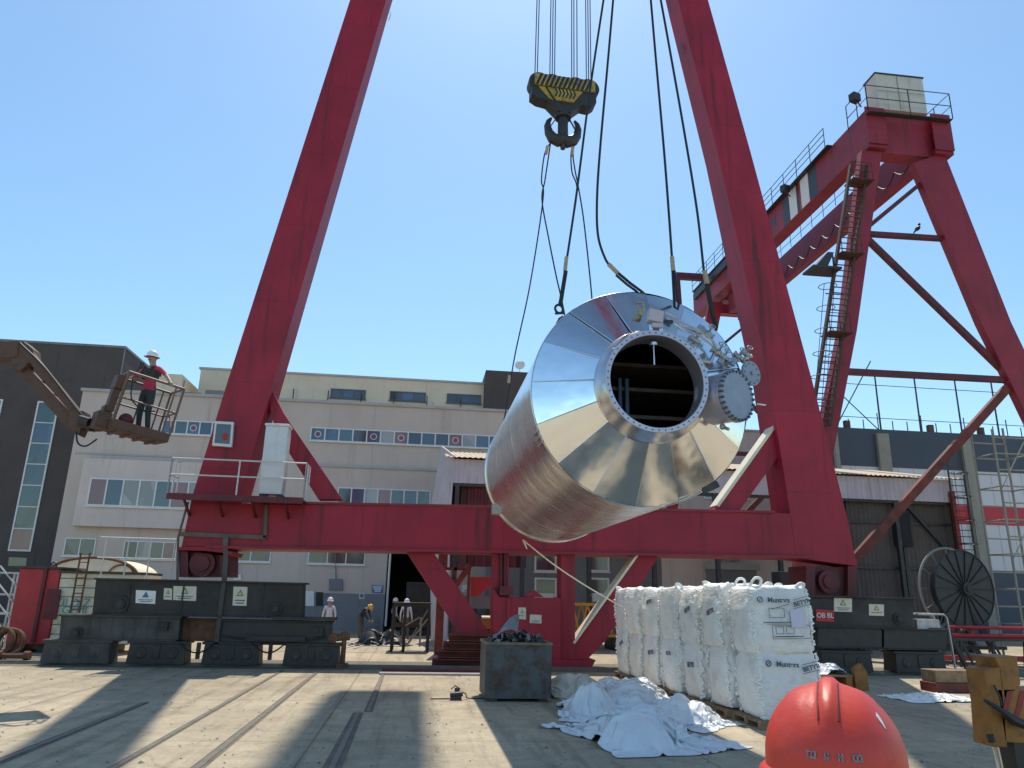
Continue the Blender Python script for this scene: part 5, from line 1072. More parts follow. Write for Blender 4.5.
# ================================================================== BOOM LIFT
bl = thing('boom_lift', (-9.0, 16, 0), 'rust-brown boom lift with its basket raised, worker standing in it', 'boom lift')
E = Vector((-14.6, 15.4, 5.9))
mb = MB(); J = at(79, 427, Y=16.1); K = at(28, 346, Y=16.1); Z0 = at(-140, 362, Y=16.1)
mb.bar(Z0, at(22, 351, Y=16.1), .34, .36); mb.plate([(12, 341), (24, 341), (33, 349), (34, 358), (20, 371), (10, 366)], 15.95, .34); mb.build('boom', M['lift'], bl, bevel=.015)
mb = MB(); mb.bar(at(22, 345, Y=16.0), at(80, 417, Y=16.0), .12, .17); mb.bar(at(16, 362, Y=16.15), at(76, 427, Y=16.15), .16, .24)
for t in (.2, .4, .6, .8): mb.bar(at(24, 347, Y=16.2).lerp(at(80, 417, Y=16.2), t), at(16, 362, Y=16.2).lerp(at(76, 427, Y=16.2), t+.04), .05)
mb.plate([(70, 409), (84, 411), (84, 422), (78, 435), (72, 431), (68, 422)], 15.9, .34); mb.build('jib', M['lift'], bl, bevel=.01)
mb = MB(); p = at(88, 424, Y=16); mb.box(p, (.26, .3, .22), rot=Matrix.Rotation(.3, 3, 'Y')); mb.cyl(p+Vector((-.1, -.2, .05)), p+Vector((.1, -.2, .0)), .09, n=12); mb.bar(p, at(104, 422, Y=16), .08); mb.bar(p+Vector((0, 0, -.12)), at(102, 430, Y=16), .06); mb.build('rotator', M['steel_dark'], bl)
mb = MB(); mb.tube(catm([at(76, 432, Y=15.9), at(78, 443, Y=15.85), at(86, 446, Y=15.85), at(97, 439, Y=15.9)]), .018, 6); mb.tube(catm([at(20, 343, Y=15.9), at(45, 368, Y=15.85), at(76, 408, Y=15.85), at(86, 418, Y=15.9)]), .02, 6); mb.build('hose', M['cable'], bl)
BQ = Matrix.Rotation(math.radians(9), 3, 'Y') @ Matrix.Rotation(math.radians(34), 3, 'Z'); BC = at(134, 434, Y=16.1)
def BK(x, y, z): return BC+BQ @ Vector((x, y, z))
bw, bd, bh = .56, .46, 1.13
mb = MB(); mb.box(BC+BQ @ Vector((0, 0, -.03)), (2*bw, 2*bd, .05), rot=BQ)
for s in (-1, 1): mb.box(BC+BQ @ Vector((0, s*bd, .05)), (2*bw, .03, .17), rot=BQ); mb.box(BC+BQ @ Vector((s*bw, 0, .05)), (.03, 2*bd, .17), rot=BQ)
for k in range(4): mb.box(BC+BQ @ Vector((-bw+.18+k*.25, 0, -.075)), (.06, 2*bd, .05), rot=BQ)
mb.box(BC+BQ @ Vector((-bw-.12, 0, .08)), (.26, .5, .34), rot=BQ); bf = mb.build('basket_floor', M['lift'], bl)
mb = MB()
cor = [(-bw, -bd), (bw, -bd), (bw, bd), (-bw, bd)]
for z, r in ((bh, .028), (bh*.52, .02)): mb.tube([BK(x, y, z) for x, y in cor], r, 7, closed=True)
for x, y in cor: mb.cyl(BK(x, y, .1), BK(x, y, bh), .024, n=7)
for x, y in ((bw-.16, -bd), (-bw+.2, bd), (0, bd), (bw-.16, bd)): mb.cyl(BK(x, y, .1), BK(x, y, bh), .018, n=6)
mb.tube([BK(bw, -bd, .18), BK(bw+.02, 0, .55), BK(bw, bd, .6)], .02, 6); mb.build('guard_rail', M['lift_rail'], bl)
mb = MB(); mb.box(BC+BQ @ Vector((-bw-.03, -.05, .92)), (.20, .42, .28), rot=BQ); mb.box(BC+BQ @ Vector((-bw-.05, -.05, .55)), (.14, .26, .5), rot=BQ); mb.box(BC+BQ @ Vector((-bw-.08, 0, .2)), (.16, .3, .4), rot=BQ); mb.build('control_box', M['lift'], bl)
mb = MB(); p = BK(-bw+.25, -.05, 1.42); mb.cyl(BK(-bw+.18, -.05, 1.1), p, .012, n=6); mb.box(p, (.09, .04, .13), rot=BQ); mb.build('work_light', M['lamp'], bl)
mb = MB(); mb.ball(BK(-bw+.30, -.1, .22), .14, 12, 8); mb.build('tool_bag', M['red_dark'], bl)
mb = MB(); mb.tube(catm([BK(-bw+.1, -bd-.02, 1.0), BK(-bw+.2, -bd-.05, .6), BK(-bw+.5, -bd-.04, .45), BK(-bw+.7, -bd-.03, .5)]), .014, 5); mb.build('control_cable', M['cable'], bl)
# carrier out of view at left
mb = MB(); mb.bx((-15.3, 14.9, .5), (-12.9, 17.3, 1.5)); mb.bx((-15.0, 15.2, 1.5), (-13.4, 17.0, 2.4)); mb.bar((-14.3, 16.1, 2.2), Z0, .34, .36); mb.build('turntable', M['lift'], bl, bevel=.03)
for x in (-15, -13.2):
    for y in (14.8, 17.4): mb = MB(); mb.cyl((x, y-.2, .5), (x, y+.2, .5), .5, n=24); mb.build('wheel', M['black'], bl)

# ================================================================== PEOPLE
def person(name, loc, rz, label, cols, pose=None, hat=None, vest=False, scale=1.0, fingers=True, hair=False):
    """one continuous skinned body; +Y is behind, the figure faces -Y before turning by rz"""
    J = dict(pelvis=(0, 0, .96), spine=(0, 0, 1.13), chest=(0, 0, 1.33), neck=(0, .01, 1.49), jaw=(0, -.01, 1.57), skull=(0, -.005, 1.655), crown=(0, 0, 1.73), nose=(0, -.11, 1.625),
             earL=(-.088, .0, 1.63), earR=(.088, 0, 1.63), shL=(-.175, .01, 1.42), elL=(-.25, .03, 1.14), wrL=(-.26, -.07, .90), shR=(.175, .01, 1.42), elR=(.25, .03, 1.14), wrR=(.26, -.07, .90),
             hipL=(-.10, 0, .90), knL=(-.11, -.03, .50), anL=(-.12, .02, .09), toL=(-.14, -.17, .035), hipR=(.10, 0, .90), knR=(.11, -.03, .50), anR=(.12, .02, .09), toR=(.14, -.17, .035))
    if pose: J.update(pose)
    rad = dict(pelvis=.135, spine=.125, chest=.14, neck=.055, jaw=.062, skull=.088, crown=.05, nose=.014, earL=.016, earR=.016, sh=.062, el=.046, wr=.032, hip=.095, kn=.062, an=.045, to=.038)
    names = list(J); idx = {n_: i for i, n_ in enumerate(names)}
    V_ = [Vector(J[n_]) for n_ in names]; Rr = [rad[n_] if n_ in rad else rad[n_[:2] if n_[:3] != 'hip' else 'hip'] for n_ in names]
    Ed = [('pelvis', 'spine'), ('spine', 'chest'), ('chest', 'neck'), ('neck', 'jaw'), ('jaw', 'skull'), ('skull', 'crown'), ('skull', 'nose'), ('skull', 'earL'), ('skull', 'earR')]
    for s in 'LR': Ed += [('chest', 'sh'+s), ('sh'+s, 'el'+s), ('el'+s, 'wr'+s), ('pelvis', 'hip'+s), ('hip'+s, 'kn'+s), ('kn'+s, 'an'+s), ('an'+s, 'to'+s)]
    Ed = [(idx[a], idx[b]) for a, b in Ed]
    for s in 'LR':     # hand: palm and five curled fingers
        wv = Vector(J['wr'+s]); d = (wv-Vector(J['el'+s])).normalized(); side = d.cross(Vector((0, 0, 1)) if abs(d.z) < .9 else Vector((0, 1, 0))).normalized(); cu = side.cross(d)
        pm = len(V_); V_.append(wv+d*.075); Rr.append(.034); Ed.append((idx['wr'+s], pm))
        for k, ln in enumerate((.06, .072, .068, .052)):
            o = (k-1.5)*.021; b0 = len(V_); V_.append(wv+d*(.095)+side*o); Rr.append(.0105); V_.append(wv+d*(.095+ln*.6)+side*o*1.1+cu*-.018); Rr.append(.0095); V_.append(wv+d*(.095+ln*.75)+side*o*1.1+cu*-.048); Rr.append(.008); Ed += [(pm, b0), (b0, b0+1), (b0+1, b0+2)]
        b0 = len(V_); V_.append(wv+d*.045+side*.045); Rr.append(.012); V_.append(wv+d*.085+side*.062+cu*-.02); Rr.append(.009); Ed += [(pm, b0), (b0, b0+1)]
    me = bpy.data.meshes.new('sk'); me.from_pydata(V_, Ed, []); o = bpy.data.objects.new('sk', me); C.objects.link(o)
    md = o.modifiers.new('s', 'SKIN'); md.use_smooth_shade = True
    sv = me.skin_vertices[0].data
    for i, r in enumerate(Rr): sv[i].radius = (r, r*(.78 if names[i] in ('pelvis', 'spine', 'chest') else 1)) if i < len(names) else (r, r)
    for i in range(len(V_)): sv[i].use_root = (i == 0)
    o.modifiers.new('b', 'SUBSURF').levels = 1; o.modifiers['b'].render_levels = 1
    dg = bpy.context.evaluated_depsgraph_get(); dg.update(); bm_ = bpy.data.meshes.new_from_object(o.evaluated_get(dg)); bpy.data.objects.remove(o)
    bm_.name = name; bm_.materials.clear()
    for k in cols: bm_.materials.append(M[k])          # skin, top, trousers, boots
    seg = []
    for a, b in Ed:
        na = names[a] if a < len(names) else 'hand'; nb = names[b] if b < len(names) else 'hand'
        if nb in ('jaw', 'skull', 'crown', 'nose', 'earL', 'earR') or nb == 'hand': t = 0
        elif nb[:2] == 'wr' or nb == 'neck': t = 0 if nb == 'neck' or cols[1] in ('sh_red',) else 1
        elif nb in ('spine', 'chest') or nb[:2] in ('sh', 'el'): t = 1
        elif nb[:2] == 'to': t = 3
        else: t = 2
        seg.append((V_[a], V_[b], t))
    for p in bm_.polygons:
        c = p.center; best = 9; t = 0
        for a, b, tt in seg:
            ab = b-a; u = max(0, min(1, (c-a).dot(ab)/max(1e-9, ab.length_squared))); d = (a+ab*u-c).length
            if d < best: best = d; t = tt
        if t == 2 and c.z > .98 and (not pose or 'pelvis' not in pose): t = 1
        p.material_index = t; p.use_smooth = True
    ob = bpy.data.objects.new(name, bm_); C.objects.link(ob); ob.location = loc; ob.rotation_euler = (0, 0, rz); ob.scale = (scale,)*3; tag(ob, label, 'person')
    sk_ = Vector(J['skull']); up = (Vector(J['crown'])-Vector(J['jaw'])).normalized()
    if hat:
        mb = MB(); q = up.to_track_quat('Z', 'Y').to_matrix()
        prof = [(.150, -.012), (.128, .0), (.122, .04), (.108, .085), (.078, .118), (.035, .134), (0.001, .137)]
        for j in range(len(prof)-1):
            pass
        n_ = 20; vs = []
        for r, h in prof:
            for i in range(n_):
                a = 2*PI*i/n_; brim = 1+(.28*max(0, math.cos(a-(-PI/2)))**2 if r > .14 else 0); vs.append(sk_+up*.012+q @ Vector((r*.92*math.cos(a)*brim, r*math.sin(a)*brim, h)))
        mb.add(vs, [(j*n_+i, j*n_+(i+1) % n_, (j+1)*n_+(i+1) % n_, (j+1)*n_+i) for j in range(len(prof)-1) for i in range(n_)])
        mb.tube([sk_+up*.012+q @ Vector((0, y, h)) for y, h in ((-.12, .055), (-.08, .115), (0, .143), (.08, .115), (.12, .055))], .014, 6)
        mb.build('hard_hat', M[hat], ob)
    mb = MB()
    for s in (-1, 1): mb.ball(sk_+Vector((s*.034, -.084, .004)), .012, 8, 6)
    mb.build('eye', M['black'], ob)
    mb = MB(); mb.tube([sk_+Vector((x*.028, -.079-.004*(1-x*x), -.065)) for x in (-1, -.5, 0, .5, 1)], .006, 5); mb.build('mouth', M['red_rust'], ob)
    mb = MB(); mb.ball(sk_+Vector((0, .022, .015)), (.089, .085, .09), 14, 10); mb.build('hair', M['hair'], ob)
    if vest:
        ch, sp = Vector(J['chest']), Vector(J['spine']); mb = MB()
        mb.lathe([(.155, -.14), (.162, -.05), (.158, .05)], ch, (0, 0, 1), 20)
        for s in (-1, 1): mb.tube([ch+Vector((s*.10, -.15, -.05)), ch+Vector((s*.10, -.10, .09)), ch+Vector((s*.10, .0, .125)), ch+Vector((s*.10, .12, .08)), ch+Vector((s*.09, .15, -.05))], .026, 6)
        mb.build('harness', M['vest'], ob)
    return ob
feet = BK(.16, .06, 0.0)
person('person', feet, math.radians(-28), 'worker in red T-shirt and white hard hat standing in the raised lift basket', ('skin', 'sh_red', 'tr_dark', 'boot'),
       dict(elL=(-.41, -.02, 1.27), wrL=(-.62, -.10, 1.20), elR=(.41, .0, 1.24), wrR=(.60, -.06, 1.08), anL=(-.13, .02, .07), anR=(.13, .02, .07), jaw=(0, -.02, 1.57), skull=(0, -.03, 1.65), crown=(0, -.03, 1.725), nose=(0, -.14, 1.61)), 'hat_white', True, 1.05)
p = at(327, 640, Y=33); person('person', (p.x, 33, 0), math.radians(190), 'worker in pale shirt and white hard hat seen from behind beside the left bogie', ('skin', 'sh_white', 'tr_brown', 'boot'), None, 'hat_white')
p = at(360, 638.5, z=0)
person('person', (p.x, p.y, 0), math.radians(60), 'stooping worker in dark clothes and yellow hard hat, bending over cables', ('skin', 'sh_navy', 'tr_brown', 'boot'),
       dict(pelvis=(0, .05, .93), spine=(0, -.03, 1.09), chest=(0, -.17, 1.24), neck=(0, -.29, 1.33), jaw=(0, -.37, 1.35), skull=(0, -.43, 1.38), crown=(0, -.49, 1.43), nose=(0, -.50, 1.31), earL=(-.088, -.42, 1.36), earR=(.088, -.42, 1.36),
            shL=(-.17, -.21, 1.28), elL=(-.20, -.33, 1.02), wrL=(-.14, -.48, .82), shR=(.17, -.21, 1.28), elR=(.20, -.33, 1.02), wrR=(.14, -.48, .82), hipL=(-.1, .04, .88), hipR=(.1, .04, .88), knL=(-.14, -.06, .5), knR=(.14, 0, .5)), 'hat_yel')
p = at(393.5, 634, Y=38); person('person', (p.x, 38, 0), math.radians(70), 'worker in white top standing in the shade of the dark doorway, left of the pair', ('skin', 'sh_white', 'tr_dark', 'boot'), None, 'hat_white')
p = at(405, 635, Y=35.5); person('person', (p.x, 35.5, 0), math.radians(170), 'worker in white shirt and hard hat behind the green steel frame', ('skin', 'sh_white', 'tr_khaki', 'boot'), None, 'hat_white')

# bystander right in front of the camera: only the hard hat is in the picture
hp = person('person', (.791, 1.44, -.118), math.radians(180-26), 'nearest person, seen from behind in an orange-red ribbed hard hat', ('skin', 'sh_navy', 'tr_dark', 'boot'), None, None, False, 1.06)
hp['_o'] = [0, 0, 0]
def hs(th, ph, k=1.0):   # helmet shell surface, th azimuth from -Y(world), ph elevation
    a, b, c = .1225*k, .150*k, .131*k
    return Vector((a*math.cos(ph)*math.sin(th), -b*math.cos(ph)*math.cos(th), c*math.sin(ph)))
HC = Vector((.791, 1.435, 1.725)); hm = Matrix.Rotation(math.radians(-31), 3, 'Z'); hmi = hp.matrix_basis.inverted() if False else None
mb = MB(); nt_, np_ = 72, 22; vs = []
for j in range(np_+1):
    ph = math.radians(-14+104*j/np_)
    for i in range(nt_):
        th = 2*PI*i/nt_; v = hs(th, ph)
        # three moulded ribs running front to back
        rib = 0
        if ph > math.radians(12):
            for x0, wd, hh in ((0, .0135, .0095), (-.062, .014, .0022), (.062, .014, .0022)):
                rib += hh/(1+math.exp((abs(v.x-x0)-wd)/.0016))
            rib *= min(1, max(0, (ph-math.radians(26))/.35))
        v = v*(1+rib/.14)
        if ph < 0: v = v*(1+.02*math.sin(-ph*6))
        vs.append(HC+hm @ v)
# brim skirt
mb.add(vs, [(j*nt_+i, j*nt_+(i+1) % nt_, (j+1)*nt_+(i+1) % nt_, (j+1)*nt_+i) for j in range(np_) for i in range(nt_)])
vs = []
for k, dz in ((1.0, 0), (1.05, -.004), (1.11, -.010), (1.12, -.015), (1.05, -.018), (.98, -.016)):
    for i in range(nt_):
        th = 2*PI*i/nt_; peak = 1+.16*max(0, -math.cos(th))**3; v = hs(th, math.radians(-6), k); vs.append(HC+hm @ Vector((v.x*peak, v.y*peak, v.z+dz)))
mb.add(vs, [(j*nt_+i, j*nt_+(i+1) % nt_, (j+1)*nt_+(i+1) % nt_, (j+1)*nt_+i) for j in range(5) for i in range(nt_)])
def to_person(o):
    o.parent = hp; bpy.context.view_layer.update(); o.matrix_parent_inverse = hp.matrix_world.inverted(); return o
hh = to_person(mb.build('hard_hat', M['helmet'], angle=60)); hh['_o'] = [0, 0, 0]
def on_hat(o): o.parent = hh; return o
mb = MB()
for x0 in (-.0165, .0165):
    pts = []
    for k in range(13):
        ph = math.radians(36+44*k/12); c = math.cos(ph)*.1225; 
        if c <= abs(x0): break
        th = math.asin(x0/c); pts.append(HC+hm @ (hs(th, ph)*1.010))
    mb.tube(pts, .0024, 6); mb.cut()
for o in build_each(mb, 'groove', M['helmet_groove'], None): on_hat(o)
mb = MB()
for i, th in enumerate((-.26, -.06, .12, .34)):    # row of little vent slots with bright mesh
    c = HC+hm @ (hs(th, math.radians(11))*1.012); n_ = (c-HC).normalized(); t_ = Vector((0, 0, 1)).cross(n_).normalized(); u_ = n_.cross(t_)
    w_ = (.0085, .005, .005, .0085)[i]
    for sx in ((-1, 0, 1) if w_ > .006 else (-.7, .7)):
        mb.bar(c+t_*sx*w_*.75-u_*.0062, c+t_*sx*w_*.75+u_*.0062, .0022, .002, up=n_)
    for sy in ((-.5, .5) if w_ > .006 else (-.3+.4*(i-1),)):
        mb.bar(c-t_*w_+u_*sy*.009, c+t_*w_+u_*sy*.009, .0022, .002, up=n_)
    mb.cut()
for o in build_each(mb, 'vent_mesh', M['vent'], None): on_hat(o)
mb = MB(); th = 1.0; rows = []
for k in range(5):
    ph = math.radians(30+5*k); wv = .045*math.sin(PI*(k+.4)/5); rows.append([HC+hm @ (hs(th+d*wv, ph)*1.006) for d in (-1, 1)])
for a, b in zip(rows, rows[1:]): mb.add([a[0], a[1], b[1], b[0]], [(0, 1, 2, 3)])
on_hat(mb.build('sticker', M['white']))

# ================================================================== BIG BAGS ON PALLETS
def bag_mesh(seed, h=1.04, w2=.565, top_ruffle=True):
    rr = random.Random(seed); sd = Vector((rr.random()*50, rr.random()*50, rr.random()*50)); nA, nZ = 56, 22; vs = []
    for j in range(nZ+1):
        t = j/nZ; z = h*t; prof = .92+.115*math.sin(PI*t)**.6
        for i in range(nA):
            a = 2*PI*i/nA; c, s = math.cos(a), math.sin(a); e = .40
            x = math.copysign(abs(c)**e, c); y = math.copysign(abs(s)**e, s)
            k = 1/max(1, math.hypot(x, y)/1.27)
            corner = (abs(c*s)*2)**6
            p = Vector((x*k, y*k, z/h))
            d = noise.noise(p*1.6+sd)*.055+noise.noise(Vector((p.x*4, p.y*4, p.z*2.2))+sd)*.030+abs(noise.noise(Vector((p.x*3, p.y*3, p.z*11))+sd*2))*-.03+abs(noise.noise(Vector((p.x*6, p.y*6, p.z*5))+sd*3))*-.035+noise.noise(p*9+sd)*.014
            if corner > .2: d += noise.noise(Vector((p.x, p.y, p.z*20))+sd)*.07
            f = w2*(prof+d); vs.append((x*k*f, y*k*f, z+noise.noise(p*3+sd)*.02*(1 if 0 < j < nZ else 0)))
    mb = MB(); fs = [(j*nA+i, j*nA+(i+1) % nA, (j+1)*nA+(i+1) % nA, (j+1)*nA+i) for j in range(nZ) for i in range(nA)]
    # slumped, ruffled top
    base = nZ*nA; rings = [(.97, .03), (.86, .055), (.7, .05), (.5, .06), (.25, .05), (.03, .05)]
    for q, dz in rings:
        for i in range(nA):
            v = Vector(vs[base+i]); r = Vector((v.x*q, v.y*q, 0)); vs.append((r.x, r.y, h+dz*.8+noise.noise(Vector((r.x*6, r.y*6, 3))+sd)*.05+abs(noise.noise(Vector((r.x*13, r.y*13, 1))+sd))*.05))
    for j in range(nZ, nZ+len(rings)): fs += [(j*nA+i, j*nA+(i+1) % nA, (j+1)*nA+(i+1) % nA, (j+1)*nA+i) for i in range(nA)]
    fs.append(tuple(range(nA))[::-1]); fs.append(tuple(range((nZ+len(rings))*nA, (nZ+len(rings)+1)*nA)))
    mb.add(vs, fs)
    # pale frilled corner seams
    return mb
def frill(seed, h=1.04, w2=.53):
    rr = random.Random(seed); mb = MB()
    for sx, sy in ((-1, -1), (1, -1), (-1, 1), (1, 1)):
        pts = []
        for k in range(40):
            z = h*(.01+.99*k/39); o = rr.uniform(-.045, .045); q_ = w2*(.885+.09*math.sin(PI*z/h)**.6); pts.append((sx*(q_+o), sy*(q_-o*.6), z))
        mb.tube(pts, [rr.uniform(.012, .034) for _ in pts], 5); mb.cut()
    return mb
def loop(x, y, h, tilt): 
    mb = MB(); P = [Vector((x-.10, y, h)), Vector((x-.10+tilt, y, h+.12)), Vector((x-.03+tilt, y, h+.18)), Vector((x+.07+tilt, y+.02, h+.15)), Vector((x+.10, y+.02, h))]; mb.tube(catm(P, 5), .024, 6); return mb
pal = None
def pallet(loc, rz, label, first=[None]):
    if first[0] is None:
        t = thing('pallet', (0, 0, 0), label, 'pallet', 'wooden pallets under the white bags'); mb = MB()
        for k in range(7): mb.bx((-.60, -.6+k*.185, .118), (.60, -.6+k*.185+.12, .14))
        mb.build('deck', M['wood'], t)
        mb = MB()
        for x in (-.52, 0, .52):
            for y in (-.52, 0, .52): mb.bx((x-.07, y-.07, .022), (x+.07, y+.07, .095))
            mb.bx((x-.07, -.6, .095), (x+.07, .6, .117)); mb.bx((x-.07, -.6, 0), (x+.07, .6, .021))
        mb.build('block', M['wood'], t); first[0] = t; t.location = loc; t.rotation_euler = (0, 0, rz); return t
    return dup(first[0], loc, rz, label)
cols = [(6.27, 13.10), (6.20, 14.28), (6.16, 15.46), (6.12, 16.64), (6.06, 17.82), (5.98, 19.0), (6.02, 20.2)]
ordn = ['nearest', 'second', 'third', 'fourth', 'fifth', 'sixth', 'farthest']
protos = [(bag_mesh(11), frill(1)), (bag_mesh(23), frill(2)), (bag_mesh(37), frill(3)), (bag_mesh(51), frill(4))]
pm = []
for k, (b, f) in enumerate(protos):
    o1 = b.build('sack', M['bag'], angle=75); fs_ = build_each(f, 'seam', M['bag_loop'], None); pm.append((o1.data, [q.data for q in fs_])); bpy.data.objects.remove(o1); [bpy.data.objects.remove(q) for q in fs_]
rb = random.Random(5)
for ci, (x, y) in enumerate(cols):
    pallet((x, y, 0), rb.uniform(-.03, .03), f'low wooden pallet carrying the {ordn[ci]} column of the white bag stack, counted from the camera' if ci else 'low wooden pallet under the nearest column of white bags beside the red hard hat')
    for lv in (0, 1):
        ms_ = pm[(ci*2+lv*3+ci//2) % 4]
        what = ('lower white bulk bag resting on its pallet' if lv == 0 else 'upper white bulk bag resting on another bag')
        lab = f'{what}, {ordn[ci]} column of the stack from the camera'
        rz = rb.choice((0, PI/2, PI, -PI/2))+rb.uniform(-.05, .05); z = .142+lv*1.03
        t = thing('bulk_bag', (x+rb.uniform(-.03, .03)-.03*lv, y+rb.uniform(-.02, .02), z), lab, 'bulk bag', 'white bulk bags stacked on pallets'); t.rotation_euler = (rb.uniform(-.035, .035), rb.uniform(-.035, .035), rz); t.scale = (rb.uniform(.96, 1.04), rb.uniform(.96, 1.04), rb.uniform(.97, 1.04))
        t['_o'] = [0, 0, 0]
        b = bpy.data.objects.new('sack', ms_[0]); C.objects.link(b); b.parent = t
        for fm in ms_[1]: f = bpy.data.objects.new('seam', fm); C.objects.link(f); f.parent = t
        if lv == 1:
            for k in range(4):
                sx, sy = ((-1, -1), (1, -1), (-1, 1), (1, 1))[k]
                if ci == 0 and k < 4 or rb.random() < .45:
                    mb = loop(sx*.36, sy*.36, 1.06, rb.uniform(-.05, .08)) if ci == 0 and k in (2, 0) else MB()
                    if not mb.v: mb.tube(catm([(sx*.45, sy*.42, 1.04), (sx*.48, sy*.46, 1.12), (sx*.40, sy*.48, 1.13), (sx*.33, sy*.44, 1.07)], 4), .03, 6)
                    o = mb.build('lifting_loop', M['bag_loop']); o.parent = t
        if ci == 0:            # printed front of the nearest column
            t.rotation_euler = (0, -.03*lv, -.05); t.scale = (1, 1, 1); yf = -.612
            def prn(body, s, px, pz, rot=0, mm='ink', bold=0):
                M4 = Matrix.Translation((px, yf, pz)) @ Matrix.Rotation(PI/2, 4, 'X') @ Matrix.Rotation(rot, 4, 'Z'); return text(body, s, M4, M[mm], 'print', t, .003, 0, bold)
            prn('Munters', .115, -.06, .865, -.03, 'ink', .003); 
            mb = MB(); mb.torus((-.385, yf, .88), (0, 1, 0), .042, .010, 20, 6); mb.bar((-.405, yf, .86), (-.365, yf, .90), .014, .010); mb.build('print_logo', M['ink']).parent = t
            M4 = prn('BETYR', .105, .345, .82, .22, 'ink', .003)
            mb = MB()
            for za in (.755, .895): mb.bar((.19, yf, za-.03), (.49, yf, za+.04), .010, .008); mb.cut()
            [setattr(o, 'parent', t) for o in build_each(mb, 'print_line', M['ink'], None)]
            if lv == 1:
                mb = MB()
                def rect(x0, z0, x1, z1, w_=.008):
                    mb.bx((x0, yf-.003, z0), (x1, yf+.003, z0+w_)); mb.bx((x0, yf-.003, z1-w_), (x1, yf+.003, z1)); mb.bx((x0, yf-.003, z0+w_), (x0+w_, yf+.003, z1-w_)); mb.bx((x1-w_, yf-.003, z0+w_), (x1, yf+.003, z1-w_))
                rect(-.22, .24, .44, .46); rect(-.16, .32, -.02, .44); rect(.02, .32, .16, .44); rect(-.25, .58, .02, .74)
                for k in range(5): mb.bx((-.19+.02*k, yf-.003, .27+.0*k), (-.17+.12*k, yf+.003, .285))
                mb.bx((-.36, yf-.003, .50), (.12, yf+.003, .515)); mb.bx((-.30, yf-.003, .475), (.06, yf+.003, .483)); mb.bar((-.2, yf, .72), (.12, yf, .80), .02, .008)
                mb.build('print_panel', M['ink']).parent = t
                mb = MB(); mb.bx((.12, yf-.006, .42), (.36, yf+.0, .70)); mb.build('document_pouch', M['label_lilac']).parent = t
        elif rb.random() < .55:   # stamped mark on the side that shows, facing -X
            Rz = Matrix.Rotation(-rz, 4, 'Z')
            M4 = Rz @ Matrix.Translation((-.60, rb.uniform(-.25, -.05), .80-.25*rb.random())) @ Matrix.Rotation(-PI/2, 4, 'Z') @ Matrix.Rotation(PI/2, 4, 'X') @ Matrix.Rotation(rb.uniform(.05, .3), 4, 'Z')
            text('BETYR', rb.uniform(.10, .14), M4, M['ink'], 'print', t, .003, 0, .003)
            mb = MB(); 


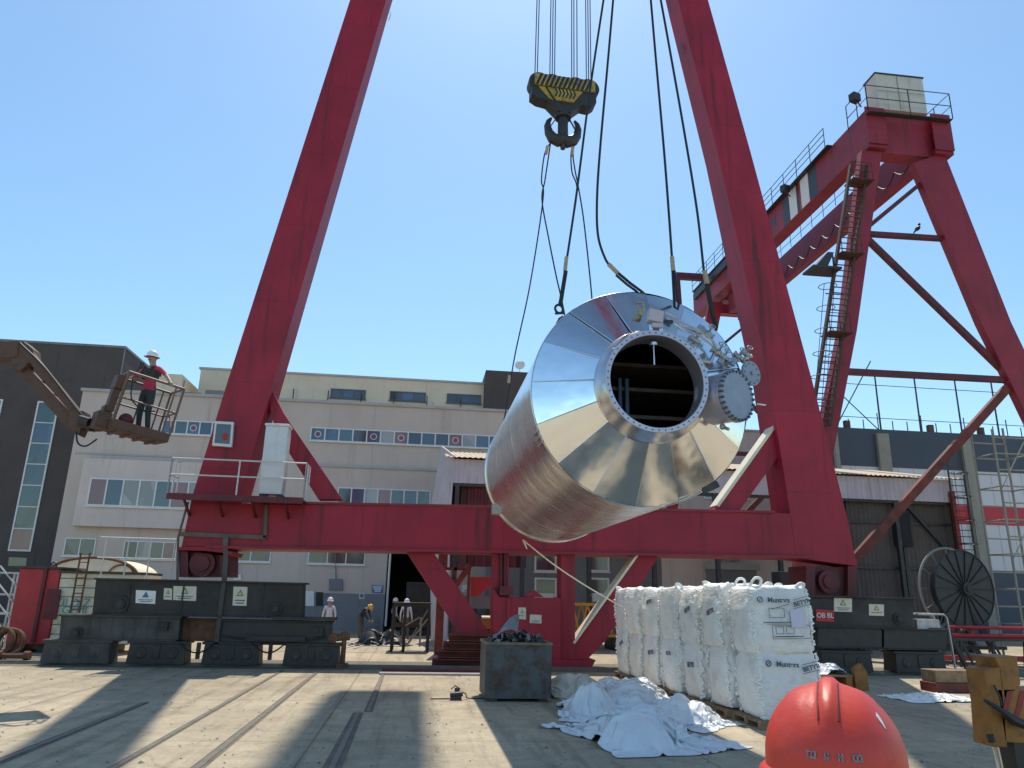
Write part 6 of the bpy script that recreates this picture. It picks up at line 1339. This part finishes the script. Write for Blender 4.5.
# crumpled empty bags and sheets: small cloth relaxations draped over the ground
import numpy as np
def crumple(name, c, sx, sy, h, seed, m_, label, cat, rz=0, n_=54, squeeze=.56, thing_group=None, steps=110):
    rr = np.random.RandomState(seed); n = n_
    u, v = np.meshgrid(np.linspace(-.5, .5, n), np.linspace(-.5, .5, n), indexing='ij')
    lx, ly = sx/squeeze/(n-1), sy/squeeze/(n-1)
    P = np.zeros((n, n, 3)); P[..., 0] = u*sx*1.02; P[..., 1] = v*sy*1.02
    def lump(s, k):
        q = np.zeros((n, n))
        for _ in range(k):
            a = rr.uniform(0, 2*np.pi); f = rr.uniform(.6, 1.4)*s; q += np.sin((u*np.cos(a)+v*np.sin(a))*f*2*np.pi+rr.uniform(0, 6.3))
        return q/np.sqrt(k)
    P[..., 0] += lump(1.6, 6)*sx*.05; P[..., 1] += lump(1.6, 6)*sy*.05
    P[..., 2] = .25+h*.6+lump(2.2, 6)*.10+lump(4, 8)*.07+lump(7, 8)*.02
    bumps = [(rr.uniform(-.26, .26)*sx, rr.uniform(-.26, .26)*sy, rr.uniform(.13, .26)*min(sx, sy), rr.uniform(.4, 1)*h) for _ in range(5)]
    def floor(x, y):
        z = np.full_like(x, .012)
        for bx_, by_, s_, g in bumps:
            d2 = ((x-bx_)**2+(y-by_)**2)/(s_*s_); z = np.maximum(z, .012+g*np.maximum(0, 1-d2/2.6)**1.1)
        return z
    V = np.zeros_like(P); dt = .03
    dl = float(np.hypot(lx, ly))
    def con(A, B, L, k):
        d = B-A; ln = np.sqrt((d*d).sum(-1, keepdims=True))+1e-9; w_ = d*((ln-L)/ln*.5*k); A += w_; B -= w_
    for st in range(steps):
        old = P.copy(); V[..., 2] -= 9.8*dt; V *= .965; P = P+V*dt
        for it in range(4):
            for o in (0, 1):
                con(P[o:-1:2][:len(P[o+1::2])], P[o+1::2], lx, 1.0); con(P[:, o:-1:2][:, :P[:, o+1::2].shape[1]], P[:, o+1::2], ly, 1.0)
                con(P[o:-1:2, :-1][:len(P[o+1::2])], P[o+1::2, 1:], dl, .5); con(P[o:-1:2, 1:][:len(P[o+1::2])], P[o+1::2, :-1], dl, .5)
            for o in (0, 1):
                A = P[o:-2:4]; B = P[o+2::4]; k = min(len(A), len(B)); con(A[:k], B[:k], 2*lx, .12)
                A = P[:, o:-2:4]; B = P[:, o+2::4]; k = min(A.shape[1], B.shape[1]); con(A[:, :k], B[:, :k], 2*ly, .12)
            z = floor(P[..., 0], P[..., 1]); hit = P[..., 2] < z
            P[..., 2] = np.where(hit, z, P[..., 2])
            P[..., 0] = np.where(hit, old[..., 0]+(P[..., 0]-old[..., 0])*.08, P[..., 0]); P[..., 1] = np.where(hit, old[..., 1]+(P[..., 1]-old[..., 1])*.08, P[..., 1])
        V = (P-old)/dt; sp_ = np.sqrt((V*V).sum(-1, keepdims=True)); V = np.where(sp_ > 3, V*3/sp_, V)
    R = Matrix.Rotation(rz, 3, 'Z'); mb = MB(); cv_ = Vector(c)
    mb.add([cv_+R @ Vector(P[i, j].tolist()) for i in range(n) for j in range(n)], [(i*n+j, i*n+j+1, (i+1)*n+j+1, (i+1)*n+j) for i in range(n-1) for j in range(n-1)])
    o = mb.build(name, m_, angle=180); sb = o.modifiers.new('smooth', 'SUBSURF'); sb.levels = sb.render_levels = 1
    return tag(o, label, cat, thing_group)
GB = 'empty white bags heaped on the ground'
crumple('empty_bag', (3.58, 16.7, 0), 1.35, 1.5, .50, 3, M['sheet_dirty'], 'soiled cream empty bag bunched up right beside the rusty skip', 'empty bag', .2, thing_group=GB)
crumple('empty_bag', (4.45, 16.6, 0), 1.5, 1.5, .40, 8, M['sheet'], 'bright white empty bag lying at the back between skip and bag stack', 'empty bag', .5, thing_group=GB)
crumple('empty_bag', (3.72, 14.3, 0), 2.1, 2.0, .62, 14, M['sheet'], 'high bluish white empty bag in the middle of the ground heap', 'empty bag', -.25, thing_group=GB)
crumple('empty_bag', (3.45, 11.9, 0), 1.9, 2.3, .50, 21, M['sheet'], 'large smooth white empty bag at the front of the heap, nearest the camera', 'empty bag', .35, thing_group=GB)
crumple('empty_bag', (4.60, 13.4, 0), 1.3, 1.7, .42, 34, M['sheet'], 'white empty bag on the right of the heap, touching the stacked bags', 'empty bag', .7, thing_group=GB)
crumple('plastic_sheet', (11.55, 16.6, 0), 1.7, 1.3, .12, 41, M['bag_loop'], 'flat bright white sheet lying in the sun near the yellow machine', 'plastic sheet', .1)
# pallet with white sack behind the stack on the right
pt = thing('pallet', (10.1, 18.6, 0), 'yellowish wooden crate base with a white sack on it, right of the bag stack', 'pallet')
mb = MB()
for k in range(5): mb.bx((9.45, 18.05+k*.26, .30), (10.6, 18.25+k*.26, .34))
mb.build('deck', M['wood'], pt)
mb = MB()
for x in (9.5, 10.0, 10.5): mb.bx((x-.08, 18.05, 0), (x+.08, 19.3, .298))
mb.prism([(10.62, 18.0, 0), (10.95, 18.0, 0), (10.95, 18.0, .42), (10.80, 18.0, .62), (10.62, 18.0, .5)], (0, .12, 0)); mb.build('block', M['orange_brown'], pt)
o = crumple('white_sack', (9.95, 18.6, .34), 1.25, .9, .42, 51, M['sheet'], 'white sack lying on the wooden base right of the bag stack', 'sack', .1)

# ================================================================== SKIP WITH SCRAP
sp = thing('scrap_skip', (2.13, 16.3, 0), 'grey rust-streaked steel skip filled with scrap, in the middle of the yard', 'skip')
x0, x1, y0, y1, zt = 1.47, 2.80, 15.68, 16.95, 1.06
mb = MB(); mb.prism([(x0+.02, y0, .06), (x1-.02, y0, .06), (x1, y0, zt), (x0, y0, zt)], (0, .03, 0)); mb.bx((x0, y1-.03, .06), (x1, y1, zt)); mb.bx((x0, y0+.031, .06), (x0+.03, y1-.031, zt)); mb.bx((x1-.03, y0+.031, .06), (x1, y1-.031, zt)); mb.bx((x0+.03, y0+.031, .06), (x1-.03, y1-.031, .09)); mb.build('body', M['skip'], sp)
mb = MB(); mb.bx((x0-.02, y0-.02, zt), (x1+.02, y0+.05, zt+.05)); mb.bx((x0-.02, y1-.05, zt), (x1+.02, y1+.02, zt+.05)); mb.bx((x0-.02, y0+.05, zt), (x0+.05, y1-.05, zt+.05)); mb.bx((x1-.05, y0+.05, zt), (x1+.02, y1-.05, zt+.05)); mb.build('rim', M['skip_rim'], sp, bevel=.008)
mb = MB()
for x in (x0+.1, x1-.25): mb.bx((x, y0+.02, 0), (x+.15, y1-.02, .059))
mb.build('foot', M['steel_dark'], sp)
mb = MB(); rr = random.Random(9)
for k in range(330):
    p = Vector((rr.uniform(x0+.12, x1-.12), rr.uniform(y0+.12, y1-.12), 0)); d = 1-max(abs(p.x-2.2)/.75, abs(p.y-16.3)/.75)**2; p.z = zt-.1+.32*max(0, d)*rr.uniform(.3, 1)
    R = Matrix.Rotation(rr.uniform(0, 6.3), 3, Vector((rr.uniform(-1, 1), rr.uniform(-1, 1), rr.uniform(-1, 1))).normalized())
    if rr.random() < .6:
        s = rr.uniform(.05, .17); pts = [p+R @ Vector((s*(u-.5), s*.7*(v-.5), s*.35*math.sin(3*u+k)))for v in (0, 1) for u in (0, .33, .66, 1)]; mb.add(pts, [(i, i+1, i+5, i+4) for i in range(3)], rr.randrange(3))
    else: mb.box(p, (rr.uniform(.04, .2), rr.uniform(.02, .07), rr.uniform(.02, .09)), rot=R, mi=rr.randrange(3))
o = mb.build('scrap_heap', [M['scrap'], M['scrap_grey'], M['bogie_dark']], smooth=False); tag(o, 'jumbled offcuts of scrap metal filling the grey skip', 'scrap'); o['kind'] = 'stuff'
mb = MB(); vs = []
for i in range(9):
    u = i/8; vs += [(1.60+.55*u, 16.0+.1*u, 1.12+.22*math.sin(u*2.2)), (1.80+.42*u, 16.35, 1.28+.25*math.sin(u*2.0)+.12*u)]
mb.add(vs, [(2*i, 2*i+2, 2*i+3, 2*i+1) for i in range(8)]); tag(mb.build('scrap_plate', M['scrap_grey']), 'bent grey sheet sticking up out of the scrap in the skip', 'scrap plate')
mb = MB(); c = Vector((.92, 15.95, 0)); rr = random.Random(4)
mb.box(c+Vector((0, 0, .07)), (.22, .16, .14)); mb.cyl(c+Vector((-.12, -.06, .1)), c+Vector((.13, -.05, .12)), .05, n=10); mb.box(c+Vector((.02, 0, .17)), (.1, .08, .1)); mb.tube(catm([c+Vector((.1, 0, .16)), c+Vector((.2, .05, .1)), c+Vector((.25, .1, .02)), c+Vector((.6, .15, .015)), c+Vector((.9, .05, .015))]), .012, 5); mb.tube([c+Vector((-.1, 0, .2)), c+Vector((-.02, 0, .26)), c+Vector((.08, 0, .2))], .012, 5); mb.bar(c+Vector((-.5, -.05, .02)), c+Vector((-.12, 0, .02)), .02)
tag(mb.build('power_tool', M['bogie_dark']), 'small dark power tool with a lead lying on the concrete left of the skip', 'tool')

# ================================================================== MID-GROUND CLUTTER
# steel frame rack
p0, p1 = at(391, 652, z=0), at(428, 656, z=0); ry = p0.y
rk = thing('steel_rack', (p0.x+.5, ry, 0), 'dark green open steel frame with cross bracing, in front of the black doorway', 'rack')
mb = MB(); X0, X1 = p0.x, p1.x; Hh = 1.6
for x in (X0, X0+.42, X1):
    for y in (ry, ry+1.2): mb.bx((x-.05, y-.05, 0), (x+.05, y+.05, Hh))
for y in (ry, ry+1.2):
    for z in (Hh, .9): mb.bx((X0, y-.04, z-.05), (X1, y+.04, z+.05))
mb.bx((X0-.06, ry-.06, Hh+.05), (X1+.06, ry+1.26, Hh+.1)); mb.build('frame', M['bogie'], rk)
mb = MB(); mb.bar((X0+.6, ry-.07, .3), (X1-.05, ry-.07, 1.15), .05); mb.cut(); mb.bar((X0+.45, ry-.07, .9), (X0+.95, ry-.07, 1.2), .05); mb.cut(); mb.bar((X0+1.0, ry-.07, .2), (X0+1.0, ry-.07, 1.2), .07); mb.cut(); mb.bar((X0+.55, ry+1.1, .2), (X1, ry+1.1, 1.5), .05); mb.cut(); build_each(mb, 'brace', M['pilaster'], rk)
# machine in doorway
mb = MB(); q = at(419, 612, Y=40); mb.bx((q.x-.7, 40, .3), (q.x+.8, 41.5, 2.6)); mb.bx((q.x-.6, 39.9, 1.6), (q.x+.6, 40.0, 2.4)); mb.bx((q.x-.9, 39.7, .0), (q.x+.9, 41.6, .29)); tag(mb.build('machine_cabinet', M['bogie_dark'], bevel=.03), 'dark machine cabinet standing in the shade beside the black doorway', 'machine')
# covered dark heap beside the rack
crumple('tarpaulin_heap', (at(380, 645, z=0).x, 32.2, 0), 2.2, 1.6, .7, 61, M['bogie_dark'], 'low black tarpaulin heap on the ground left of the steel frame', 'tarpaulin')
mb = MB(); rr = random.Random(2)
for k in range(6):
    a = at(345+rr.uniform(-6, 10), 640+rr.uniform(0, 9), z=.02); b = at(372+rr.uniform(-4, 8), 636+rr.uniform(0, 10), z=.02); mb.tube(catm([a, a.lerp(b, .4)+Vector((rr.uniform(-.4, .4), rr.uniform(-.6, .6), 0)), b]), .025, 5)
tag(mb.build('loose_hose', M['rail_white']), 'pale hoses lying on the ground by the stooping worker', 'hose')
# stack of red beams
st0 = at(432, 668, z=0); st1 = at(490, 668, z=0)
for k in range(4):
    mb = MB(); x0_, x1_ = st0.x+.05*k, st1.x+.3; y_ = st0.y+.3; z_ = .05+.22*k; off = -.35*k
    mb.bx((x0_+off*-.3, y_-.35+.1*k, z_), (x1_, y_+.35+.1*k, z_+.03)); mb.bx((x0_+off*-.3, y_-.03+.1*k, z_+.031), (x1_, y_+.03+.1*k, z_+.16)); mb.bx((x0_+off*-.3, y_-.35+.1*k, z_+.161), (x1_, y_+.35+.1*k, z_+.19))
    tag(mb.build('steel_beam', M['red_rust']), ('lowest', 'second lowest', 'second highest', 'topmost')[k]+' red steel beam of the pile left of the crane anchor', 'steel beam', 'red beams piled by the anchor')
# orange lattice section behind brace
lt = thing('lattice_boom', (6.2, 31, 0), 'orange lattice boom section lying on the ground behind the right brace', 'lattice section')
q0, q1 = at(572, 640, Y=31), at(632, 640, Y=31); zb, zt_ = .55, 1.75; mb = MB()
for y in (31, 32.2):
    for z in (zb, zt_): mb.bar((q0.x-.3, y, z), (q1.x+1, y, z), .11)
mb.build('chord', M['orange'], lt)
mb = MB(); N = 6; L_ = q1.x+1.3-q0.x
for y in (31, 32.2):
    for k in range(N):
        xa_ = q0.x-.3+L_*k/N; xb_ = q0.x-.3+L_*(k+1)/N; mb.bar((xa_, y, zb), ((xa_+xb_)/2, y, zt_), .07); mb.bar(((xa_+xb_)/2, y, zt_), (xb_, y, zb), .07)
for k in range(N+1):
    xa_ = q0.x-.3+L_*k/N; mb.bar((xa_, 31, zt_), (xa_, 32.2, zt_), .06); mb.bar((xa_, 31, zb), (xa_, 32.2, zb), .06)
mb.build('lacing', M['orange'], lt)
mb = MB()
for x in (q0.x+.2, q1.x-.3): mb.bx((x-.5, 30.8, 0), (x+.5, 32.4, .49)); mb.cut()
build_each(mb, 'trestle', M['bogie_dark'], lt)
# glint of a van or truck roof behind, modelled as a white low long bench
q0, q1 = at(505, 620, Y=38), at(548, 620, Y=38); mb = MB(); mb.bx((q0.x, 38, .9), (q1.x, 39, 1.05)); 
for x in (q0.x+.1, q1.x-.1): mb.bx((x-.05, 38, 0), (x+.05, 38.1, .9)); mb.bx((x-.05, 38.9, 0), (x+.05, 39, .9))
tag(mb.build('roof_glint', M['white']), 'long low white form standing in for a vehicle roof glint behind the anchor housing', 'slab')
# red wheel-like winch behind the V
wn = thing('winch', (at(487, 590, Y=28).x, 28, 0), 'red guarded winch on a stand seen left of the anchor housing', 'winch')
q = at(482, 585, Y=28); mb = MB(); mb.prism([at(*p, Y=28) for p in ((471, 577), (494, 577), (494, 584), (478, 596), (471, 596))], (0, .5, 0)); mb.build('guard', M['red_bright'], wn)
mb = MB(); p_, q_ = at(471, 596, Y=28), at(494, 609, Y=28); mb.bx((p_.x, 28.05, q_.z), (q_.x, 28.6, p_.z)); mb.build('motor', M['wall_mid'], wn)
mb = MB(); mb.bx((p_.x+.1, 28.1, 0), (p_.x+.25, 28.5, q_.z)); mb.bx((q_.x-.25, 28.1, 0), (q_.x-.1, 28.5, q_.z)); mb.cyl((q_.x-.1, 28.3, p_.z+.1), (q_.x+.25, 28.3, p_.z+.1), .2, n=16); mb.build('stand', M['bogie_dark'], wn)
vv = MB(); q = at(487, 622, Y=27); vv.cyl((q.x-.2, 27, q.z), (q.x+.15, 27, q.z), .22, n=14); vv.box((q.x+.35, 27, q.z+.05), (.35, .4, .4)); vv.bx((q.x-.2, 26.9, 0), (q.x-.1, 27.1, q.z)); vv.bx((q.x+.3, 26.9, 0), (q.x+.4, 27.1, q.z)); tag(vv.build('pump_unit', M['orange_brown']), 'worn orange pump on thin legs between the brace and the anchor housing', 'pump')
pb = MB(); q = at(478, 608, Y=27.5)
for x in (438, 452, 466): s_ = at(x, 655, Y=27.5); pb.bar((s_.x, 27.5, 0), (s_.x, 27.5, 4.6 if x == 438 else 3.0), .28 if x == 438 else .10)
pb.bar((at(438, 600, Y=27.5).x, 27.5, 2.9), (at(470, 600, Y=27.5).x, 27.5, 2.9), .1); pb.bar(at(446, 600, Y=27.5), at(470, 565, Y=27.5), .2)
tag(pb.build('steel_stand', M['red_rust']), 'rust-red steel post stand behind the left brace under the beam', 'stand')

# left side: red box container, cream cabin, dome, ladder, scrap
rc_ = thing('red_container', (-12.5, 26.5, 0), 'red steel box with open panel behind the left bogies', 'container')
P = [at(*q, Y=26) for q in ((20, 568), (61, 569), (55, 632), (15, 630))]; xA, xB = P[0].x, P[1].x; zA = P[0].z
mb = MB(); mb.bx((xA, 26, .25), (xB, 27.6, zA)); mb.build('body', M['red_bright'], rc_, bevel=.02)
mb = MB(); mb.bx((xA+.75, 25.93, .3), (xA+.85, 26.0, zA+.02)); mb.bx((xA+.95, 25.95, 1.0), (xA+1.35, 25.999, 1.9)); mb.build('door', M['red_dark'], rc_)
mb = MB(); mb.bx((xA-.1, 25.9, zA), (xB+.1, 27.7, zA+.06)); mb.torus((xA+.9, 26.2, zA+.12), (0, 1, 0), .09, .025, 14, 6); mb.build('roof', M['steel_dark'], rc_)
mb = MB()
for x in (xA+.2, xB-.2): mb.bx((x-.12, 26.1, 0), (x+.12, 27.5, .25)); mb.cut()
build_each(mb, 'skid', M['steel_dark'], rc_)
cb = thing('site_cabin', (-10.6, 26.6, 0), 'cream ribbed cabin wall with blue-green lettering between red box and bogie beam', 'cabin')
P0, P1 = at(61.5, 573, Y=26.05), at(112, 575, Y=26.05); mb = MB(); mb.bx((P0.x, 26.05, .3), (P1.x+1, 27.7, P0.z)); mb.build('wall', M['cream'], cb)
mb = MB()
for k in range(7): z = .55+k*.28; mb.bx((P0.x, 26.03, z), (P1.x+1, 26.049, z+.025))
mb.build('groove', M['wood'], cb)
mb = MB(); mb.bx((P0.x-.05, 25.95, P0.z), (P1.x+1, 27.8, P0.z+.08)); mb.build('roof', M['steel_dark'], cb)
q = at(72, 603, Y=26); text('YILDIZ', .36, front((q.x, 26.02, q.z)), M['teal'], 'cabin_lettering', cb); q = at(74, 610.5, Y=26); text('GEMI', .34, front((q.x, 26.02, q.z)), M['teal'], 'cabin_lettering', cb)
mb = MB(); mb.bx((P0.x+.1, 26.1, 0), (P0.x+.3, 27.6, .3)); mb.cut(); mb.bx((P1.x, 26.1, 0), (P1.x+.2, 27.6, .3)); mb.cut(); build_each(mb, 'skid', M['steel_dark'], cb)
dm = thing('tank', (at(95, 568, Y=30).x, 30.2, 0), 'rounded cream tank top showing above the cabin roof', 'tank')
q = at(97, 573, Y=30); mb = MB(); n_ = 24
mb.prism([Vector((q.x+1.55*math.cos(PI*i/n_), 29.6, q.z-.1+.62*math.sin(PI*i/n_))) for i in range(n_+1)], (0, 2.4, 0)); mb.build('shell', M['cream'], dm, angle=40)
mb = MB(); mb.tube([Vector((q.x+1.57*math.cos(PI*i/n_), 29.58, q.z-.1+.64*math.sin(PI*i/n_))) for i in range(n_+1)], .05, 6); mb.tube([Vector((q.x+1.0+.45*math.cos(PI*i/10), 29.55, q.z-.1+.4*math.sin(PI*i/10))) for i in range(11)], .03, 5); mb.build('rim', M['rust'], dm)
mb = MB(); mb.bx((q.x-1.3, 29.8, 0), (q.x+1.3, 31.8, q.z-.1)); mb.build('base', M['bogie_dark'], dm)
lq = thing('leaning_ladder', at(73, 612, Y=25.8), 'thin rusty ladder leaning against the cream cabin', 'ladder')
a0, a1, b0, b1 = at(81, 553, Y=25.9), at(70, 613, Y=25.6), at(90, 553, Y=25.9), at(79, 613, Y=25.6)
mb = MB(); mb.tube([a0, a1], .03, 6); mb.tube([b0, b1], .03, 6); mb.build('stile', M['rust'], lq)
mb = MB()
for k in range(8): mb.tube([a1.lerp(a0, .06+.13*k), b1.lerp(b0, .06+.13*k)], .018, 5)
mb.build('rung', M['rust'], lq)
hr = thing('handrail', at(140, 560, Y=24.6), 'slender cream pipe handrail above the left bogie beam', 'handrail')
z_ = at(130, 579, Y=23.3).z; mb = MB()
for x in (100, 123, 146, 170): q = at(x, 579, Y=23.3); mb.cyl((q.x, 23.3, z_), (q.x, 23.3, z_+1.15), .02, n=6); mb.cut()
q0, q1 = at(97, 560, Y=23.3), at(176, 560, Y=23.3); build_each(mb, 'post', M['rail_white'], hr)
mb = MB(); mb.tube([(q0.x, 23.3, z_+1.15), (q1.x, 23.3, z_+1.15)], .022, 6); mb.tube([(q0.x, 23.3, z_+.58), (q1.x, 23.3, z_+.58)], .018, 6); mb.build('rail', M['rail_white'], hr)
# lattice scrap at the far left
lf = thing('metal_rack', (-14.8, 27, 0), 'grey lattice metal rack at the left edge beside the red box', 'rack')
mb = MB(); q0, q1 = at(-20, 572, Y=27), at(19, 572, Y=27); zt2 = q0.z
for y in (27, 28):
    for x in (q0.x, (q0.x+q1.x)/2, q1.x): mb.bar((x, y, 0), (x, y, zt2), .06)
    for z in (.5, 1.1, 1.7, zt2): mb.bar((q0.x, y, z), (q1.x, y, z), .05)
mb.build('frame', M['steel'], lf)
mb = MB()
for k in range(4): z = .5+.5*k; mb.bar((q0.x, 26.95, z), ((q0.x+q1.x)/2, 26.95, z+.6), .04); mb.bar((q1.x, 26.95, z), ((q0.x+q1.x)/2, 26.95, z+.6), .04)
mb.build('brace', M['steel'], lf)
for (x, y, r, a, lab) in ((9, 633, .34, .3, 'upright rusty pipe ring at the left edge, right of its twin'), (1, 633, .36, -.2, 'upright rusty pipe ring at the very left edge, half cut off by the picture border')):
    q = at(x, 640, Y=24.6); mb = MB(); mb.torus((q.x, 24.6, r+.06), (math.sin(a), -math.cos(a), .1), r, .075, 24, 8); mb.torus((q.x, 24.75, r+.06), (math.sin(a), -math.cos(a), .1), r*.96, .06, 24, 8)
    tag(mb.build('pipe_ring', M['rust']), lab, 'pipe ring')
q = at(14, 655, Y=23.6); mb = MB(); mb.cyl((q.x-.4, 23.6, .10), (q.x+.45, 23.55, .10), .07, n=10); mb.cyl((q.x-.45, 23.6, .12), (q.x-.3, 23.6, .12), .12, n=12); mb.cyl((q.x+.3, 23.55, .12), (q.x+.45, 23.55, .12), .12, n=12); mb.bar((q.x-.2, 23.5, .03), (q.x+.1, 23.7, .28), .06)
tag(mb.build('drive_shaft', M['rust']), 'short rusty shaft with two collars lying by the track at far left', 'shaft')
mb = MB(); rr = random.Random(12)
for k in range(16):
    q = at(rr.uniform(-10, 62), rr.uniform(634, 648), z=0); L2 = rr.uniform(.3, 1.3); a = rr.uniform(0, PI); z = rr.uniform(.04, .3)
    if rr.random() < .5: mb.bar(q+Vector((-L2/2*math.cos(a), -L2/2*math.sin(a)*.4, z)), q+Vector((L2/2*math.cos(a), L2/2*math.sin(a)*.4, z*.6)), rr.uniform(.04, .12))
    else: mb.box(q+Vector((0, 0, z/2+.05)), (rr.uniform(.2, .7), rr.uniform(.2, .4), z+.1), a)
o = mb.build('scrap_heap', M['rust']); tag(o, 'scattered rusty offcuts and bars on the ground at the far left', 'scrap'); o['kind'] = 'stuff'
# small hydrant-like pump at right end of left bogie
q = at(342, 668, z=0); hy = MB(); hy.cyl((q.x, q.y, 0), (q.x, q.y, .75), .07, n=10); hy.cyl((q.x-.3, q.y, .78), (q.x+.15, q.y, .82), .10, n=10); hy.ball((q.x, q.y, .85), .12, 10, 8); hy.box((q.x, q.y, .06), (.3, .3, .12)); hy.cyl((q.x-.3, q.y-.1, .78), (q.x-.3, q.y+.1, .78), .13, n=12)
tag(hy.build('standpipe', M['rust']), 'short rusty standpipe at the right end of the left bogies', 'standpipe')

# wooden blocks and yellow machine at the right foreground
bq = at(958, 693, z=0); mb = MB(); mb.bx((bq.x-.55, bq.y, .0), (bq.x+.75, bq.y+.6, .22)); tag(mb.build('timber_block', M['red_rust'], bevel=.015), 'reddish timber baulk under the pale one beside the white sheet', 'timber')
mb = MB(); mb.bx((bq.x-.50, bq.y+.04, .222), (bq.x+.62, bq.y+.58, .50)); tag(mb.build('timber_block', M['wood'], bevel=.015), 'pale brown timber baulk lying on top of the reddish one', 'timber')
yo = thing('mobile_crane_outrigger', (6.5, 8.2, 0), 'worn yellow-orange outrigger post with hazard striped beam at the right edge', 'outrigger')
ym = 8.0
def yp(pts): return [at(q[0]+14, q[1], Y=ym) for q in pts]
mb = MB(); mb.prism(yp([(970, 669), (986, 667), (990, 700), (994, 748), (979, 747), (976, 705)]), (0, .30, 0)); mb.prism(yp([(981, 657), (1003, 656), (1007, 684), (1003, 690), (990, 700), (986, 668)]), (0, .36, 0)); bo = mb.build('post', M['orange_brown'], yo, bevel=.012)
mb = MB(); mb.prism(yp([(984, 690), (1060, 688), (1066, 745), (992, 742)]), (0, .28, 0)); hzb = mb.build('hazard_beam', M['orange_brown'], yo)
mb = MB()
for k in range(4):
    x = 988+k*13; mb.prism([p-Vector((0, .006, 0)) for p in yp([(x+5, 691), (x+11, 691), (x+3.5, 718), (x-1.5, 718)])], (0, .005, 0))
mb.build('hazard_stripe', M['hzred'], hzb)
mb = MB(); p = at(1022, 756, Y=8.15); mb.bx((p.x-.18, 8.02, 0.05), (p.x+.05, 8.30, at(1004, 741, Y=8.1).z)); mb.bx((p.x-.4, 7.9, 0), (p.x+.3, 8.5, .05)); mb.build('foot', M['bogie_dark'], yo)
mb = MB(); a_ = at(999, 746, Y=8.05); mb.cyl((a_.x, 8.1, a_.z), (a_.x+.05, 8.1, .02), .035, n=12); mb.build('piston_rod', M['chrome'], yo)
mb = MB(); mb.tube([at(984, 700, Y=7.97), at(1002, 711, Y=7.9), at(1013, 720, Y=7.9), at(1030, 727, Y=7.9)], [.018, .03, .05, .045], 8); mb.tube([at(994, 685, Y=7.97), at(1000, 697, Y=7.95), at(1002, 706, Y=7.95)], .012, 5); mb.cyl(at(990, 735, Y=7.95), at(992, 742, Y=7.95), .04, n=10); mb.build('hose', M['bogie_dark'], yo)
mb = MB(); mb.bx((8.0, 8.05, .55), (9.6, 8.9, 1.15)); mb.build('chassis', M['bogie'], yo, bevel=.03)

for o in list(bpy.data.objects):
    if '_o' in o: del o['_o']
scn.render.resolution_x = 1024; scn.render.resolution_y = 768
